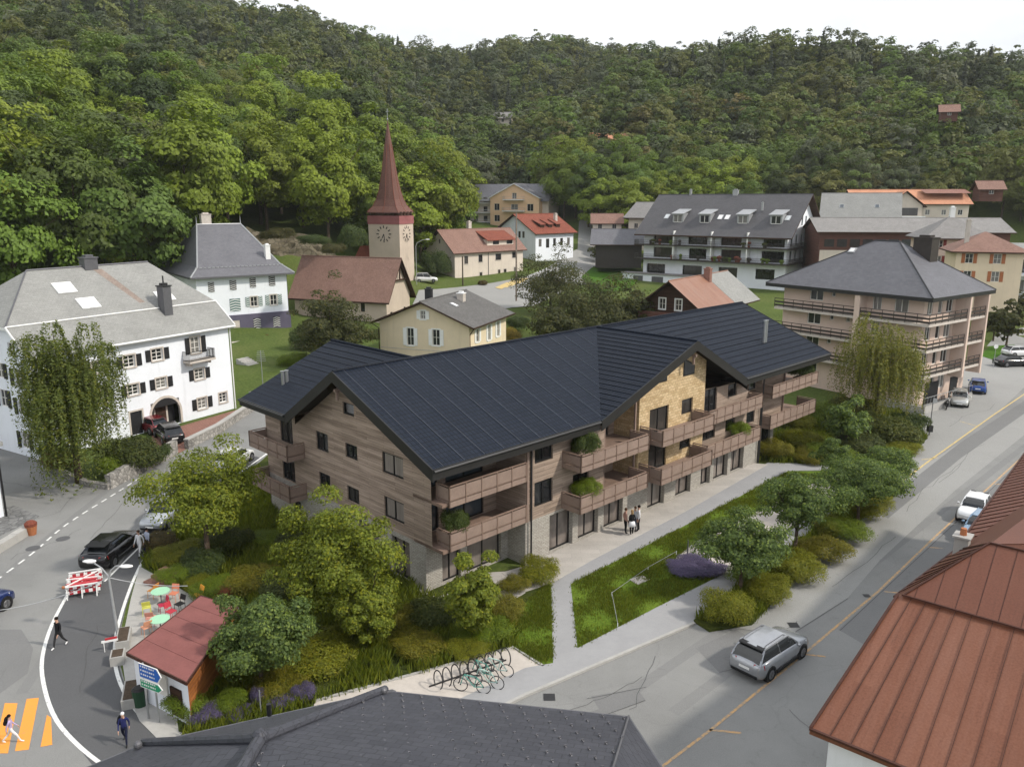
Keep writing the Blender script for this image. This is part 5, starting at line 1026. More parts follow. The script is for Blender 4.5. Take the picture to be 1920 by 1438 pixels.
m = MB(); m.slab([(-1, -1, 11), (17, -1, 11), (17, 6, 13), (-1, 6, 13)], .25); m.slab([(-1, 6, 13), (17, 6, 13), (17, 13, 11), (-1, 13, 11)], .25); m.build('roof', K['slate_grey'], t); m = MB(); m.box(-.2, -1.8, 7.2, 16, 0, 7.5); b = m.build('balcony', K['white'], t); railing(b, [(-.2, 0), (-.2, -1.75), (16, -1.75)], 7.5, 8.5, K['galv'], .3); m = MB(); m.box(-1.9, .4, 0, -.6, 5, 9.3); m.build('stair_tower', K['rail_dark'], t)
# scaffold
q = G(1880, 480, 4); t = thing('scaffold', 'tall galvanised scaffold rising beside the modern building at the right', 'scaffold', (q[0], q[1], 2), radians(-15)); m = MB()
for x in range(0, 13, 3):
    for y in (0, 1.2): m.cyl((x, y, -2), (x, y, 14), .07, n=6)
m.build('standard', K['galv'], t); m = MB()
for z in (2, 4, 6, 8, 10, 12):
    for y in (0, 1.2): m.bar((0, y, z), (12, y, z), .09)
    m.bar((0, 0, z), (3, 0, z+2), .07)
m.build('ledger', K['galv'], t)
# small huts and roofs left of the large apartment house
t, L = simple('small_hut', 'small hut with brown tiled roof at the forest edge', 1136, 235, 52, 6, 3.0, 5.2, K['pale_wall'], K['tile_brown'], 95, zrow=416, ov=.7)
t, L = simple('grey_roofed_barn', 'old barn with worn grey roof beside the large grey-roofed apartment house', 1203, 228, 62, 12, 5.5, 9, K['pale_wall'], K['tile_grey'], 128, zrow=404, ov=1.2)
t, L = simple('low_pavilion', 'low pavilion with wide grey roof behind three small round trees', 1158, 208, 84, 9, 2.8, 5.6, K['rail_dark'], K['slate_blue'], 98, zrow=452, ov=1.4, holes=False)  # solid dark walls stand in for the shade of the open interior
# houses on the wooded hills
t, L = simple('red_chalet', 'red chalet with pale orange roof half hidden in the right-hand wood', 1140, 326, 62, 8, 4.5, 7.5, K['grey_wall'], K['tile_orange'], 82, zrow=264, ov=1.0, base=-1.5); m = MB(); m.box(-4, -1, -1.5, 1.5, 6, 4.5); m.build('wing', K['shutter_red'], t); m = MB(); m.slab([(-4.6, -1.5, 4.4), (-1.4, -1.5, 7.2), (-1.4, 6.5, 7.2), (-4.6, 6.5, 4.4)], .2); m.slab([(-1.4, -1.5, 7.2), (2, -1.5, 4.4), (2, 6.5, 4.4), (-1.4, 6.5, 7.2)], .2); m.build('wing_roof', K['tile_red'], t)
simple('forest_cabin', 'grey cabin in the wooded gap above the peach house', 943, 400, 30, 6, 3.5, 6, K['pale_wall'], K['tile_grey'], 100, zrow=220, ov=.8, base=-1)
simple('hillside_cabin', 'brown cabin peeping out of the wood high on the right hill', 1748, 318, 24, 5, 2.6, 4.6, K['brownwall'], K['tile_brown'], 110, zrow=207, ov=.8, base=-1)
simple('edge_cabin', 'small red brown cabin with white door on the grassy slope at the right', 1838, 255, 34, 5, 2.6, 4.4, K['brownwall'], K['tile_brown'], 100, zrow=352, ov=.7, base=-1)
# ---- kiosk on a four-sided crooked plan
U_ = (.844, -.536); hf_ = 2.15
t = thing('kiosk', 'small orange wooden kiosk with plain dull red roof', 'kiosk', (-16.46, 30.92, 0), atan2(U_[1], U_[0]))
rp = [(0, 0), (4.06, 0), (.95, 5.05), (-1.5, 4.85)]; cx_, cy_ = .9, 2.4; wp_ = [(x+(cx_-x)*.10, y+(cy_-y)*.10) for x, y in rp]
for i, nm, mt in ((0, 'front_wall', 'white_wall'), (1, 'side_wall', 'orangewood'), (2, 'back_wall', 'orangewood'), (3, 'side_wall', 'white_wall')):
    a_, b_ = wp_[i], wp_[(i+1) % 4]; l_ = hypot(b_[0]-a_[0], b_[1]-a_[1]); m = MB(); wall(m, a_, (b_[0]-a_[0], b_[1]-a_[1]), [(0, 0), (l_, 0), (l_, hf_), (0, hf_)]); m.build(nm, K[mt], t)
m = MB(); m.slab([(x, y, hf_+.12+.02*y) for x, y in rp], .13); rf = m.build('roof', K['redroof'], t)
m = MB()
for i in range(4): a_, b_ = rp[i], rp[(i+1) % 4]; m.bar((*a_, hf_+.06+.02*a_[1]), (*b_, hf_+.06+.02*b_[1]), .05, .15)
m.build('roof_edge', K['rust_seam'], rf)
m = MB()
for k_ in (.22, .42, .62, .82): m.bar((-1.5*k_, 4.85*k_, hf_+.128+.02*4.85*k_), (4.06-3.11*k_, 5.05*k_, hf_+.128+.02*5.05*k_), .05, .012)
m.build('roofing_lap', K['redroof'], rf)
m = MB(); m.box(.9, .16, .9, 2.4, .24, 1.9); m.build('serving_hatch', K['frame_white'], t); m = MB(); m.box(2.6, .16, .2, 3.3, .235, 1.5); m.build('notice_board', K['darkwood'], t)
# ---- foreground: slate roofed house at the bottom edge
t = thing('slate_roofed_house', 'foreground house seen from above with dark interlocking slate roof and thick hip tiles', 'house', (0, 0, 0))
P0, P1, P2, P3, P4, P5, P6 = (-13.2, 18.2, 5.75), (-10.5, 20.05, 6), (-4.0, 22.6, 6), (3.5, 21.3, 6), (5.2, 15.0, 6), (5.5, 9.5, 6), (-14, 9.5, 5.75); A1 = (-6.25, 17.5, 8.0); B1 = (-6.0, 9.5, 9.6); C1 = (1.2, 12.0, 9.3); D1 = (1.2, 9.5, 9.6)
m = MB()
for q in ([P1, P2, A1], [P2, P3, C1, A1], [A1, C1, D1, B1], [P0, P1, A1], [P0, A1, B1, P6], [P3, P4, C1], [P4, P5, D1, C1]): m.slab(q, .22, 0, 1)
rf = m.build('roof', [K['slate'], K['dark_metal']], t)
m = MB(); up = lambda q, d=.05: (q[0], q[1], q[2]+d)
m.tube([up(P2), up(A1, .08)], [.13, .15], 10); m.tube([up(P1), up(A1, .08)], [.12, .15], 10); m.tube([up(A1, .08), up(B1, .05)], .16, 10); m.ball(up(A1, .12), .22); m.build('hip_tile', K['slate'], rf)
m = MB(); m.tube([up(P3, .03), up(C1, .05)], .035, 5)
for a_, b_ in ((P1, P2), (P2, P3), (P3, P4), (P0, P1)): m.tube([(a_[0], a_[1], a_[2]-.06), (b_[0], b_[1], b_[2]-.06)], .07, 6)
for q in (P2, P1): m.bar((q[0]-.05, q[1]-.35, q[2]+.12), (q[0]+.25, q[1]+.1, q[2]-.1), .16, .12); m.ball((q[0], q[1]-.3, q[2]+.2), .12)
m.build('gutter', K['grey_metal'], rf)
m = MB(); rs = random.Random(5)   # snow guards in staggered rows
n = (Vector(P3)-Vector(P2)).cross(Vector(C1)-Vector(P2)).normalized(); n = n if n.z > 0 else -n
ex = (Vector(P3)-Vector(P2)).normalized(); ey = n.cross(ex); ey = ey if ey.z > 0 else -ey
for j in range(14):
    for i in range(-4, 16):
        q = Vector(P2)+ex*(i*.62+(j % 3)*.21)+ey*(.35+j*.6)
        if inpoly(q.x, q.y, [P2, P3, C1, D1, B1, A1]): m.bar(q+n*.01+ex*.05, q+n*.075, .05, .04); m.bar(q+n*.075, q+n*.075+ex*.06, .03, .03)
tag(m.build('snow_guard', K['grey_metal'], rf), kind='stuff')
m = MB(); wp = [(-12.2, 18.0), (-10.0, 19.4), (-4.1, 21.9), (3.1, 20.7), (4.6, 15), (4.9, 9.5), (-13, 9.5)]
for i in range(len(wp)): a_, b_ = wp[i], wp[(i+1) % len(wp)]; m.face([(*a_, 0), (*b_, 0), (*b_, 5.9), (*a_, 5.9)])
m.build('wall', K['pale_wall'], t); m = MB(); q = Vector(P1)*.55+Vector(P2)*.45+(Vector(A1)-Vector(P1))*.1; q.z = 6.3; m.cyl(q, (q.x, q.y, q.z+.38), .07); m.build('vent_pipe', K['black'], rf)
# ---- foreground: rust red metal roof at the right
t = thing('rusty_roofed_house', 'foreground white house at lower right under a rusty red standing seam roof', 'house', (9.3, 22.1, 0), radians(50.0))
# local x = along the seams (az 40), local y = to the left; q to the right is -y
Q = lambda p_, q_, z: (p_, -q_, z)
m = MB(); m.slab([Q(0, 0, 5), Q(5.9, .75, 7.45), Q(5.9, 16, 7.45), Q(0, 16, 5)], .18); r1 = m.build('lower_roof', K['rust'], t)
m = MB(); m.slab([Q(5.86, .95, 7.5), Q(8.4, 3.0, 9.2), Q(8.4, 16, 9.2), Q(5.86, 16, 7.5)], .16); r2 = m.build('upper_roof', K['rust_even'], t)
m = MB(); m.slab([Q(5.86, .95, 7.5), Q(6.9, .45, 6.9), Q(8.4, 3.0, 9.2)], .14); m.slab([Q(6.9, .45, 6.9), Q(12.6, 1.25, 6.95), Q(8.4, 3.0, 9.2)], .14); m.slab([Q(8.4, 3.0, 9.19), Q(12.6, 1.25, 6.945), Q(34, 1.3, 6.945), Q(34, 7.6, 10.2), Q(9.4, 7.6, 10.2)], .14); m.slab([Q(8.35, 2.95, 9.15), Q(8.35, 16, 9.15), Q(34, 16, 9.0), Q(34, 7.5, 10.15), Q(9.3, 7.5, 10.15)], .12); r3 = m.build('side_roof', K['rust_even'], t)
m = MB(); fa = lambda q_: min(1, max(.04, (q_-.95)/2.05))
for q_ in np.arange(.62, 16, .62): m.bar(Q(-.02, q_, 5.03), Q(5.85, q_+max(0, .75*(1-q_/3)), 7.48), .022, .022)
m.bar(Q(0, .02, 5.05), Q(5.86, .77, 7.5), .08, .06); m.bar(Q(-.02, 0, 5.02), Q(-.02, 16, 5.02), .1, .07); m.bar(Q(3.2, 9, 6.4), Q(5.8, 5.5, 7.48), .02, .02); m.build('standing_seam', K['rust_seam'], r1)
m = MB()
for q_ in np.arange(1.3, 16, .64): m.bar(Q(5.9, q_, 7.52), Q(5.9+2.5*fa(q_), q_, 7.52+1.68*fa(q_)), .022, .03)
m.bar(Q(5.85, .9, 7.54), Q(5.85, 16, 7.54), .08, .05); m.bar(Q(8.4, 3.0, 9.23), Q(8.4, 16, 9.23), .08, .06); m.bar(Q(5.86, .95, 7.54), Q(8.4, 3.0, 9.24), .06, .05); m.build('standing_seam', K['rust_seam'], r2)
m = MB()
for p_ in np.arange(12.9, 34, .62): m.bar(Q(p_, 1.28, 6.98), Q(p_, 7.5, 10.17), .03, .03)
for k_ in np.arange(.05, 1, .13): m.bar(Q(6.9+5.7*k_, .45+.8*k_, 6.95), Q(5.86+2.54*(k_*.6+.4), .95+2.05*(k_*.6+.4), 7.55+1.7*(k_*.6+.4)), .03, .03)
m.bar(Q(12.6, 1.23, 6.95), Q(34, 1.28, 6.95), .09, .08); m.bar(Q(6.9, .43, 6.87), Q(12.6, 1.23, 6.93), .08, .07); m.bar(Q(12.6, 1.25, 6.97), Q(8.4, 3.0, 9.22), .05, .04)
for p_ in np.arange(14, 30, 1.3): m.bar(Q(p_, 3.2, 8.0), Q(p_+.16, 3.2, 8.0), .07, .09)
m.build('standing_seam', K['rust_seam'], r3)
m = MB(); W4 = [Q(.35, .5, 0), Q(9, 1.3, 0), Q(33, 1.8, 0), Q(33, 15.5, 0), Q(.35, 15.5, 0)]
tops = [5.0, 6.8, 6.8, 6.8, 5.0]
for i in range(5): a_, b_ = W4[i], W4[(i+1) % 5]; m.face([a_, b_, (b_[0], b_[1], tops[(i+1) % 5]), (a_[0], a_[1], tops[i])])
m.build('wall', K['white_wall'], t)
m = MB(); m.box(11.5, -1.85, 6.6, 12.05, -1.35, 7.95); m.box(11.42, -1.93, 7.95, 12.13, -1.27, 8.02); c = m.build('chimney', K['concrete'], t); m = MB()
for y_ in (-1.6,): m.cyl((11.77, y_, 8.02), (11.77, y_, 8.3), .13, .11); 
m.build('chimney_pot', K['shutter_orange'], c)
# small white house at the left edge
A_ = G(8, 968, 0); t = thing('edge_house', 'white house corner at the left edge beside the cobbled apron', 'house', (A_[0], A_[1], 0), radians(58)); m = MB(); m.box(-4, 0, 0, 0, 8, 5.0); m.build('wall', K['white_wall'], t); m = MB(); m.box(-4.4, -.4, 5.0, .4, 8.4, 5.3); m.build('roof', K['slate_grey'], t); m = MB(); m.tube([(.1, -.1, 0), (.1, -.1, 5)], .07); m.build('downpipe', K['black'], t)
# ---------------------------------------------------------------- vegetation
def quads_mesh(name, Q, mat, tint=None):
    """Q: (n,4,3) array of leaf corners -> one mesh"""
    n = len(Q); me = bpy.data.meshes.new(name); me.vertices.add(n*4); me.loops.add(n*4); me.polygons.add(n)
    me.vertices.foreach_set('co', Q.astype(np.float32).ravel()); me.loops.foreach_set('vertex_index', np.arange(n*4, dtype=np.int32))
    me.polygons.foreach_set('loop_start', np.arange(0, n*4, 4, dtype=np.int32)); me.polygons.foreach_set('loop_total', np.full(n, 4, np.int32))
    me.materials.append(mat); me.update(calc_edges=True)
    if tint is not None:
        at = me.attributes.new('tint', 'FLOAT_COLOR', 'POINT'); at.data.foreach_set('color', np.repeat(np.concatenate([tint, np.ones((n, 1))], 1), 4, 0).astype(np.float32).ravel())
    return me
def unit(v): return v/np.maximum(np.linalg.norm(v, axis=-1, keepdims=True), 1e-6)
def leaves(rng, P, Nn, size, flat=.75, aspect=.62):
    """diamond leaves at points P facing about Nn"""
    n = len(P); Nn = unit(Nn+rng.normal(0, flat, (n, 3))); a = unit(np.cross(Nn, rng.normal(0, 1, (n, 3)))); b = np.cross(Nn, a)
    s = size*rng.uniform(.55, 1.35, (n, 1)); f = Nn*s*.22
    return np.stack([P-a*s+f, P-b*s*aspect, P+a*s+f, P+b*s*aspect], 1)
def crown_pts(rng, lobes, n, inner=.3, low=-.45, shell=.10, cw=.5):
    L = np.array(lobes, float); w = L[:, 3]**1.7; w /= w.sum(); k = rng.choice(len(L), n, p=w); d = unit(rng.normal(0, 1, (n, 3))); d[:, 2] = np.where(d[:, 2] < low, -d[:, 2], d[:, 2])
    r = np.minimum(1.3, np.abs(1-np.abs(rng.normal(0, shell*2, (n, 1)))+rng.normal(0, shell, (n, 1)))); p = L[k, :3]+d*L[k, 3:]*r; c = np.average(L[:, :3], axis=0, weights=w)
    return p, d*(1.35-cw)+unit(p-c)*cw+np.array([0, 0, .3])
def broad_lobes(rng, H, R, base=.28, nl=16, top=1.0, squash=.8):
    """leaf clumps through an uneven egg of half-width R between base*H and H; first entries are the limb ends"""
    zc = H*(base*.62+.38); up, dn = H-zc, zc-base*H; ph = rng.uniform(0, 6.28, 6); out = []
    k = nl*4
    for i in range(k):
        z = 1-2*(i+.5)/k; an = i*2.39996+rng.uniform(-.5, .5); q = sqrt(1-z*z); f = rng.uniform(.30, 1)**.42 if i % 3 else rng.uniform(.15, .75)
        wob = 1+.17*sin(2*an+ph[0]+2*z)+.13*sin(3*an+ph[1]-3*z)+.10*sin(5*an+ph[2]+4*z); c = R*rng.uniform(.17, .34); f *= wob*.80
        out.append((R*q*f*cos(an), R*q*f*sin(an), zc+(up if z > 0 else dn)*z*f*1.02*top-(c*.3 if z > 0 else 0), c, c, c*squash*rng.uniform(.7, 1.1)))
    rng.shuffle(out); o = np.array(out); zb = base*H; zm = (o[:, 2]+o[:, 5]).max(); o[:, 2] = zb+(o[:, 2]-zb)*(H-o[:, 5].mean()*.6-zb)/(zm-o[:, 5].mean()*.6-zb)
    o[:, :2] *= (R-o[:, 3].mean()*.7)/np.percentile(np.hypot(o[:, 0], o[:, 1]), 92); return [tuple(q) for q in o]
def trunk_mb(rng, H, R, r, lobes, mat_n=0, nb=7):
    m = MB(); p = [(0, 0, -.25)]; x = y = 0
    for i in range(1, 5): x += rng.uniform(-.06, .06)*R*.4; y += rng.uniform(-.06, .06)*R*.4; p.append((x, y, H*.62*i/4))
    m.tube(p, [r*1.25, r, r*.82, r*.6, r*.34], 8)
    for k in range(nb):
        l = lobes[1+k*(len(lobes)-1)//nb]; z0 = H*rng.uniform(.24, .5); t = z0/(H*.62); b0 = (p[-1][0]*t, p[-1][1]*t, z0); mid = (b0[0]*.5+l[0]*.5, b0[1]*.5+l[1]*.5, (z0+l[2])/2+.03*H)
        m.tube([b0, mid, (l[0]*.95, l[1]*.95, l[2])], [r*.42, r*.26, r*.1], 5)
    return m
TREES = {}
def tree(name, label, base, H, R, mat, n, size, seed, group=None, cat='tree', z=0, bark='bark', base_f=.28, nl=16, inner=.14, flat=.5, top=1.0, low=-.45, rot=None):
    rng = np.random.default_rng(seed); lobes = broad_lobes(rng, H, R, base_f, nl, top)
    t = thing(name, label, cat, (base[0], base[1], z), rng.uniform(0, 6) if rot is None else rot, group)
    trunk_mb(rng, H, R, H*.016+.03, lobes).build('trunk', K[bark], t, smooth=True)
    P, D = crown_pts(rng, lobes, n, inner, low); o = bpy.data.objects.new('crown', quads_mesh('crown', leaves(rng, P, D, size, flat), mat)); COL.objects.link(o); o.parent = t; KIDS.setdefault(t.name, []).append(o)
    return t
def hg(bx, by, ty, z=0):
    """height of something standing at a base pixel and reaching row ty"""
    g = G(bx, by, z); b = (719-ty)/FPX; c, s = cos(PITCH), sin(PITCH); return CAMH+(-s+b*c)/(c+b*s)*g[1]-z
def ptree(name, label, bx, by, ty, wpx, mat, n, size, seed, **k):
    g = G(bx, by, 0); H = hg(bx, by, ty); d = sqrt(g[0]**2+g[1]**2+(CAMH-H/2)**2); return tree(name, label, g, H, wpx/FPX*d/2*k.pop('rw', 1.0), mat, n, size, seed, **k)
GP = 'young trees planted round the new block'
ptree('tree', 'tallest leafy green tree in front of the brown gable wall', 640, 1178, 917, 205, K['leaf_a'], 42000, .075, 11, group=GP, base_f=.16, nl=24, inner=.2)
ptree('tree', 'smaller yellowish tree close in front of the tallest tree by the gable', 695, 1213, 1062, 118, K['leaf_a'], 22000, .07, 12, group=GP, base_f=.12, nl=18, inner=.2)
ptree('tree', 'slim green tree at the brick corner pier of the new block', 885, 1205, 1028, 112, K['leaf_a'], 22000, .07, 13, group=GP, base_f=.14, nl=18, inner=.2)
ptree('tree', 'round pale green tree beside the red roofed kiosk', 492, 1290, 1122, 172, K['leaf_b'], 30000, .075, 14, group=GP, base_f=.2, nl=20, inner=.18).children[-1].color = (2.2, 1.6, .95, 1)
t = ptree('tree', 'open yellow green tree beside the parking bays with forked trunk', 392, 1050, 822, 215, K['leaf_a'], 22000, .085, 15, group=GP, base_f=.3, nl=13, inner=.25)
for i, (bx, by, ty, w, lb) in enumerate(((1386, 1116, 960, 158, 'nearest of the young trees in the strip along the street, beside the lavender bed'), (1490, 1040, 888, 132, 'second young tree from the lavender bed in the street-side strip'), (1606, 985, 852, 150, 'young tree at the far end of the street-side planting strip'), (1662, 925, 835, 100, 'young tree behind the far end of the planting strip, touching the yellow line'), (1560, 905, 820, 62, 'thin young tree beside the far end of the paved path'))):
    ptree('tree', lb, bx, by, ty, w, K['leaf_b'], 22000 if i < 3 else 11000, .075, 20+i, group='young trees in the street-side strip', base_f=.30, nl=17, inner=.16, top=.9).children[-1].color = (1.5, 1.4, 1.0, 1)
ptree('tree', 'slender young tree in the thicket beyond the end balconies', 1582, 850, 742, 88, K['leaf_b'], 4500, .14, 31, base_f=.25, nl=14).children[-1].color = (1.9, 1.5, .9, 1)
def weeping(name, label, bx, by, ty, wpx, mat, n, seed, size=.2, strands=420, bark='bark', z=0, dens=1.0, color=None, wid=None):
    """crown of hanging strands of small leaves"""
    rng = np.random.default_rng(seed); g = G(bx, by, z); H = hg(bx, by, ty, z); d = hypot(hypot(g[0], g[1]), CAMH-H/2); R = wpx/FPX*d/2
    t = thing(name, label, 'tree', (g[0], g[1], z)); lobes = broad_lobes(rng, H, R, .3, 9); trunk_mb(rng, H, R, H*.016+.05, lobes).build('trunk', K[bark], t, smooth=True)
    P, D = crown_pts(rng, [(l[0], l[1], l[2]+.1*H, l[3], l[4], l[5]) for l in lobes if l[2] > H*.42]+[(0, 0, H*.72, R*.5, R*.5, H*.26)], strands, .2, -.2); pts = []; nn = []; m = n//strands
    top = P[:, 2].max()
    for p, dd in zip(P, D):
        L = rng.uniform(.14, .30)*H+max(0, hypot(dd[0], dd[1]))*rng.uniform(0, .42)*H; h = unit(np.array([dd[0], dd[1], .0]))[None][0]; o = R*.16*rng.uniform(.4, 1.2)
        for s in (np.arange(m)+rng.random(m))/m: pts.append(p+h*o*sin(min(1, s*1.6)*pi/2)+np.array([0, 0, .25-L*s**1.25])+rng.normal(0, .07, 3)); nn.append(dd*.6+np.array([0, 0, .3]))
    pts = np.array(pts); pts[:, 2] = np.maximum(pts[:, 2]*H/(top+.3), .3); o = bpy.data.objects.new('crown', quads_mesh('crown', leaves(rng, pts, np.array(nn), size, .8, .4), mat)); COL.objects.link(o); o.parent = t
    if color: o.color = color
    return t
weeping('weeping_tree', 'tall weeping green tree standing against the white house', 148, 905, 600, 150, K['leaf_willow'], 52000, 41, .12, 1000, color=(1.2, 1.2, 1.0, 1))
weeping('weeping_tree', 'pale feathery weeping birch in front of the pink apartment block', 1640, 800, 588, 150, K['leaf_willow'], 30000, 42, .11, 560, 'bark_pale', color=(1.75, 1.45, 1.3, 1))
# rest of the named trees
t = ptree('tree', 'dense round dark tree between the church nave and the navy roof', 622, 690, 508, 138, K['leaf_c'], 17000, .15, 51, base_f=.04, nl=22); t.children[-1].color = (1.15, 1.25, .8, 1)
t = ptree('tree', 'loose grey green tree in front of the red roofed house', 1032, 600, 455, 150, K['leaf_c'], 13000, .17, 52, base_f=.1, nl=18, inner=.25); t.children[-1].color = (1.1, 1.35, 1.1, 1)
t = ptree('tree', 'wide olive brown tree left of the wooden chalet', 1118, 640, 508, 180, K['leaf_c'], 18000, .17, 53, base_f=.0, nl=24, rw=1.1); t.children[-1].color = (1.85, 1.55, .8, 1)
t = ptree('tree', 'olive tree half hidden behind the navy roof ridge', 1050, 650, 548, 120, K['leaf_c'], 11000, .17, 54, base_f=.0, nl=18); t.children[-1].color = (1.5, 1.45, .8, 1)
t = ptree('tree', 'small brownish tree right beside the wooden chalet gable', 1185, 640, 540, 100, K['leaf_c'], 10000, .17, 57, base_f=.0, nl=18); t.children[-1].color = (1.9, 1.5, .8, 1)
for i, (bx, by, ty, w, c, lb) in enumerate(((1125, 506, 458, 46, (1.6, 1.9, .7, 1), 'small round bright green tree before the low pavilion'), (1143, 503, 456, 30, (2.2, 1.3, .8, 1), 'small orange tinged tree, the middle one before the low pavilion'), (1166, 500, 453, 36, (1.9, 1.5, .7, 1), 'small yellow green tree at the right before the low pavilion'))):
    g = G(bx, by, 2.3); t = tree('tree', lb, g, 5.6, w/FPX*g[1]/2, K['leaf_c'], 1800, .3, 60+i, z=hz(g[0], g[1]), base_f=.25, nl=12, group='small round trees before the pavilion'); t.children[-1].color = c
for i, (bx, by, ty, w, lb, c) in enumerate(((1885, 655, 560, 46, 'bright green tree at the right end of the pink apartment block', (1.5, 1.7, .6, 1)), (1862, 640, 575, 40, 'narrow green tree close to the pink apartment block', (1.2, 1.5, .6, 1)), (1912, 600, 545, 50, 'green tree at the right edge before the modern building', (1.2, 1.4, .6, 1)))):
    t = ptree('tree', lb, bx, by, ty, w, K['leaf_c'], 3500, .22, 70+i, base_f=.15, nl=14); t.children[-1].color = c
# shrubs: a few shared shapes, each shrub an object of its own
def shrub_mesh(seed, mat, n=2600, size=.075, spiky=False):
    rng = np.random.default_rng(seed); lobes = [(0, 0, .35, .7, .7, .6)]
    for i in range(11): an = i*2.4; r = rng.uniform(.35, .75); k = rng.uniform(.28, .45); lobes.append((r*cos(an), r*sin(an), rng.uniform(.25, .62), k, k, k))
    P, D = crown_pts(rng, lobes, n, .2, -.3); ok = P[:, 2] > .0; return quads_mesh('shrub', leaves(rng, P[ok], D[ok]+np.array([0, 0, .5 if spiky else .1]), size, .55, .3 if spiky else .5), mat)
SH = {}
for k, mt in (('green', 'leaf_bush'), ('dark', 'leaf_c'), ('lav', 'lavender')):
    SH[k] = [shrub_mesh(80+i, K[mt], 10000, .04, k != 'dark') for i in range(3)]
SC = [0]
def shrub(bx, by, wpx, hpx, kind, color, label, z=0, group=None, name='shrub'):
    g = GT(bx, by) if by < 640 else G(bx, by, z); d = hypot(hypot(g[0], g[1]), CAMH); w = wpx/FPX*d; h = hpx/FPX*d/1.0; SC[0] += 1
    o = bpy.data.objects.new(name, SH[kind][SC[0] % 3]); COL.objects.link(o); o.location = g; o.scale = (w/2*(1+.12*sin(SC[0]*2.1)), w/2*(1+.12*cos(SC[0]*1.3)), h*.8); o.rotation_euler = (0, 0, SC[0]*1.7); o.color = color; return tag(o, label, 'shrub', group)
Y, GN, OL, DK, BR = (1.2, 1.2, 1, 1), (.9, 1.2, 1, 1), (1.1, .98, 1, 1), (.95, 1.1, .8, 1), (1.4, 1.0, 1, 1)
for q in ((1010, 1085, 92, 46, 'green', Y, 'round yellow green shrub at the corner of the paved terrace'), (965, 1108, 70, 38, 'green', OL, 'olive shrub tucked below the terrace corner shrub'), (948, 1160, 90, 60, 'green', OL, 'brown olive shrub between the slim corner tree and the small lawn'), (905, 1195, 110, 40, 'green', GN, 'low green shrub under the slim corner tree'), (815, 1165, 110, 52, 'dark', DK, 'dark shrub left of the slim corner tree'), (745, 1175, 90, 50, 'green', OL, 'olive shrub in front of the gable terrace'), (780, 1220, 120, 40, 'green', OL, 'low shrub above the bicycle yard edging'), (880, 1225, 100, 34, 'green', Y, 'yellowish shrub nearest the bicycle yard'),
          (600, 1240, 150, 50, 'green', Y, 'yellow green shrub left of the bicycle yard'), (545, 1210, 110, 48, 'dark', DK, 'dark shrub beside the pale green kiosk tree'), (520, 1300, 120, 40, 'green', OL, 'olive shrub below the kiosk tree'), (430, 1330, 70, 45, 'green', GN, 'green shrub at the foot of the orange kiosk wall'), (350, 1345, 70, 60, 'green', GN, 'green shrub beside the blue and green direction sign'), (330, 1050, 90, 36, 'green', Y, 'yellow shrub at the edge of the parking bays'), (300, 1030, 70, 40, 'dark', BR, 'rusty shrub beside the bay line near two walkers'), (380, 1070, 100, 40, 'dark', GN, 'dark green shrub under the forked tree'), (430, 1030, 100, 50, 'dark', DK, 'dark shrub right of the forked trunk'), (480, 1100, 120, 44, 'green', OL, 'olive shrub on the shaded bank behind the kiosk'), (400, 1115, 80, 34, 'green', GN, 'green shrub behind the kiosk roof'), (540, 1110, 130, 46, 'dark', DK, 'dark shrub in the shade of the gable'), (560, 1030, 90, 36, 'dark', DK, 'dark low shrub below the left balconies'), (500, 1020, 80, 30, 'green', GN, 'green shrub on the bank below the left balconies'), (330, 1090, 70, 34, 'green', GN, 'bright green clipped shrub beside the terrace steps'), (374, 1104, 60, 26, 'green', Y, 'low flat shrub edging the kiosk terrace')):
    shrub(*q, group='shrubs round the gable end')
for q in ((424, 1122, 40, 30, 'dark', (2.6, .9, 1.2, 1), 'dusky pink shrub behind the kiosk roof'),): shrub(*q)
for i, q in enumerate(((1362, 1165, 104, 72, 'green', Y), (1440, 1120, 100, 50, 'green', Y), (1400, 1090, 70, 36, 'green', GN), (1495, 1080, 100, 48, 'green', Y), (1545, 1045, 95, 46, 'green', OL), (1585, 1010, 90, 44, 'green', GN), (1632, 968, 86, 46, 'green', Y), (1560, 1000, 80, 40, 'green', Y), (1455, 1060, 70, 34, 'green', GN))):
    shrub(*q, ['big round yellow green shrub nearest the silver car', 'yellow green shrub behind the nearest strip shrub', 'low green shrub on the path side of the strip near the lavender', 'wide shrub in the middle of the street-side strip', 'olive shrub past the middle of the street-side strip', 'green shrub near the far end of the strip', 'last yellow green shrub at the far end of the strip', 'shrub under the second young street-side tree', 'low shrub on the path side under the second street-side tree'][i], z=.12, group='shrubs in the street-side strip')
for i, q in enumerate(((1450, 858, 80, 44, 'green', OL), (1505, 838, 90, 40, 'green', Y), (1555, 858, 90, 36, 'green', GN), (1610, 850, 100, 44, 'dark', DK), (1660, 830, 110, 62, 'dark', (1.2, 1.3, .8, 1)), (1700, 815, 70, 52, 'dark', GN), (1545, 800, 90, 60, 'green', GN), (1500, 805, 60, 40, 'green', Y), (1600, 800, 90, 70, 'dark', (1.3, 1.3, .7, 1)), (1520, 865, 80, 26, 'green', OL), (1690, 850, 70, 26, 'green', Y))):
    shrub(*q, ['olive shrub at the right end of the brick facade', 'yellow shrub below the end balconies', 'green shrub between the end balconies and the paved path', 'dark shrub under the slender young tree', 'dark dense shrub under the weeping birch', 'dark shrub right of the weeping birch', 'green shrub behind the end balconies', 'small yellow shrub behind the end balconies', 'tall shrub at the foot of the weeping birch', 'low olive shrub beside the paved path', 'low yellow shrub at the pavement end of the thicket'][i], group='shrubs beyond the end balconies')
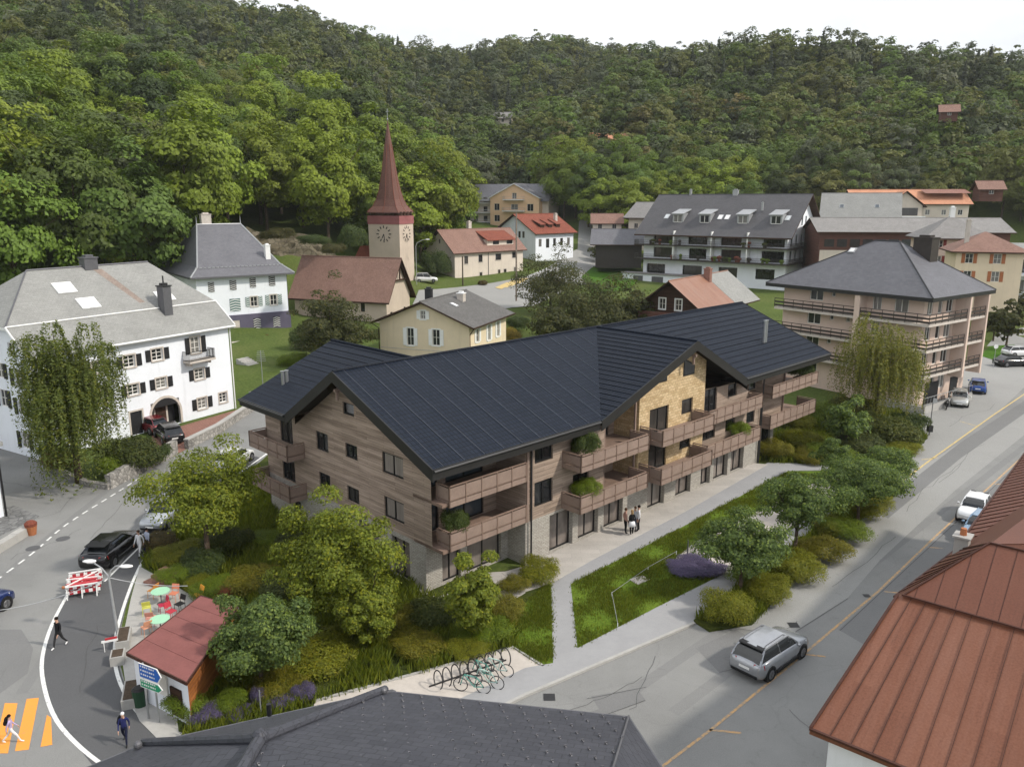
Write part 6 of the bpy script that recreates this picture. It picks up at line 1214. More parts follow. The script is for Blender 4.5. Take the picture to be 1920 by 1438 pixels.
for i, q in enumerate(((245, 880, 120, 70, 'dark', DK), (290, 872, 60, 46, 'dark', GN), (215, 890, 70, 50, 'green', GN), (115, 880, 60, 50, 'dark', (1.8, 1.0, .6, 1)), (95, 862, 40, 40, 'dark', DK), (580, 660, 80, 60, 'dark', GN), (550, 690, 60, 36, 'green', GN), (700, 640, 60, 30, 'dark', DK), (945, 645, 70, 44, 'green', BR), (970, 620, 50, 36, 'dark', GN), (820, 520, 66, 64, 'dark', GN), (905, 535, 22, 12, 'dark', BR), (1250, 590, 70, 20, 'green', GN), (660, 470, 60, 60, 'dark', GN), (520, 452, 70, 30, 'dark', OL), (590, 462, 60, 26, 'dark', GN), (625, 478, 50, 26, 'dark', OL), (500, 640, 30, 18, 'dark', (2, .7, 1, 1)))):
    shrub(*q, ['large dark shrub right of the weeping tree above the rubble wall', 'green shrub at the end of the rubble wall by the black car', 'green shrub at the foot of the weeping tree', 'rusty orange shrub on the stone edging by the weeping tree', 'small dark shrub against the white house corner', 'dark green shrub beside the dense round tree', 'light green shrub on the bright green slope', 'dark shrub between the church and the cream house', 'rusty yellow shrub at the right of the cream house', 'green shrub behind the cream house', 'dark green bush against the long pale house gable', 'small plant trough bush on the village street', 'flowering shrub before the wooden chalet', 'dark bush beside the church tower', 'olive bush on the upper end of the rock face', 'green bush on top of the rock face', 'olive bush at the church end of the rock face', 'red flowering shrub on the terrace of the shuttered house'][i])
for i, (bx, by, w, h, lb) in enumerate(((1280, 1072, 70, 20, 'purple lavender clump at the lawn end of the paved garden bed'), (1330, 1074, 80, 22, 'purple lavender clump in the shade of the nearest strip tree'), (1305, 1060, 80, 18, 'purple lavender clump at the back of the garden bed'))): shrub(bx, by, w, h, 'lav', Y, lb, .07, 'lavender in the garden bed', 'lavender')
for i, (bx, by, w, h, lb) in enumerate(((385, 1352, 60, 34, 'blue lavender clump nearest the direction sign'), (450, 1345, 60, 22, 'blue lavender clump left of the thin post'), (487, 1322, 34, 42, 'tall blue lavender clump behind the thin post'), (525, 1325, 60, 28, 'blue lavender clump above the slate eaves'), (572, 1312, 50, 40, 'blue lavender clump nearest the bicycle yard'))): shrub(bx, by, w, h, 'lav', Y, lb, 0, 'lavender along the slate roofed house', 'lavender')
# balcony plants in planters: they stand on the balconies
def potted(u, v, z, w, h, kind, label):
    q = mw(u, v, z); t = thing('potted_plant', label, 'plant', q, 0, 'plants on the new balconies'); m = MB(); m.box(-w*.7, -.2, 0, w*.7, .2, .4); m.build('pot', K['timber_trim'], t)
    me = SH[kind][SC[0] % 3]; SC[0] += 1; o = bpy.data.objects.new('leaves', me); COL.objects.link(o); o.parent = t; o.location = (0, 0, .3); o.scale = (w, w, h); t.rotation_euler = (0, 0, MAINROT); o.color = (.9, 1.2, .9, 1) if kind == 'green' else (1, 1.3, .9, 1); return t
potted(1.3, -1.05, 3.05, .8, 1.5, 'dark', 'leafy potted shrub on the lower balcony at the brick corner'); potted(10.6, -2.3, 5.65, .95, 1.7, 'dark', 'pale leafy potted shrub on the upper protruding balcony'); potted(10.7, -2.3, 3.02, 1.1, 1.2, 'green', 'bushy potted plant on the lower protruding balcony')
potted(29.3, -2.0, 2.96, 1.1, 1.2, 'green', 'bushy potted plant on the lower balcony right of the yellow gable'); potted(41.2, -.9, 5.65, 1.2, 1.4, 'dark', 'potted shrub on the upper balcony at the far end')
# grass blades in the planting beds (nobody could count them)
def blades(name, polys, n, h, mat, seed, z=.0, width=.022):
    rng = np.random.default_rng(seed); P = []
    for pl, k in polys:
        W = gp(pl); a = np.array(W); lo, hi = a.min(0), a.max(0); c = 0
        while c < k:
            x, y = rng.uniform(lo, hi)
            if inpoly(x, y, W) and (sin(x*1.7+y*.6)+sin(y*1.9-x*.8)+rng.normal(0, .8)) > -.6: P.append((x, y)); c += 1
    P = np.array(P); n = len(P)*6; B = np.repeat(P, 6, 0)+rng.normal(0, .09, (n, 2)); hh = h*rng.uniform(.4, 1.7, n); an = rng.uniform(0, 6.28, n); lean = rng.uniform(.1, .55, n)*hh
    b = np.stack([B[:, 0], B[:, 1], np.full(n, z)], 1); t = np.stack([cos_(an), sin_(an), 0*an], 1); s = np.stack([-sin_(an), cos_(an), 0*an], 1)*width
    mid = b+t*(lean*.35)[:, None]+np.array([0, 0, 1])*(hh*.6)[:, None]; tip = b+t*lean[:, None]+np.array([0, 0, 1])*hh[:, None]
    Q = np.stack([b-s, b+s, mid+s*.9, tip], 1); o = bpy.data.objects.new(name, quads_mesh(name, Q, mat)); COL.objects.link(o); return tag(o, kind='stuff')
cos_, sin_ = np.cos, np.sin
bed = [(478, 880), (545, 960), (700, 1060), (830, 1130), (960, 1150), (962, 1215), (590, 1316), (440, 1420), (345, 1390), (440, 1160), (350, 1108), (270, 1060), (275, 1042), (340, 990)]
blades('meadow_grass', [(bed, 12000), ([(1300, 1166), (1420, 1078), (1520, 1002), (1570, 952), (1640, 907), (1683, 926), (1560, 1010), (1410, 1170)], 2600), ([(1420, 868), (1560, 874), (1650, 890), (1740, 822), (1690, 772), (1560, 772), (1450, 800)], 2600)], 0, .42, K['blade'], 5, .0)
blades('lawn_grass', [([(1070, 1096), (1083, 1218), (1230, 1142), (1366, 1072), (1270, 1050), (1300, 1020), (1440, 950), (1540, 895), (1478, 884), (1400, 925), (1230, 1015)], 9000), ([(965, 1150), (1033, 1090), (1037, 1245), (1018, 1250), (962, 1215)], 1800)], 0, .10, K['blade'], 6, .05, .014)
# ---------------------------------------------------------------- the wooded hills
FT = []
def proto(seed, H, R, n, size, nl, base_f=.12):
    rng = np.random.default_rng(seed); lobes = broad_lobes(rng, H, R, base_f, nl, 1.0, .9); P, D = crown_pts(rng, lobes, n, .13, -.35, .09, .8); return leaves(rng, P, D, size, .34), trunk_mb(rng, H, R, .24, lobes, nb=4)
def conifer(seed, H, R, n, size):
    rng = np.random.default_rng(seed); t = rng.random(n)**.62; z = H*(.12+.88*(1-t)); lay = .75+.25*np.sin(z*2*pi/1.5); r = R*t*lay*np.sqrt(rng.uniform(.45, 1, n)); an = rng.uniform(0, 2*pi, n)
    P = np.stack([r*np.cos(an), r*np.sin(an), z-.18*r], 1); D = np.stack([np.cos(an), np.sin(an), np.full(n, .7)], 1); m = MB(); m.tube([(0, 0, -1), (0, 0, H*.8)], [.26, .06], 6); return leaves(rng, P, D, size, .3, .45), m
PB_ = [proto(100+i, 15+i % 3*1.5, 5.4+(i % 2)*.9, 10000, .25, 11+i % 3) for i in range(6)]; PC_ = [conifer(200+i, 19, 3.6, 2200, .5) for i in range(3)]
MB_B = [quads_mesh('crown', q[0], K['leaf_forest']) for q in PB_]; MB_C = [quads_mesh('crown', q[0], K['leaf_forest']) for q in PC_]
def tmesh(m):
    o = m.build('trunk', K['bark']); me = o.data; bpy.data.objects.remove(o); return me
TM_B = [tmesh(q[1]) for q in PB_]; TM_C = [tmesh(q[1]) for q in PC_]
PB_far = [proto(300+i, 15+i % 3, 5.3+(i % 2)*.8, 1150, .55, 9)[0] for i in range(6)]; PC_far = [conifer(400+i, 19, 3.4, 420, .85)[0] for i in range(3)]
C_ = {'bright': (1.95, 2.5, .30), 'fresh': (1.4, 2.0, .32), 'green': (1.1, 1.6, .36), 'olive': (1.35, 1.5, .40), 'dark': (.62, .85, .32), 'brown': (1.5, 1.32, .50), 'grey': (1.1, 1.28, .72), 'rust': (1.4, 1.05, .5)}
rs = random.Random(21); sites = []
KEEP = [(o.location.x, o.location.y) for o in bpy.data.objects if o.parent is None and o.get('category') in ('house', 'building', 'church')]
BOX = [(-58, 102, -22, 150), (-48, 128, -10, 182), (-22, 165, 20, 205), (-12, 195, 22, 252), (-30, 240, 14, 300), (10, 90, 90, 226), (60, 120, 150, 250), (14, 195, 60, 243)]
def startr(c):
    return np.interp(c, [-400, 0, 150, 330, 430, 480, 640, 700, 800, 870, 890, 1030, 1060, 1180, 1400, 1480, 1700, 1800, 2300], [128, 128, 132, 140, 150, 166, 170, 176, 186, 205, 290, 290, 248, 246, 246, 268, 268, 262, 250])
r = 124.0
while r < 640:
    sp = 10.2 if r < 240 else 8.0 if r < 330 else 8.6; da = sp/r; a = -.80
    while a < .76:
        rr = r+rs.uniform(-2.6, 2.6); aa = a+rs.uniform(-.35, .35)*da; x, y = rr*sin(aa), rr*cos(aa); a += da; c = pxcol(x, y)
        if not -140 < c < 2060 or rr < startr(c): continue
        z = hz(x, y)
        if any(b[0] < x < b[2] and b[1] < y < b[3] and z < 13.5 and rr < 300 for b in BOX) and rr > 0:
            if not (c < 870 and rr > startr(c)+4): continue
        if 1090 < c < 1185 and 316 < rr < 332: continue
        if 925 < c < 962 and 392 < rr < 404: continue
        if 1815 < c < 1870 and 240 < rr < 262: continue
        ri = pxrow(x, y, z+8)
        if ri < -60: continue
        sites.append((rr, x, y, z, c))
    r += sp*.86
sites.sort(key=lambda s: s[0]*(1.25 if s[4] < -40 or s[4] > 1960 else 1))
def kind_of(rr, c, z):
    q = rs.random(); left = c < 1000; hi = (rr > 330 and left) or (rr > 385 and not left)
    if hi: return rs.choice(['conifer']*(4 if left else 2)+['olive', 'dark', 'grey', 'grey', 'green', 'olive']) if rs.random() < min(1, (rr-320)/120) else rs.choice(['olive', 'olive', 'dark', 'grey', 'green', 'conifer', 'green'])
    if left:
        if rr < 225: return rs.choice(['bright']*4+['fresh']*3+['green', 'green', 'olive', 'dark'])
        if rr < 265: return rs.choice(['fresh', 'green', 'green', 'olive', 'olive', 'dark', 'bright', 'bright'])
        return rs.choice(['olive', 'olive', 'green', 'green', 'dark', 'dark', 'grey', 'brown' if q < .4 else 'green', 'conifer'])
    if rr < 284 and c < 1430: return rs.choice(['bright', 'bright', 'bright', 'fresh', 'fresh', 'green'])
    return rs.choice(['olive', 'olive', 'green', 'green', 'green', 'dark', 'grey', 'brown' if q < .35 else 'olive', 'fresh' if q < .5 else 'olive'])
WORDS = {'bright': 'lime green', 'fresh': 'fresh green', 'green': 'plain green', 'olive': 'olive', 'dark': 'dark green', 'brown': 'brownish', 'grey': 'grey green', 'rust': 'rusty', 'conifer': 'dark pointed'}
LM = [(-300, 'picture edge'), (150, 'weeping tree'), (300, 'white house'), (440, 'shuttered house'), (560, 'rock face'), (722, 'church spire'), (960, 'peach house'), (1150, 'low pavilion'), (1300, 'chalet block'), (1590, 'steep grey roof'), (1700, 'orange roof'), (1890, 'scaffold'), (2300, 'picture edge')]
ORD = 'first second third fourth fifth sixth seventh eighth ninth tenth eleventh twelfth thirteenth fourteenth fifteenth'.split()
RANK = ['front', 'second', 'third', 'fourth', 'fifth', 'sixth', 'seventh', 'eighth', 'topmost']
def seg(c): return max(i for i in range(len(LM)-1) if LM[i][0] <= c)
IND = []
NIND = 300; far = []; ft = []; nb = 0
for i, (rr, x, y, z, c) in enumerate(sites):
    kd = kind_of(rr, c, z); s = rs.uniform(.8, 1.22)*(1.36 if rr < 245 else 1.1 if (rr < 284 and 1030 < c < 1430) else 1.08 if rr < 300 else .97); con = kd == 'conifer'; s *= .78 if con else 1
    base = (.48, .62, .38) if con else C_[kd]; tk = rs.uniform(.8, 1.2); tint = tuple(v*tk*rs.uniform(.95, 1.05) for v in base); rot = rs.uniform(0, 6.28)
    if nb < NIND and -10 < c < 1930:
        t = thing('conifer' if con else 'broadleaf_tree', 'tree', 'tree', (x, y, z-.3), rot, 'trees of the wood near the village'); t.scale = (s, s, s*rs.uniform(.9, 1.15))
        k = rs.randrange(3 if con else 6)
        for nm, me in (('trunk', (TM_C if con else TM_B)[k]), ('crown', (MB_C if con else MB_B)[k])):
            o = bpy.data.objects.new(nm, me); COL.objects.link(o); o.parent = t
            if nm == 'crown': o.color = (*tint, 1)
        nb += 1; IND.append((seg(c), min(8, max(0, int((rr-startr(c))/8.5))), c, WORDS[kd], t))
    else:
        src = PC_far[rs.randrange(3)] if con else PB_far[rs.randrange(6)]; cr, sr = cos(rot), sin(rot); R = np.array([[cr, -sr, 0], [sr, cr, 0], [0, 0, 1]]); far.append(src@R.T*s+np.array([x, y, z-.5])); ft.append(np.repeat(np.array([tint]), len(src), 0))
o = bpy.data.objects.new('forest', quads_mesh('forest', np.concatenate(far), K['leaf_stuff'], np.concatenate(ft))); COL.objects.link(o); tag(o, kind='stuff')
print('forest', len(sites), 'faces', sum(map(len, far)))
cells = {}
for q in IND: cells.setdefault(q[:2], []).append(q)
for (sg, rk), qs in cells.items():
    qs.sort(key=lambda q: q[2]); fl = sg == 0
    if fl: qs = qs[::-1]
    A, B = (LM[sg+1][1], LM[sg][1]) if fl else (LM[sg][1], LM[sg+1][1])
    for i, q in enumerate(qs): q[4]['label'] = '%s tree, %s in the %s rank from %s towards %s' % (q[3], ORD[min(i, 14)], RANK[rk], A, B)
# ---------------------------------------------------------------- vehicles
def car(label, loc, head, col, L=4.4, Wd=1.78, H=1.55, hood=.98, tail=1.0, kind='hatch', rails=False, clad=False, name='parked_car', plate=True, metal=.3, group='cars in the streets'):
    """head: heading angle in the plan; local x points forward"""
    t = thing(name, label, 'car', (loc[0], loc[1], loc[2] if len(loc) > 2 else 0.0), head, group); hw = Wd/2; pm = paint('paint', col, .25, metal)
    def ring(x, w, zb, zt, cr=.03):
        h = zt-zb; q = [(w*.84, zb), (w*.97, zb+h*.12), (w, zb+h*.42), (w*.985, zb+h*.72), (w*.93, zb+h*.94), (w*.82, zt), (w*.4, zt+cr)]
        return [(x, y, z) for y, z in q]+[(x, -y, z) for y, z in q[::-1]]
    X = L/2; bl = hood*.98
    st = [(-X, hw*.74, .42, .72), (-X+.05, hw*.88, .30, .90), (-X+.22, hw*.97, .24, tail), (-X*.5, hw, .20, tail*.99), (0, hw, .19, bl), (X*.32, hw, .20, bl*.98), (X*.48, hw*.99, .21, hood*.96), (X*.78, hw*.96, .22, hood*.88), (X-.16, hw*.88, .26, hood*.76), (X-.03, hw*.74, .33, hood*.62)]
    m = MB(); m.rings([ring(*s) for s in st]); m.build('body', pm, t, smooth=True, bevel=0)
    if kind == 'sedan': xr0, xr1, xf1, xf0 = -X*.80, -X*.42, X*.10, X*.44
    elif kind == 'fast': xr0, xr1, xf1, xf0 = -X+.22, -X*.45, X*.06, X*.42
    else: xr0, xr1, xf1, xf0 = -X+.12, -X+.62, X*.10, X*.46
    zb = bl-.03; zr = H-.06; wb = hw*.90; wt = hw*.70
    g = MB(); A = [(xr0, -wb*.9, zb), (xf0, -wb*.94, zb), (xf0, wb*.94, zb), (xr0, wb*.9, zb)]; B = [(xr1, -wt*.95, zr), (xf1, -wt, zr), (xf1, wt, zr), (xr1, wt*.95, zr)]
    for i, nm in ((0, 'side_window'), (2, 'side_window'), (1, 'windscreen'), (3, 'rear_window')):
        j = (i+1) % 4; g = MB(); a_, b_, c_, d_ = [Vector(q) for q in (A[i], A[j], B[j], B[i])]; mid = (a_+b_+c_+d_)/4; nrm = (b_-a_).cross(d_-a_).normalized()
        # curved pane in three strips
        k = [(a_, b_)]+[(a_.lerp(d_, f)+nrm*.05*sin(pi*f), b_.lerp(c_, f)+nrm*.05*sin(pi*f)) for f in (.33, .66)]+[(d_, c_)]
        for u in range(3): g.face([tuple(k[u][0]), tuple(k[u][1]), tuple(k[u+1][1]), tuple(k[u+1][0])])
        g.build(nm, K['glass_car'], t, smooth=True)
    r = MB(); rg = []
    for f in np.linspace(0, 1, 6):
        x = xr1-.1+(xf1-xr1+.16)*f; e = .06*sin(pi*f); z = zr-.015+e*.5; w = wt*(1.03 if 0 < f < 1 else .99); rg.append([(x, -w, z-.02), (x, -w*.9, z+.035), (x, 0, z+.055), (x, w*.9, z+.035), (x, w, z-.02), (x, 0, z-.03)])
    r.rings(rg)
    for i in range(4): 
        for sgn in (0,): r.bar(A[i], B[i], .09, .07)
    for s in (-1, 1): r.bar(((xr0+xf0)*.42, s*wb*.935, zb), ((xr1+xf1)*.46, s*wt*1.01, zr), .07, .04); r.bar((xr1-.05, s*wt*.98, zr), (xf1, s*wt*1.01, zr), .06, .06)
    r.build('roof', pm, t, smooth=False)
    for x in (-X*.62, X*.62):
        for s in (-1, 1):
            m = MB(); m.cyl((x, s*(hw*.78), .33), (x, s*(hw*1.003), .33), .40, n=18); ar = m.build('wheel_arch', K['black'], t)
            m = MB(); m.cyl((x, s*(hw-.22), .325), (x, s*(hw+.012), .325), .325, n=18); w = m.build('wheel', K['tyre'], t); m = MB(); m.cyl((x, s*(hw+.0121), .325), (x, s*(hw+.022), .325), .215, .2, n=14)
            for k in range(5): an = k*2*pi/5; m.bar((x, s*(hw+.024), .325), (x+.19*cos(an), s*(hw+.024), .325+.19*sin(an)), .05, .02)
            m.build('rim', K['rim'], w)
    for s in (-1, 1):
        m = MB(); m.hexa([(-X+.02, s*hw*.5, .78), (-X+.30, s*hw*.985, .74), (-X+.34, s*hw*.96, .74), (-X+.08, s*hw*.5, .78), (-X+.04, s*hw*.5, .94), (-X+.28, s*hw*.955, .94), (-X+.32, s*hw*.93, .95), (-X+.1, s*hw*.5, .95)]); m.build('tail_light', K['lamp_red'], t)
        m = MB(); m.hexa([(X-.16, s*hw*.50, .56), (X-.50, s*hw*.95, .58), (X-.54, s*hw*.9, .58), (X-.24, s*hw*.5, .56), (X-.20, s*hw*.5, .72), (X-.50, s*hw*.925, .80), (X-.56, s*hw*.9, .81), (X-.3, s*hw*.5, .73)]); m.build('headlight', K['lamp_white'], t)
        m = MB(); m.ball((xf0-.28, s*(hw+.09), zb+.08), (.09, .11, .075), n=8, m=5); m.build('wing_mirror', pm if kind != 'van' else K['black'], t, smooth=True)
        if rails: m = MB(); m.tube([(xr1+.05, s*wt*.86, zr+.03), (xr1+.2, s*wt*.88, zr+.12), (xf1-.25, s*wt*.88, zr+.12), (xf1-.08, s*wt*.86, zr+.04)], .022, 6); m.build('roof_rail', K['grey_metal'], t)
    m = MB(); m.box(-X-.012, -.26, .6, -X+.02, .26, .71); m.build('number_plate', K['white'], t); m = MB(); m.box(X-.06, -.26, .38, X+.0, .26, .48); m.build('number_plate', K['white'], t)
    m = MB(); m.box(X-.15, -hw*.7, .26, X-.02, hw*.7, .36); m.build('bumper', K['black'], t); m = MB(); m.box(-X-.005, -hw*.74, .30, -X+.14, hw*.74, .44)
    m.build('bumper', K['black'], t)
    if clad:
        for s in (-1, 1): m = MB(); m.box(-X*.4, s*hw*.99-.02, .2, X*.4, s*hw*.99+.02, .34); m.build('sill_cladding', K['black'], t)
    if kind != 'sedan': m = MB(); m.hexa([(xr0+.28, -wt*.95, zr-.02), (xr1+.05, -wt*.95, zr), (xr1+.05, wt*.95, zr), (xr0+.28, wt*.95, zr-.02), (xr0+.3, -wt*.95, zr+.025), (xr1+.05, -wt*.95, zr+.04), (xr1+.05, wt*.95, zr+.04), (xr0+.3, wt*.95, zr+.025)]); m.build('spoiler', K['black'], t)
    return t
K['lamp_red'] = plain('lamp_red', (.30, .012, .012), .2, .1, 6, .5); K['lamp_white'] = plain('lamp_white', (.75, .77, .8), .12, .05, 6, .6)
def ctr(pr, pf, Wd, side):
    """centre and heading from the ground contacts of two wheels on one side"""
    a, b = Vector(G(*pr)), Vector(G(*pf)); d = (b-a).normalized(); n = Vector((-d.y, d.x, 0)); return (a+b)/2+n*side*(Wd/2-.1), atan2(d.y, d.x)
c, h = ctr((1443, 1274), (1500, 1233), 1.8, 1); car('silver crossover car driving along the main street with roof rails', c, h, (.34, .35, .37), 4.46, 1.8, 1.58, rails=True, clad=True, name='silver_car', metal=.5)
c, h = ctr((214, 1062), (258, 1024), 1.85, 1); car('black estate car with sloping rear parked at the kerb behind the barrier', c, h, (.010, .010, .012), 4.6, 1.82, 1.45, kind='fast')
HS = h
g0 = Vector(G(288, 990)); car('silver grey car half hidden under the open yellow green tree', g0+Vector((.35, 1.3, 0)), HS-.05+pi, (.36, .38, .40), 4.5, 1.8, 1.5, metal=.5)
g0 = Vector(G(440, 872)); car('white car parked on the narrow street beside the left balconies', g0, atan2(G(520, 838)[1]-G(470, 872)[1], G(520, 838)[0]-G(470, 872)[0]), (.78, .78, .78), 4.3, 1.76, 1.5)
a, b = Vector(G(338, 843)), Vector(G(298, 806)); d = b-a; car('black car parked on the forecourt facing the arched doorway', (a+b)/2, atan2(d.y, d.x), (.012, .012, .014), 4.6, 1.84, 1.62)
g0 = Vector(G(285, 808)); car('dark red car hidden behind the black forecourt car', g0, atan2(d.y, d.x)+.25, (.16, .015, .02), 4.0, 1.7, 1.5)
g0 = Vector(G(-52, 1162)); car('dark blue car cut off by the left picture edge', g0, 1.35, (.015, .03, .12), 4.3, 1.76, 1.5)
rd = atan2(G(1880, 890)[1]-G(1645, 1110)[1], G(1880, 890)[0]-G(1645, 1110)[0])
hv = rd+pi+.05; g0 = Vector(G(1838, 984))-Vector((cos(hv), sin(hv), 0))*1.1-Vector((sin(hv), -cos(hv), 0))*.72+Vector((-.75, .75, 0))*1.3; car('white small car parked in the right hand bay', g0, rd+pi+.05, (.80, .80, .80), 3.6, 1.64, 1.5)
g0 = Vector(G(1838, 1006)); car('pale blue car mostly hidden behind the rusty roof chimney', g0, rd+pi, (.20, .30, .42), 3.9, 1.7, 1.48)
a, b = Vector(G(1790, 772)), Vector(G(1812, 740)); d = b-a; hd = atan2(G(1845, 668)[1]-G(1745, 812)[1], G(1845, 668)[0]-G(1745, 812)[0])
g0 = Vector(G(1798, 757)); car('silver parked hatchback before the pink apartment block', g0, hd+pi+.12, (.50, .50, .48), 4.2, 1.72, 1.45, metal=.5)
g0 = Vector(G(1832, 733)); car('bright blue parked hatchback before the pink apartment block', g0, hd+.1, (.02, .07, .28), 4.2, 1.72, 1.48)
g0 = Vector(G(1896, 686)); car('black car parked at the right edge of the forecourt', g0, .15, (.012, .012, .014), 4.5, 1.8, 1.5, kind='sedan')
g0 = Vector(G(1908, 668)); car('white car parked behind the black car at the right edge', g0, .2, (.75, .75, .75), 4.3, 1.76, 1.5)
g0 = Vector(G(800, 552, 1.2)); car('white van parked on the village street behind the cream house', (g0.x, g0.y, hz(g0.x, g0.y)+.12), .1, (.74, .74, .72), 4.9, 1.9, 2.0, hood=1.15, tail=1.2)
# motorbike
def wheel_ring(m, c, r, ax, w=.05, n=16, mi=0):
    c = Vector(c); a = Vector(ax).normalized(); u = Vector((0, 0, 1)); v = a.cross(u); P = [tuple(c+(v*cos(2*pi*i/n)+u*sin(2*pi*i/n))*r) for i in range(n+1)]; m.tube(P, w, 5, mi)
g0 = G(1775, 766); t = thing('motorbike', 'dark motorbike standing beside the silver parked hatchback', 'motorbike', g0, 1.0)
m = MB(); wheel_ring(m, (-.7, 0, .31), .27, (0, 1, 0), .06); w = m.build('wheel', K['tyre'], t); m = MB(); wheel_ring(m, (.7, 0, .31), .27, (0, 1, 0), .06); m.build('wheel', K['tyre'], t); m = MB(); m.ball((.1, 0, .75), (.38, .16, .16), n=8); m.box(-.3, -.14, .3, .35, .14, .62); m.bar((.45, 0, .85), (.72, 0, .3), .07); m.build('body', K['black'], t); m = MB(); m.ball((-.45, 0, .8), (.38, .13, .07), n=8); m.build('seat', K['dark_metal'], t); m = MB(); m.bar((.42, -.34, .98), (.42, .34, .98), .04); m.build('handlebar', K['steel'], t)
# bicycles and hoops
def bicycle(label, loc, rz, col):
    t = thing('bicycle', label, 'bicycle', loc, rz, 'bicycles at the racks')
    for x in (-.52, .52): m = MB(); wheel_ring(m, (x, 0, .34), .32, (0, 1, 0), .022, 14); m.cyl((x, -.03, .34), (x, .03, .34), .03, n=6); m.build('wheel', K['dark_metal'], t)
    m = MB(); fr = {'b': (-.1, 0, .3), 'r': (-.52, 0, .34), 's': (-.22, 0, .78), 'h': (.36, 0, .84), 'f': (.52, 0, .34)}
    for a_, b_ in (('b', 'r'), ('r', 's'), ('s', 'b'), ('s', 'h'), ('h', 'b'), ('h', 'f')): m.tube([fr[a_], fr[b_]], .024, 5)
    m.build('frame', col, t); m = MB(); m.ball((-.26, 0, .88), (.13, .06, .03), n=7, m=4); m.tube([(-.22, 0, .76), (-.25, 0, .87)], .014, 5); m.build('saddle', K['black'], t); m = MB(); m.tube([(.36, 0, .84), (.33, 0, 1.0)], .016, 5); m.tube([(.28, -.28, 1.0), (.36, -.1, 1.02), (.36, .1, 1.02), (.28, .28, 1.0)], .016, 5); m.build('handlebar', K['black'], t)
K['teal_paint'] = plain('teal_paint', (.10, .34, .28), .4, .1, 3, .4); K['pale_paint'] = plain('pale_paint', (.45, .62, .56), .4, .1, 3, .4)
hp = [(822, 1290), (840, 1282), (858, 1276), (876, 1270), (894, 1264), (912, 1258), (930, 1252), (948, 1246)]
d = Vector(G(948, 1246))-Vector(G(822, 1290)); hang = atan2(d.y, d.x)
t = thing('bicycle_rack', 'dark wavy bicycle rack of looped hoops on the pale yard', 'bicycle rack', G(822, 1290, .045), hang); LL = d.length
for k in range(9):
    m = MB(); x = LL*k/8; P = [(x+.05*sin(a), .42*cos(a)-.0, .42+.40*sin(a)) for a in np.linspace(-.35*pi, 1.25*pi, 14)]; m.tube(P, .028, 6); m.build('hoop', K['dark_metal'], t)
m = MB(); m.bar((-.3, .3, .03), (LL+.2, .3, .03), .06, .05); m.build('base_rail', K['dark_metal'], t)
for i, (q, o_, col) in enumerate((((885, 1298), .3, 'teal_paint'), ((912, 1288), .15, 'pale_paint'), ((905, 1272), 0, 'teal_paint'), ((930, 1266), .2, 'pale_paint'))): bicycle(['teal bicycle lowest of the four by the looped rack', 'pale mint bicycle right of the lowest teal one', 'teal bicycle leaning into the middle hoops', 'pale mint bicycle at the street end of the hoops'][i], G(*q, .045), hang+pi/2+.5+o_, K[col])
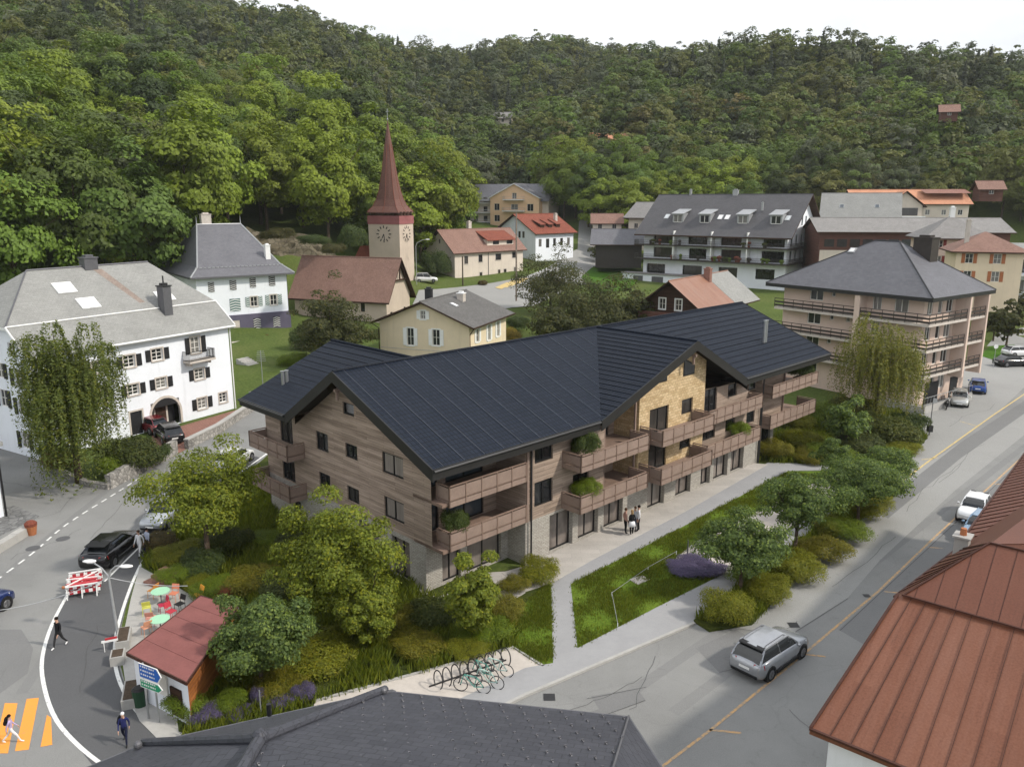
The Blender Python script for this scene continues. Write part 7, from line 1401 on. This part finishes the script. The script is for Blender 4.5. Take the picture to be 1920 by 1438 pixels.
# ---------------------------------------------------------------- people
def person(label, loc, head, h, top, legs, hair, pose='stand', hat=None, skirt=None, group=None, long_hair=False, phase=1):
    """one skinned figure; clothing by nearest bone"""
    t = thing('person', label, 'person', loc, head, group); k = h/1.75; bm = bmesh.new(); ly = bm.verts.layers.skin.verify(); V = {}; bones = []
    def pt(n, p, r):
        v = bm.verts.new([c_*k for c_ in p]); s = v[ly]; s.radius = (r*k, r*k); V[n] = v; return v
    def link(a, b, mat): bm.edges.new((V[a], V[b])); bones.append((V[a].co.copy(), V[b].co.copy(), mat))
    st = {'stand': (.04, -.04, .10), 'walk': (.30, -.30, .35), 'stride': (.42, -.40, .5)}[pose]
    pt('pel', (0, 0, .94), .125); V['pel'][ly].use_root = True; pt('sp', (.01, 0, 1.14), .115); pt('ch', (0, 0, 1.34), .125); pt('nk', (.0, 0, 1.49), .055); pt('hb', (.02, 0, 1.575), .075); pt('hm', (.03, 0, 1.66), .092); pt('ht', (.02, 0, 1.735), .06); pt('ns', (.125, 0, 1.64), .016)
    for a, b, m_ in (('pel', 'sp', 'top'), ('sp', 'ch', 'top'), ('ch', 'nk', 'top'), ('nk', 'hb', 'skin'), ('hb', 'hm', 'skin'), ('hm', 'ht', 'skin'), ('hm', 'ns', 'skin')): link(a, b, m_)
    for s, L in ((1, 'l'), (-1, 'r')):
        f = st[0] if s*phase > 0 else st[1]; g_ = -f
        pt('hp'+L, (0, .095*s, .88), .095); pt('kn'+L, (f*.55+.03, .10*s, .50), .062); ax = f*1.0-(.10 if f < -.1 else 0); pt('an'+L, (ax, .10*s, .10 if f > -.1 else .16), .042); pt('to'+L, (ax+.17, .115*s, .045 if f > -.1 else .06), .036)
        link('pel', 'hp'+L, 'legs'); link('hp'+L, 'kn'+L, 'legs'); link('kn'+L, 'an'+L, 'legs'); link('an'+L, 'to'+L, 'shoe')
        pt('sh'+L, (0, .175*s, 1.41), .062); pt('el'+L, (g_*.25-.04, .235*s, 1.13), .043); pt('wr'+L, (g_*.55+.06, .225*s, .90), .030); pt('pa'+L, (g_*.62+.09, .222*s, .83), .030)
        link('ch', 'sh'+L, 'top'); link('sh'+L, 'el'+L, 'top'); link('el'+L, 'wr'+L, 'top'); link('wr'+L, 'pa'+L, 'skin')
        for i, dl in enumerate((.072, .082, .078, .062)):
            x0 = g_*.62+.09+(i-1.5)*.018; pt('f%d%s' % (i, L), (x0+.012, .22*s, .83-.045), .0095); pt('g%d%s' % (i, L), (x0+.028, .205*s, .83-.035-dl), .008); link('pa'+L, 'f%d%s' % (i, L), 'skin'); link('f%d%s' % (i, L), 'g%d%s' % (i, L), 'skin')
        pt('th'+L, (g_*.6+.135, .205*s, .80), .010); link('pa'+L, 'th'+L, 'skin')
    me = bpy.data.meshes.new('body'); bm.to_mesh(me); bm.free(); o = bpy.data.objects.new('body', me); COL.objects.link(o); o.modifiers.new('s', 'SKIN'); sd = o.modifiers.new('d', 'SUBSURF'); sd.levels = sd.render_levels = 1
    dg = bpy.context.evaluated_depsgraph_get(); m2 = bpy.data.meshes.new_from_object(o.evaluated_get(dg)); bpy.data.objects.remove(o); o = bpy.data.objects.new('body', m2); COL.objects.link(o); o.parent = t
    names = ['skin', 'top', 'legs', 'shoe']; mats = {'skin': K['skin'], 'top': top, 'legs': legs, 'shoe': K['black'] if phase > 0 else K['white']}; m2.materials.clear()
    for n in names: m2.materials.append(mats[n])
    A = np.array([b[0] for b in bones]); B = np.array([b[1] for b in bones]); mi = [names.index(b[2]) for b in bones]
    for p_ in m2.polygons:
        c_ = np.array(p_.center); ab = B-A; tt = np.clip(((c_-A)*ab).sum(1)/np.maximum((ab*ab).sum(1), 1e-9), 0, 1); p_.material_index = mi[int(np.argmin(np.linalg.norm(A+ab*tt[:, None]-c_, axis=1)))]; p_.use_smooth = True
    m = MB(); m.ball((.005*k, 0, 1.70*k), (.108*k, .098*k, .095*k), n=10, m=6)
    if long_hair: m.ball((-.055*k, 0, 1.58*k), (.06*k, .085*k, .13*k), n=8, m=5)
    m.build('hair', hat or hair, t, smooth=True)
    if skirt: m = MB(); m.rings([[(r*k*cos(a), r*1.1*k*sin(a), z*k) for a in np.linspace(0, 2*pi, 14)[:-1]] for z, r in ((1.0, .14), (.86, .20), (.66, .25))]); m.build('skirt', skirt, t, smooth=True)
    return t
CL = lambda n, c: K.setdefault(n, plain(n, c, .85, .12, 5, .15))
black, white, navy, grey_, jean, purple = CL('cloth_black', (.012, .012, .014)), CL('cloth_white', (.70, .70, .72)), CL('cloth_navy', (.02, .025, .10)), CL('cloth_grey', (.30, .31, .34)), CL('cloth_jean', (.06, .08, .14)), CL('cloth_lilac', (.45, .36, .55))
hb, hd_, hl = CL('hair_brown', (.06, .03, .015)), CL('hair_dark', (.012, .009, .007)), CL('hair_fair', (.30, .20, .10))
GG = 'people talking on the terrace'
person('person in a sleeveless pinkish top and black trousers at the left of the terrace group', G(1172, 1000, .065), .3, 1.72, CL('cloth_pink', (.42, .25, .2)), black, hb, group=GG)
person('fair haired person in black with a white wrap, middle of the terrace group', G(1184, 1003, .065), 2.0, 1.70, black, black, hl, skirt=white, group=GG, long_hair=True, phase=-1)
person('dark haired person in a white shirt at the right of the terrace group', G(1197, 996, .065), 3.0, 1.78, white, black, hd_, group=GG)
person('person in pale clothes turned away behind the terrace group', G(1190, 995, .065), -2.2, 1.66, CL('cloth_pale', (.5, .52, .56)), jean, hb, group=GG)
person('person in black walking along the white curved road line', G(113, 1213), -1.9, 1.58, black, CL('cloth_dark', (.03, .03, .032)), hd_, 'walk', phase=-1)
person('person in a navy jacket and white cap walking on the dark asphalt', G(236, 1393), -1.3, 1.38, navy, CL('cloth_ink', (.015, .018, .04)), hd_, 'walk', hat=white)
person('person in white striding across the orange crossing', G(24, 1392), .4, 1.25, purple, white, hd_, 'stride', phase=-1)
person('person in white clothes walking beside the black estate car', G(264, 1042), -1.7, 1.65, white, white, hb, 'walk')
person('person in a pale blue shirt and dark shorts beside the black estate car', G(279, 1036), 1.2, 1.6, CL('cloth_sky', (.42, .46, .58)), navy, hd_, 'walk', phase=-1)
for q, z, lb, mt in ((G(232, 1392), 1.02, 'dark backpack on the person with the white cap', black), (G(20, 1390), .92, 'black backpack on the person on the orange crossing', black)):
    t = thing('backpack', lb, 'bag', (q[0]-.05, q[1]+.05, z-.2), .3); m = MB(); m.ball((0, 0, .17), (.12, .15, .21), n=8, m=6); m.build('bag', mt, t, smooth=True); m = MB(); m.ball((-.10, 0, .1), (.05, .11, .1), n=7, m=5); m.build('pocket', mt, t, smooth=True)
# ---------------------------------------------------------------- street furniture
q = Vector(G(222, 1197)); t = thing('street_lamp', 'twin armed white street lamp with crossing cables beside the kiosk', 'street lamp', q); m = MB(); m.tube([(0, 0, 0), (-.35, .45, 3.1)], [.085, .05], 8); m.build('pole', K['galv'], t)
m = MB(); m.tube([(-.35, .45, 3.1), (-.7, .55, 3.5), (-1.15, .65, 3.75)], .035, 6); m.build('arm', K['galv'], t); m = MB(); m.tube([(-.33, .44, 3.0), (-.25, .5, 3.4), (0, .55, 3.62), (.3, .55, 3.62)], .03, 6); m.build('arm', K['galv'], t)
for c_ in ((-1.35, .7, 3.8), (.5, .55, 3.6)): m = MB(); m.ball(c_, (.36, .17, .07), n=10, m=5); m.build('lamp_head', K['white'], t, smooth=True)
tp = q+Vector((-.35, .45, 3.05))
def cable(label, a, b, sag=.35):
    m = MB(); a, b = Vector(a), Vector(b); P = [a.lerp(b, f)-Vector((0, 0, sag*4*f*(1-f))) for f in np.linspace(0, 1, 12)]; m.tube(P, .018, 4); o = m.build('overhead_cable', K['galv']); tag(o, label, 'cable', 'overhead cables')
cable('thin cable running from the twin street lamp to the left edge', tp, Vector(G(-60, 1150, 2.6))); cable('thin cable running from the twin street lamp over the cafe tables', tp, Vector(G(352, 1098, 2.2)), .15)
# blue and green direction sign
q = G(290, 1352); t = thing('direction_sign', 'blue and green arrow shaped direction sign on a grey post before the kiosk', 'road sign', q, atan2(U_[1], U_[0])+.1); m = MB(); m.tube([(-.35, 0, 0), (-.35, 0, 2.6)], .045, 8); m.tube([(.25, .02, 0), (.25, .02, 1.6)], .04, 8); m.build('post', K['galv'], t)
K['sign_blue'] = plain('sign_blue', (.015, .12, .48), .5, .06, 3); K['sign_green'] = plain('sign_green', (.02, .30, .15), .5, .06, 3); K['sign_red'] = plain('sign_red', (.42, .03, .04), .6, .1, 3)
def arrow(z0, z1, mat):
    def prof(d, y): x0, x1, zm = -.55+d, .55-d, (z0+z1)/2; return [(x0, y, z0+d), (x1-.0, y, z0+d), (x1+.22-d*.5, y, zm), (x1, y, z1-d), (x0, y, z1-d)]
    m = MB(); m.rings([prof(0, -.06), prof(0, -.03)]); p_ = m.build('sign_panel', K['white'], t); m = MB(); m.face(prof(.035, -.0635)); b_ = m.build('sign_field', mat, p_); m = MB()
    n = 3 if z1-z0 > .5 else 2
    for i in range(n):
        z = z0+(z1-z0)*(i+.8)/(n+.6)
        for j in range(7): x = -.44+j*.125; w_ = .06+.035*((i*3+j*5) % 3)/2; m.box(x, -.069, z, x+w_, -.0655, z+.07)
    m.build('lettering', K['white'], b_)
arrow(1.95, 2.6, K['sign_blue']); arrow(1.5, 1.9, K['sign_green'])
# red and white barrier cage in the street
q = G(158, 1118); BC = .72; t = thing('barrier_cage', 'red and white barrier trestles pushed together into a cage on the street', 'barrier', q, radians(22)); 
for j in range(5):
    m = MB(); r2 = MB(); y = j*.55
    for x in (-1.1, -.1, .9): m.bar((x, y-.25, 0), (x, y, 1.0), .07); m.bar((x, y+.25, 0), (x, y, 1.0), .07)
    b_ = m.build('trestle', K['white'], t); w = MB()
    for z in (.45, .85):
        for i in range(9): (r2 if (i+j) % 2 else w).box(-1.2+i*.26, y-.03, z-.12, -1.2+i*.26+.26, y+.03, z+.12)
    r2.build('red_board', K['sign_red'], b_); w.build('white_board', K['white'], b_)
m = MB(); m.box(-1.1, .05, .98, 1.0, .5, 1.02); m.box(-.8, .65, .98, .9, 1.05, 1.02); m.box(-1.0, 1.2, .98, .7, 1.6, 1.02); m.build('top_board', K['sign_red'], t); m = MB(); m.bar((-1.25, -.2, 1.05), (1.1, 2.3, 1.05), .08); m.bar((-1.25, 1.2, 1.05), (1.1, .9, 1.05), .08); m.bar((-1.25, -.2, 1.05), (1.15, -.2, 1.05), .08); m.bar((-1.2, 2.35, 1.05), (1.15, 2.35, 1.05), .08); m.build('top_rail', K['white'], t); m = MB(); m.ball((-1.25, -.3, 1.12), .12, n=8); m.build('warning_lamp', K['shutter_orange'], t, smooth=True)
t.scale = (BC, BC, BC); q = G(208, 1220); t = thing('barrier_board', 'small red and white barrier board at the kerb beside the planters', 'barrier', q, radians(25)); t.scale = (.65, .65, .65); m = MB(); m.box(-.55, -.03, .75, .55, .03, .92); m.bar((-.4, 0, 0), (-.4, 0, .75), .05); m.bar((.4, 0, 0), (.4, 0, .75), .05); m.build('frame', K['white'], t); m = MB(); m.box(-.3, -.035, .925, .5, .035, 1.08); m.build('red_board', K['sign_red'], t)
# planters and bin
for i, (bx, by, l, lb) in enumerate(((233, 1204, 1.5, 'long white trough planter with soil at the terrace kerb'), (222, 1240, .8, 'small dark planter below the trough on the kerb'), (246, 1310, 1.6, 'pale narrow trough between kerb and kiosk'))):
    t = thing('planter', lb, 'planter', G(bx, by), radians(110)); m = MB(); m.box(-l/2, -.3, 0, l/2, .3, .45); m.build('trough', K['concrete'], t); m = MB(); m.box(-l/2+.07, -.23, .45, l/2-.07, .23, .47); m.build('soil', K['bark'], t)
q = G(264, 1322); t = thing('litter_bin', 'dark green litter bin against the white kiosk front', 'bin', q); m = MB(); m.cyl((0, 0, 0), (0, 0, .8), .26, .3, 12); m.build('bin', plain('bin_green', (.02, .06, .03), .6, .1, 3), t); m = MB(); m.cyl((0, 0, .8), (0, 0, .88), .31, .2, 12); m.build('lid', K['black'], t)
# cafe tables and chairs
K['mint'] = plain('mint', (.34, .62, .42), .5, .06, 3)
def cafe_table(label, q): 
    t = thing('round_table', label, 'table', q, 0, 'cafe tables'); m = MB(); m.cyl((0, 0, .71), (0, 0, .74), .48, .48, 20); m.build('tabletop', K['mint'], t); m = MB(); m.cyl((0, 0, .03), (0, 0, .71), .03, n=8); m.cyl((0, 0, 0), (0, 0, .03), .24, .22, 14); m.build('pedestal', K['grey_metal'], t)
cafe_table('round mint green cafe table farther from the kiosk', G(303, 1131, .02)); cafe_table('round mint green cafe table nearest the kiosk roof', G(302, 1185, .02))
chairs = (('yellow', (.62, .60, .10), 276, 1152, .4), ('crimson', (.42, .02, .06), 307, 1148, 2.2), ('orange', (.62, .25, .05), 288, 1120, 1.2), ('coral', (.62, .22, .13), 327, 1126, 3.0), ('black', (.015, .015, .016), 338, 1146, 2.6), ('red', (.45, .04, .06), 322, 1160, 4.2), ('salmon', (.62, .26, .2), 284, 1172, .2), ('peach', (.65, .3, .18), 276, 1190, .8), ('amber', (.66, .30, .04), 373, 1128, 2.4))
lc = {'yellow': 'yellow cafe chair alone on the open side of the terrace', 'crimson': 'crimson cafe chair between the two mint tables', 'orange': 'orange cafe chair behind the farther mint table', 'coral': 'coral cafe chair right of the farther mint table', 'black': 'black cafe chair beside the kiosk eaves', 'red': 'red cafe chair close to the kiosk roof edge', 'salmon': 'salmon pink cafe chair left of the nearer mint table', 'peach': 'peach cafe chair below the nearer mint table', 'amber': 'amber orange cafe chair at the back corner of the kiosk'}
for nm, c_, bx, by, r_ in chairs:
    t = thing('cafe_chair', lc[nm], 'chair', G(bx, by, .02), r_, 'coloured cafe chairs'); mt = plain(nm+'_paint', c_, .5, .06, 3); m = MB(); m.box(-.21, -.21, .43, .21, .21, .46); m.build('seat', mt, t, bevel=.01); m = MB(); m.hexa([(-.21, -.22, .60), (.21, -.22, .60), (.21, -.19, .60), (-.21, -.19, .60), (-.2, -.30, .86), (.2, -.30, .86), (.2, -.27, .86), (-.2, -.27, .86)]); m.build('backrest', mt, t)
    for x in (-.18, .18):
        for y in (-.18, .18): m = MB(); m.tube([(x*1.1, y*1.1, 0), (x, y, .43)]+([(x, -.25, .85)] if y < 0 else []), .014, 5); m.build('leg', mt, t)
t = thing('terrace_steps', 'reddish timber steps at the top corner of the cafe terrace', 'steps', G(284, 1100), radians(-30)); m = MB(); m.box(-.7, 0, 0, .7, .5, .16); m.box(-.7, .5, 0, .7, 1.0, .32); m.box(-.7, 1.0, 0, .7, 1.5, .48); m.build('treads', K['tile_pinkish'], t)
# posts, low fence, lamps and masts
def post(name, label, bx, by, h, r, mat, z=0, parts=None, group=None):
    g = G(bx, by, z); t = thing(name, label, 'post' if name.endswith('post') else 'pole', (g[0], g[1], hz(g[0], g[1]) if z > .2 else z), 0, group); m = MB(); m.cyl((0, 0, 0), (0, 0, h), r, r*.8, 8); m.build('pole', mat, t); return t
post('bollard_post', 'slim grey post at the near corner of the garden paving', 1289, 1040, .95, .045, K['grey_metal'], .07, group='garden posts'); post('bollard_post', 'slim grey post on the lawn side of the garden paving', 1318, 1026, .95, .045, K['grey_metal'], .07, group='garden posts')
t = thing('low_fence', 'thin white rail fence dividing the lawn', 'fence', (0, 0, 0)); m = MB(); F3 = [G(1158, 1176, .05), G(1147, 1118, .05), G(1215, 1070, .05), G(1268, 1040, .05)]
for a_, b_ in zip(F3, F3[1:]): m.bar((a_[0], a_[1], .28), (b_[0], b_[1], .28), .022, .015)
m.build('rail', K['galv'], t)
for a_ in F3: m = MB(); m.cyl(a_, (a_[0], a_[1], .3), .02, n=6); m.build('post', K['white'], t)
t = post('thin_post', 'thin pale post rising from the lavender above the slate eaves', 490, 1345, 1.3, .03, K['galv'])
t = post('aerial_mast', 'tall grey mast with ladder-like aerial on the green slope', 493, 724, 4.2, .05, K['galv']); m = MB()
for i in range(6): z = 3.0+i*.22; m.bar((-.55+.03*i, 0, z), (.55-.03*i, 0, z), .04)
m.build('aerial', K['galv'], t)
t = post('street_lamp', 'curved street lamp beside the church tower', 782, 556, 8.0, .08, K['galv'], 1.2); m = MB(); m.tube([(0, 0, 8), (.3, 0, 8.7), (1.2, 0, 9.2), (2.2, 0, 9.4)], .06, 6); m.build('arm', K['galv'], t); m = MB(); m.ball((2.5, 0, 9.4), (.5, .2, .1), n=8, m=4); m.build('lamp_head', K['white'], t)
post('utility_pole', 'dark wooden pole before the long pale house', 868, 548, 6.3, .16, K['bark'], 1.5); post('utility_pole', 'tall wooden pole at the right corner of the long pale house', 968, 572, 17.0, .17, K['bark_pale'], 1.0)
t = post('sign_post', 'grey sign post with small bin on the pavement beyond the thicket', 1742, 816, 3.6, .045, K['grey_metal']); m = MB(); m.box(-.2, -.2, .35, .2, .2, .95); m.build('bin', K['dark_metal'], t); m = MB(); m.box(-.03, -.06, 3.1, .35, -.02, 3.5); m.build('sign_plate', K['galv'], t)
t = post('sign_post', 'thin post beside the ramp wall of the pink block', 1862, 690, 3.0, .04, K['galv']); m = MB(); m.cyl((0, -.05, 2.8), (0, -.02, 2.8), .28, n=14); m.build('sign_plate', K['white'], t)
# walls
def run_wall(name, label, px, h, w, mat, cap=None, z=0, step=1.0):
    P = [Vector(G(*q_)) for q_ in px]; t = thing(name, label, 'wall', (0, 0, 0)); m = MB(); c_ = MB(); rw = random.Random(len(px))
    for a_, b_ in zip(P, P[1:]):
        n = max(1, int((b_-a_).length/step))
        for i in range(n): p_, q_ = a_.lerp(b_, i/n), a_.lerp(b_, (i+1)/n); hh = h*rw.uniform(.92, 1.06) if not cap else h; m.bar(p_+Vector((0, 0, hh/2)), q_+Vector((0, 0, hh/2)), w, hh)
        if cap: c_.bar(a_+Vector((0, 0, h+.05)), b_+Vector((0, 0, h+.05)), w+.1, .1)
    m.build('wall', mat, t)
    if cap: c_.build('coping', cap, t)
run_wall('rubble_wall', 'rough grey rubble wall along the street below the shrubs', [(204, 917), (262, 886), (330, 850)], 1.15, .45, K['rubble']); run_wall('rubble_wall', 'low rubble edging curving under the weeping tree', [(92, 876), (130, 896), (170, 912), (206, 917)], .4, .4, K['rubble'])
run_wall('granite_wall', 'low grey granite wall before the white house forecourt', [(350, 842), (410, 812), (478, 766)], .8, .4, K['rubble'], K['concrete']); run_wall('street_wall', 'low concrete wall on the left beside the cobbled apron', [(-60, 1070), (0, 1033), (54, 1000)], .55, .5, K['concrete'])
t = thing('flower_pot', 'terracotta flower pot at the end of the concrete wall', 'planter', G(60, 1002)); m = MB(); m.cyl((0, 0, 0), (0, 0, .6), .25, .36, 12); m.build('pot', K['shutter_orange'], t); m = MB(); m.ball((0, 0, .72), (.4, .4, .26), n=9, m=5); m.build('flowers', K['tile_red'], t)
run_wall('retaining_wall', 'pale stone wall before the long pale house', [(790, 548), (858, 540)], 3.4, .5, K['rubble']); run_wall('slope_wall', 'stone wall along the foot of the green slope', [(470, 745), (500, 752), (560, 742)], .7, .4, K['rubble'])
t = thing('garden_steps', 'pale stone steps leading up the green slope to the shuttered house', 'steps', G(486, 690), radians(60)); m = MB()
for i in range(7): m.box(-.9, i*.45, 0, .9, i*.45+.45, .1+i*.15)
m.build('treads', K['concrete'], t)
t = thing('boundary_fence', 'dark green mesh fence behind the low pavilion', 'fence', (0, 0, 0)); m = MB(); a_, b_ = Vector(G(1100, 440, 6)), Vector(G(1200, 440, 6)); m.bar(a_+Vector((0, 0, .3)), b_+Vector((0, 0, .3)), .1, 2.2); m.build('mesh_panel', plain('fence_green', (.015, .05, .035), .7, .1, 2), t); m = MB(); [m.cyl(a_.lerp(b_, i/8)+Vector((0, -.1, -1.5)), a_.lerp(b_, i/8)+Vector((0, -.1, 1.6)), .06, n=6) for i in range(9)]; m.build('post', K['grey_metal'], t)
# rock face behind the church
rw = random.Random(9); m = MB(); rows = []
for j in range(8):
    row = []
    for i in range(27):
        f = i/26; x = -57+f*30; y = 150+f*19; zb = hz(x, y)-1.0; row.append((x+rw.uniform(-.5, .5)+j*.12, y+j*.45+rw.uniform(-.7, .5), zb-1+j*1.35*.72*(.45+.55*sin(pi*min(1, f*1.1+.12)))*rw.uniform(.9, 1.1)))
    rows.append(row)
for j in range(7):
    for i in range(26): m.face([rows[j][i], rows[j][i+1], rows[j+1][i+1], rows[j+1][i]])
o = m.build('rock_face', K['rock']); tag(o, 'pale rocky retaining face on the slope behind the church nave', 'rock face')
drape_sheet('dry_slope', [(455, 430), (520, 405), (640, 418), (660, 440), (600, 452), (470, 445)], K['ground'], .3)
# ---------------------------------------------------------------- light, sky, camera
SUN_AZ, SUN_EL = 105.0, 42.0
sd = Vector((sin(radians(SUN_AZ))*cos(radians(SUN_EL)), cos(radians(SUN_AZ))*cos(radians(SUN_EL)), sin(radians(SUN_EL))))
l = bpy.data.lights.new('sun', 'SUN'); l.energy = 2.5; l.angle = radians(3); l.color = (1.0, .93, .82); lo = bpy.data.objects.new('sun', l); COL.objects.link(lo); lo.rotation_euler = (-sd).to_track_quat('-Z', 'Y').to_euler(); lo.location = (60, -20, 90)
w = bpy.data.worlds.new('World'); sc.world = w; w.use_nodes = True; nt = w.node_tree; nt.nodes.clear()
out = nt.nodes.new('ShaderNodeOutputWorld'); bg = nt.nodes.new('ShaderNodeBackground'); bg.inputs[1].default_value = .1
sk = nt.nodes.new('ShaderNodeTexSky'); sk.sky_type = 'NISHITA'; sk.sun_disc = False; sk.sun_elevation = radians(SUN_EL); sk.sun_rotation = radians(SUN_AZ); sk.altitude = 1000; sk.air_density = 1.0; sk.dust_density = 1.5
tc = N(nt, 'TexCoord'); sp = N(nt, 'SeparateXYZ'); nt.links.new(tc.outputs['Generated'], sp.inputs[0])
# clouds: a thick bank low over the hills thinning overhead
mp = N(nt, 'Mapping'); mp.inputs['Scale'].default_value = (1, 1, 2.6); nt.links.new(tc.outputs['Generated'], mp.inputs[0]); nz = noise(nt, mp.outputs[0], 2.3, 7, .58)
el = N(nt, 'MapRange'); el.inputs[1].default_value = .02; el.inputs[2].default_value = .75; el.inputs[3].default_value = .36; el.inputs[4].default_value = .10; nt.links.new(sp.outputs[2], el.inputs[0])
ad = N(nt, 'Math', operation='ADD'); nt.links.new(nz, ad.inputs[0]); nt.links.new(el.outputs[0], ad.inputs[1])
cm = ramp(nt, ad.outputs[0], [(.50, (0, 0, 0)), (.66, (1, 1, 1))]); cc = ramp(nt, nz, [(.35, (8.6, 8.9, 9.4)), (.62, (10.8, 10.9, 11.0))])
ov = ramp(nt, sp.outputs[2], [(.02, (.70, .71, .72)), (.30, (.86, .87, .88)), (.55, (1.12, 1.12, 1.12))]); nt.links.new(mix(nt, cm, sk.outputs[0], mix(nt, 1.0, cc, ov, 'MULTIPLY')), bg.inputs[0]); nt.links.new(bg.outputs[0], out.inputs[0])
cam = bpy.data.cameras.new('camera'); cam.sensor_width = 36; cam.lens = 36*FPX/1920; cam.clip_end = 6000; cam.clip_start = .5; co = bpy.data.objects.new('camera', cam); COL.objects.link(co); co.location = (0, 0, CAMH); co.rotation_euler = (radians(90)-PITCH, 0, 0); sc.camera = co
sc.view_settings.view_transform = 'Standard'; sc.view_settings.look = 'None'; sc.view_settings.exposure = .40; sc.view_settings.gamma = 1
sc.cycles.max_bounces = 5; sc.cycles.diffuse_bounces = 2; sc.cycles.glossy_bounces = 2; sc.cycles.transmission_bounces = 3; sc.cycles.use_denoising = True; sc.cycles.use_adaptive_sampling = True; sc.cycles.adaptive_threshold = .02

# thin valley air
m = MB(); m.box(-750, -130, -4, 750, 810, 235); hm = bpy.data.materials.new('haze'); hm.use_nodes = True; nt = hm.node_tree; nt.nodes.clear(); o_ = nt.nodes.new('ShaderNodeOutputMaterial'); pv = nt.nodes.new('ShaderNodeVolumePrincipled'); pv.inputs['Color'].default_value = (.93, .96, 1, 1); pv.inputs['Density'].default_value = .0001; pv.inputs['Anisotropy'].default_value = .2; nt.links.new(pv.outputs[0], o_.inputs['Volume'])
hz_o = m.build('haze', hm); tag(hz_o, kind='stuff'); sc.cycles.volume_bounces = 1
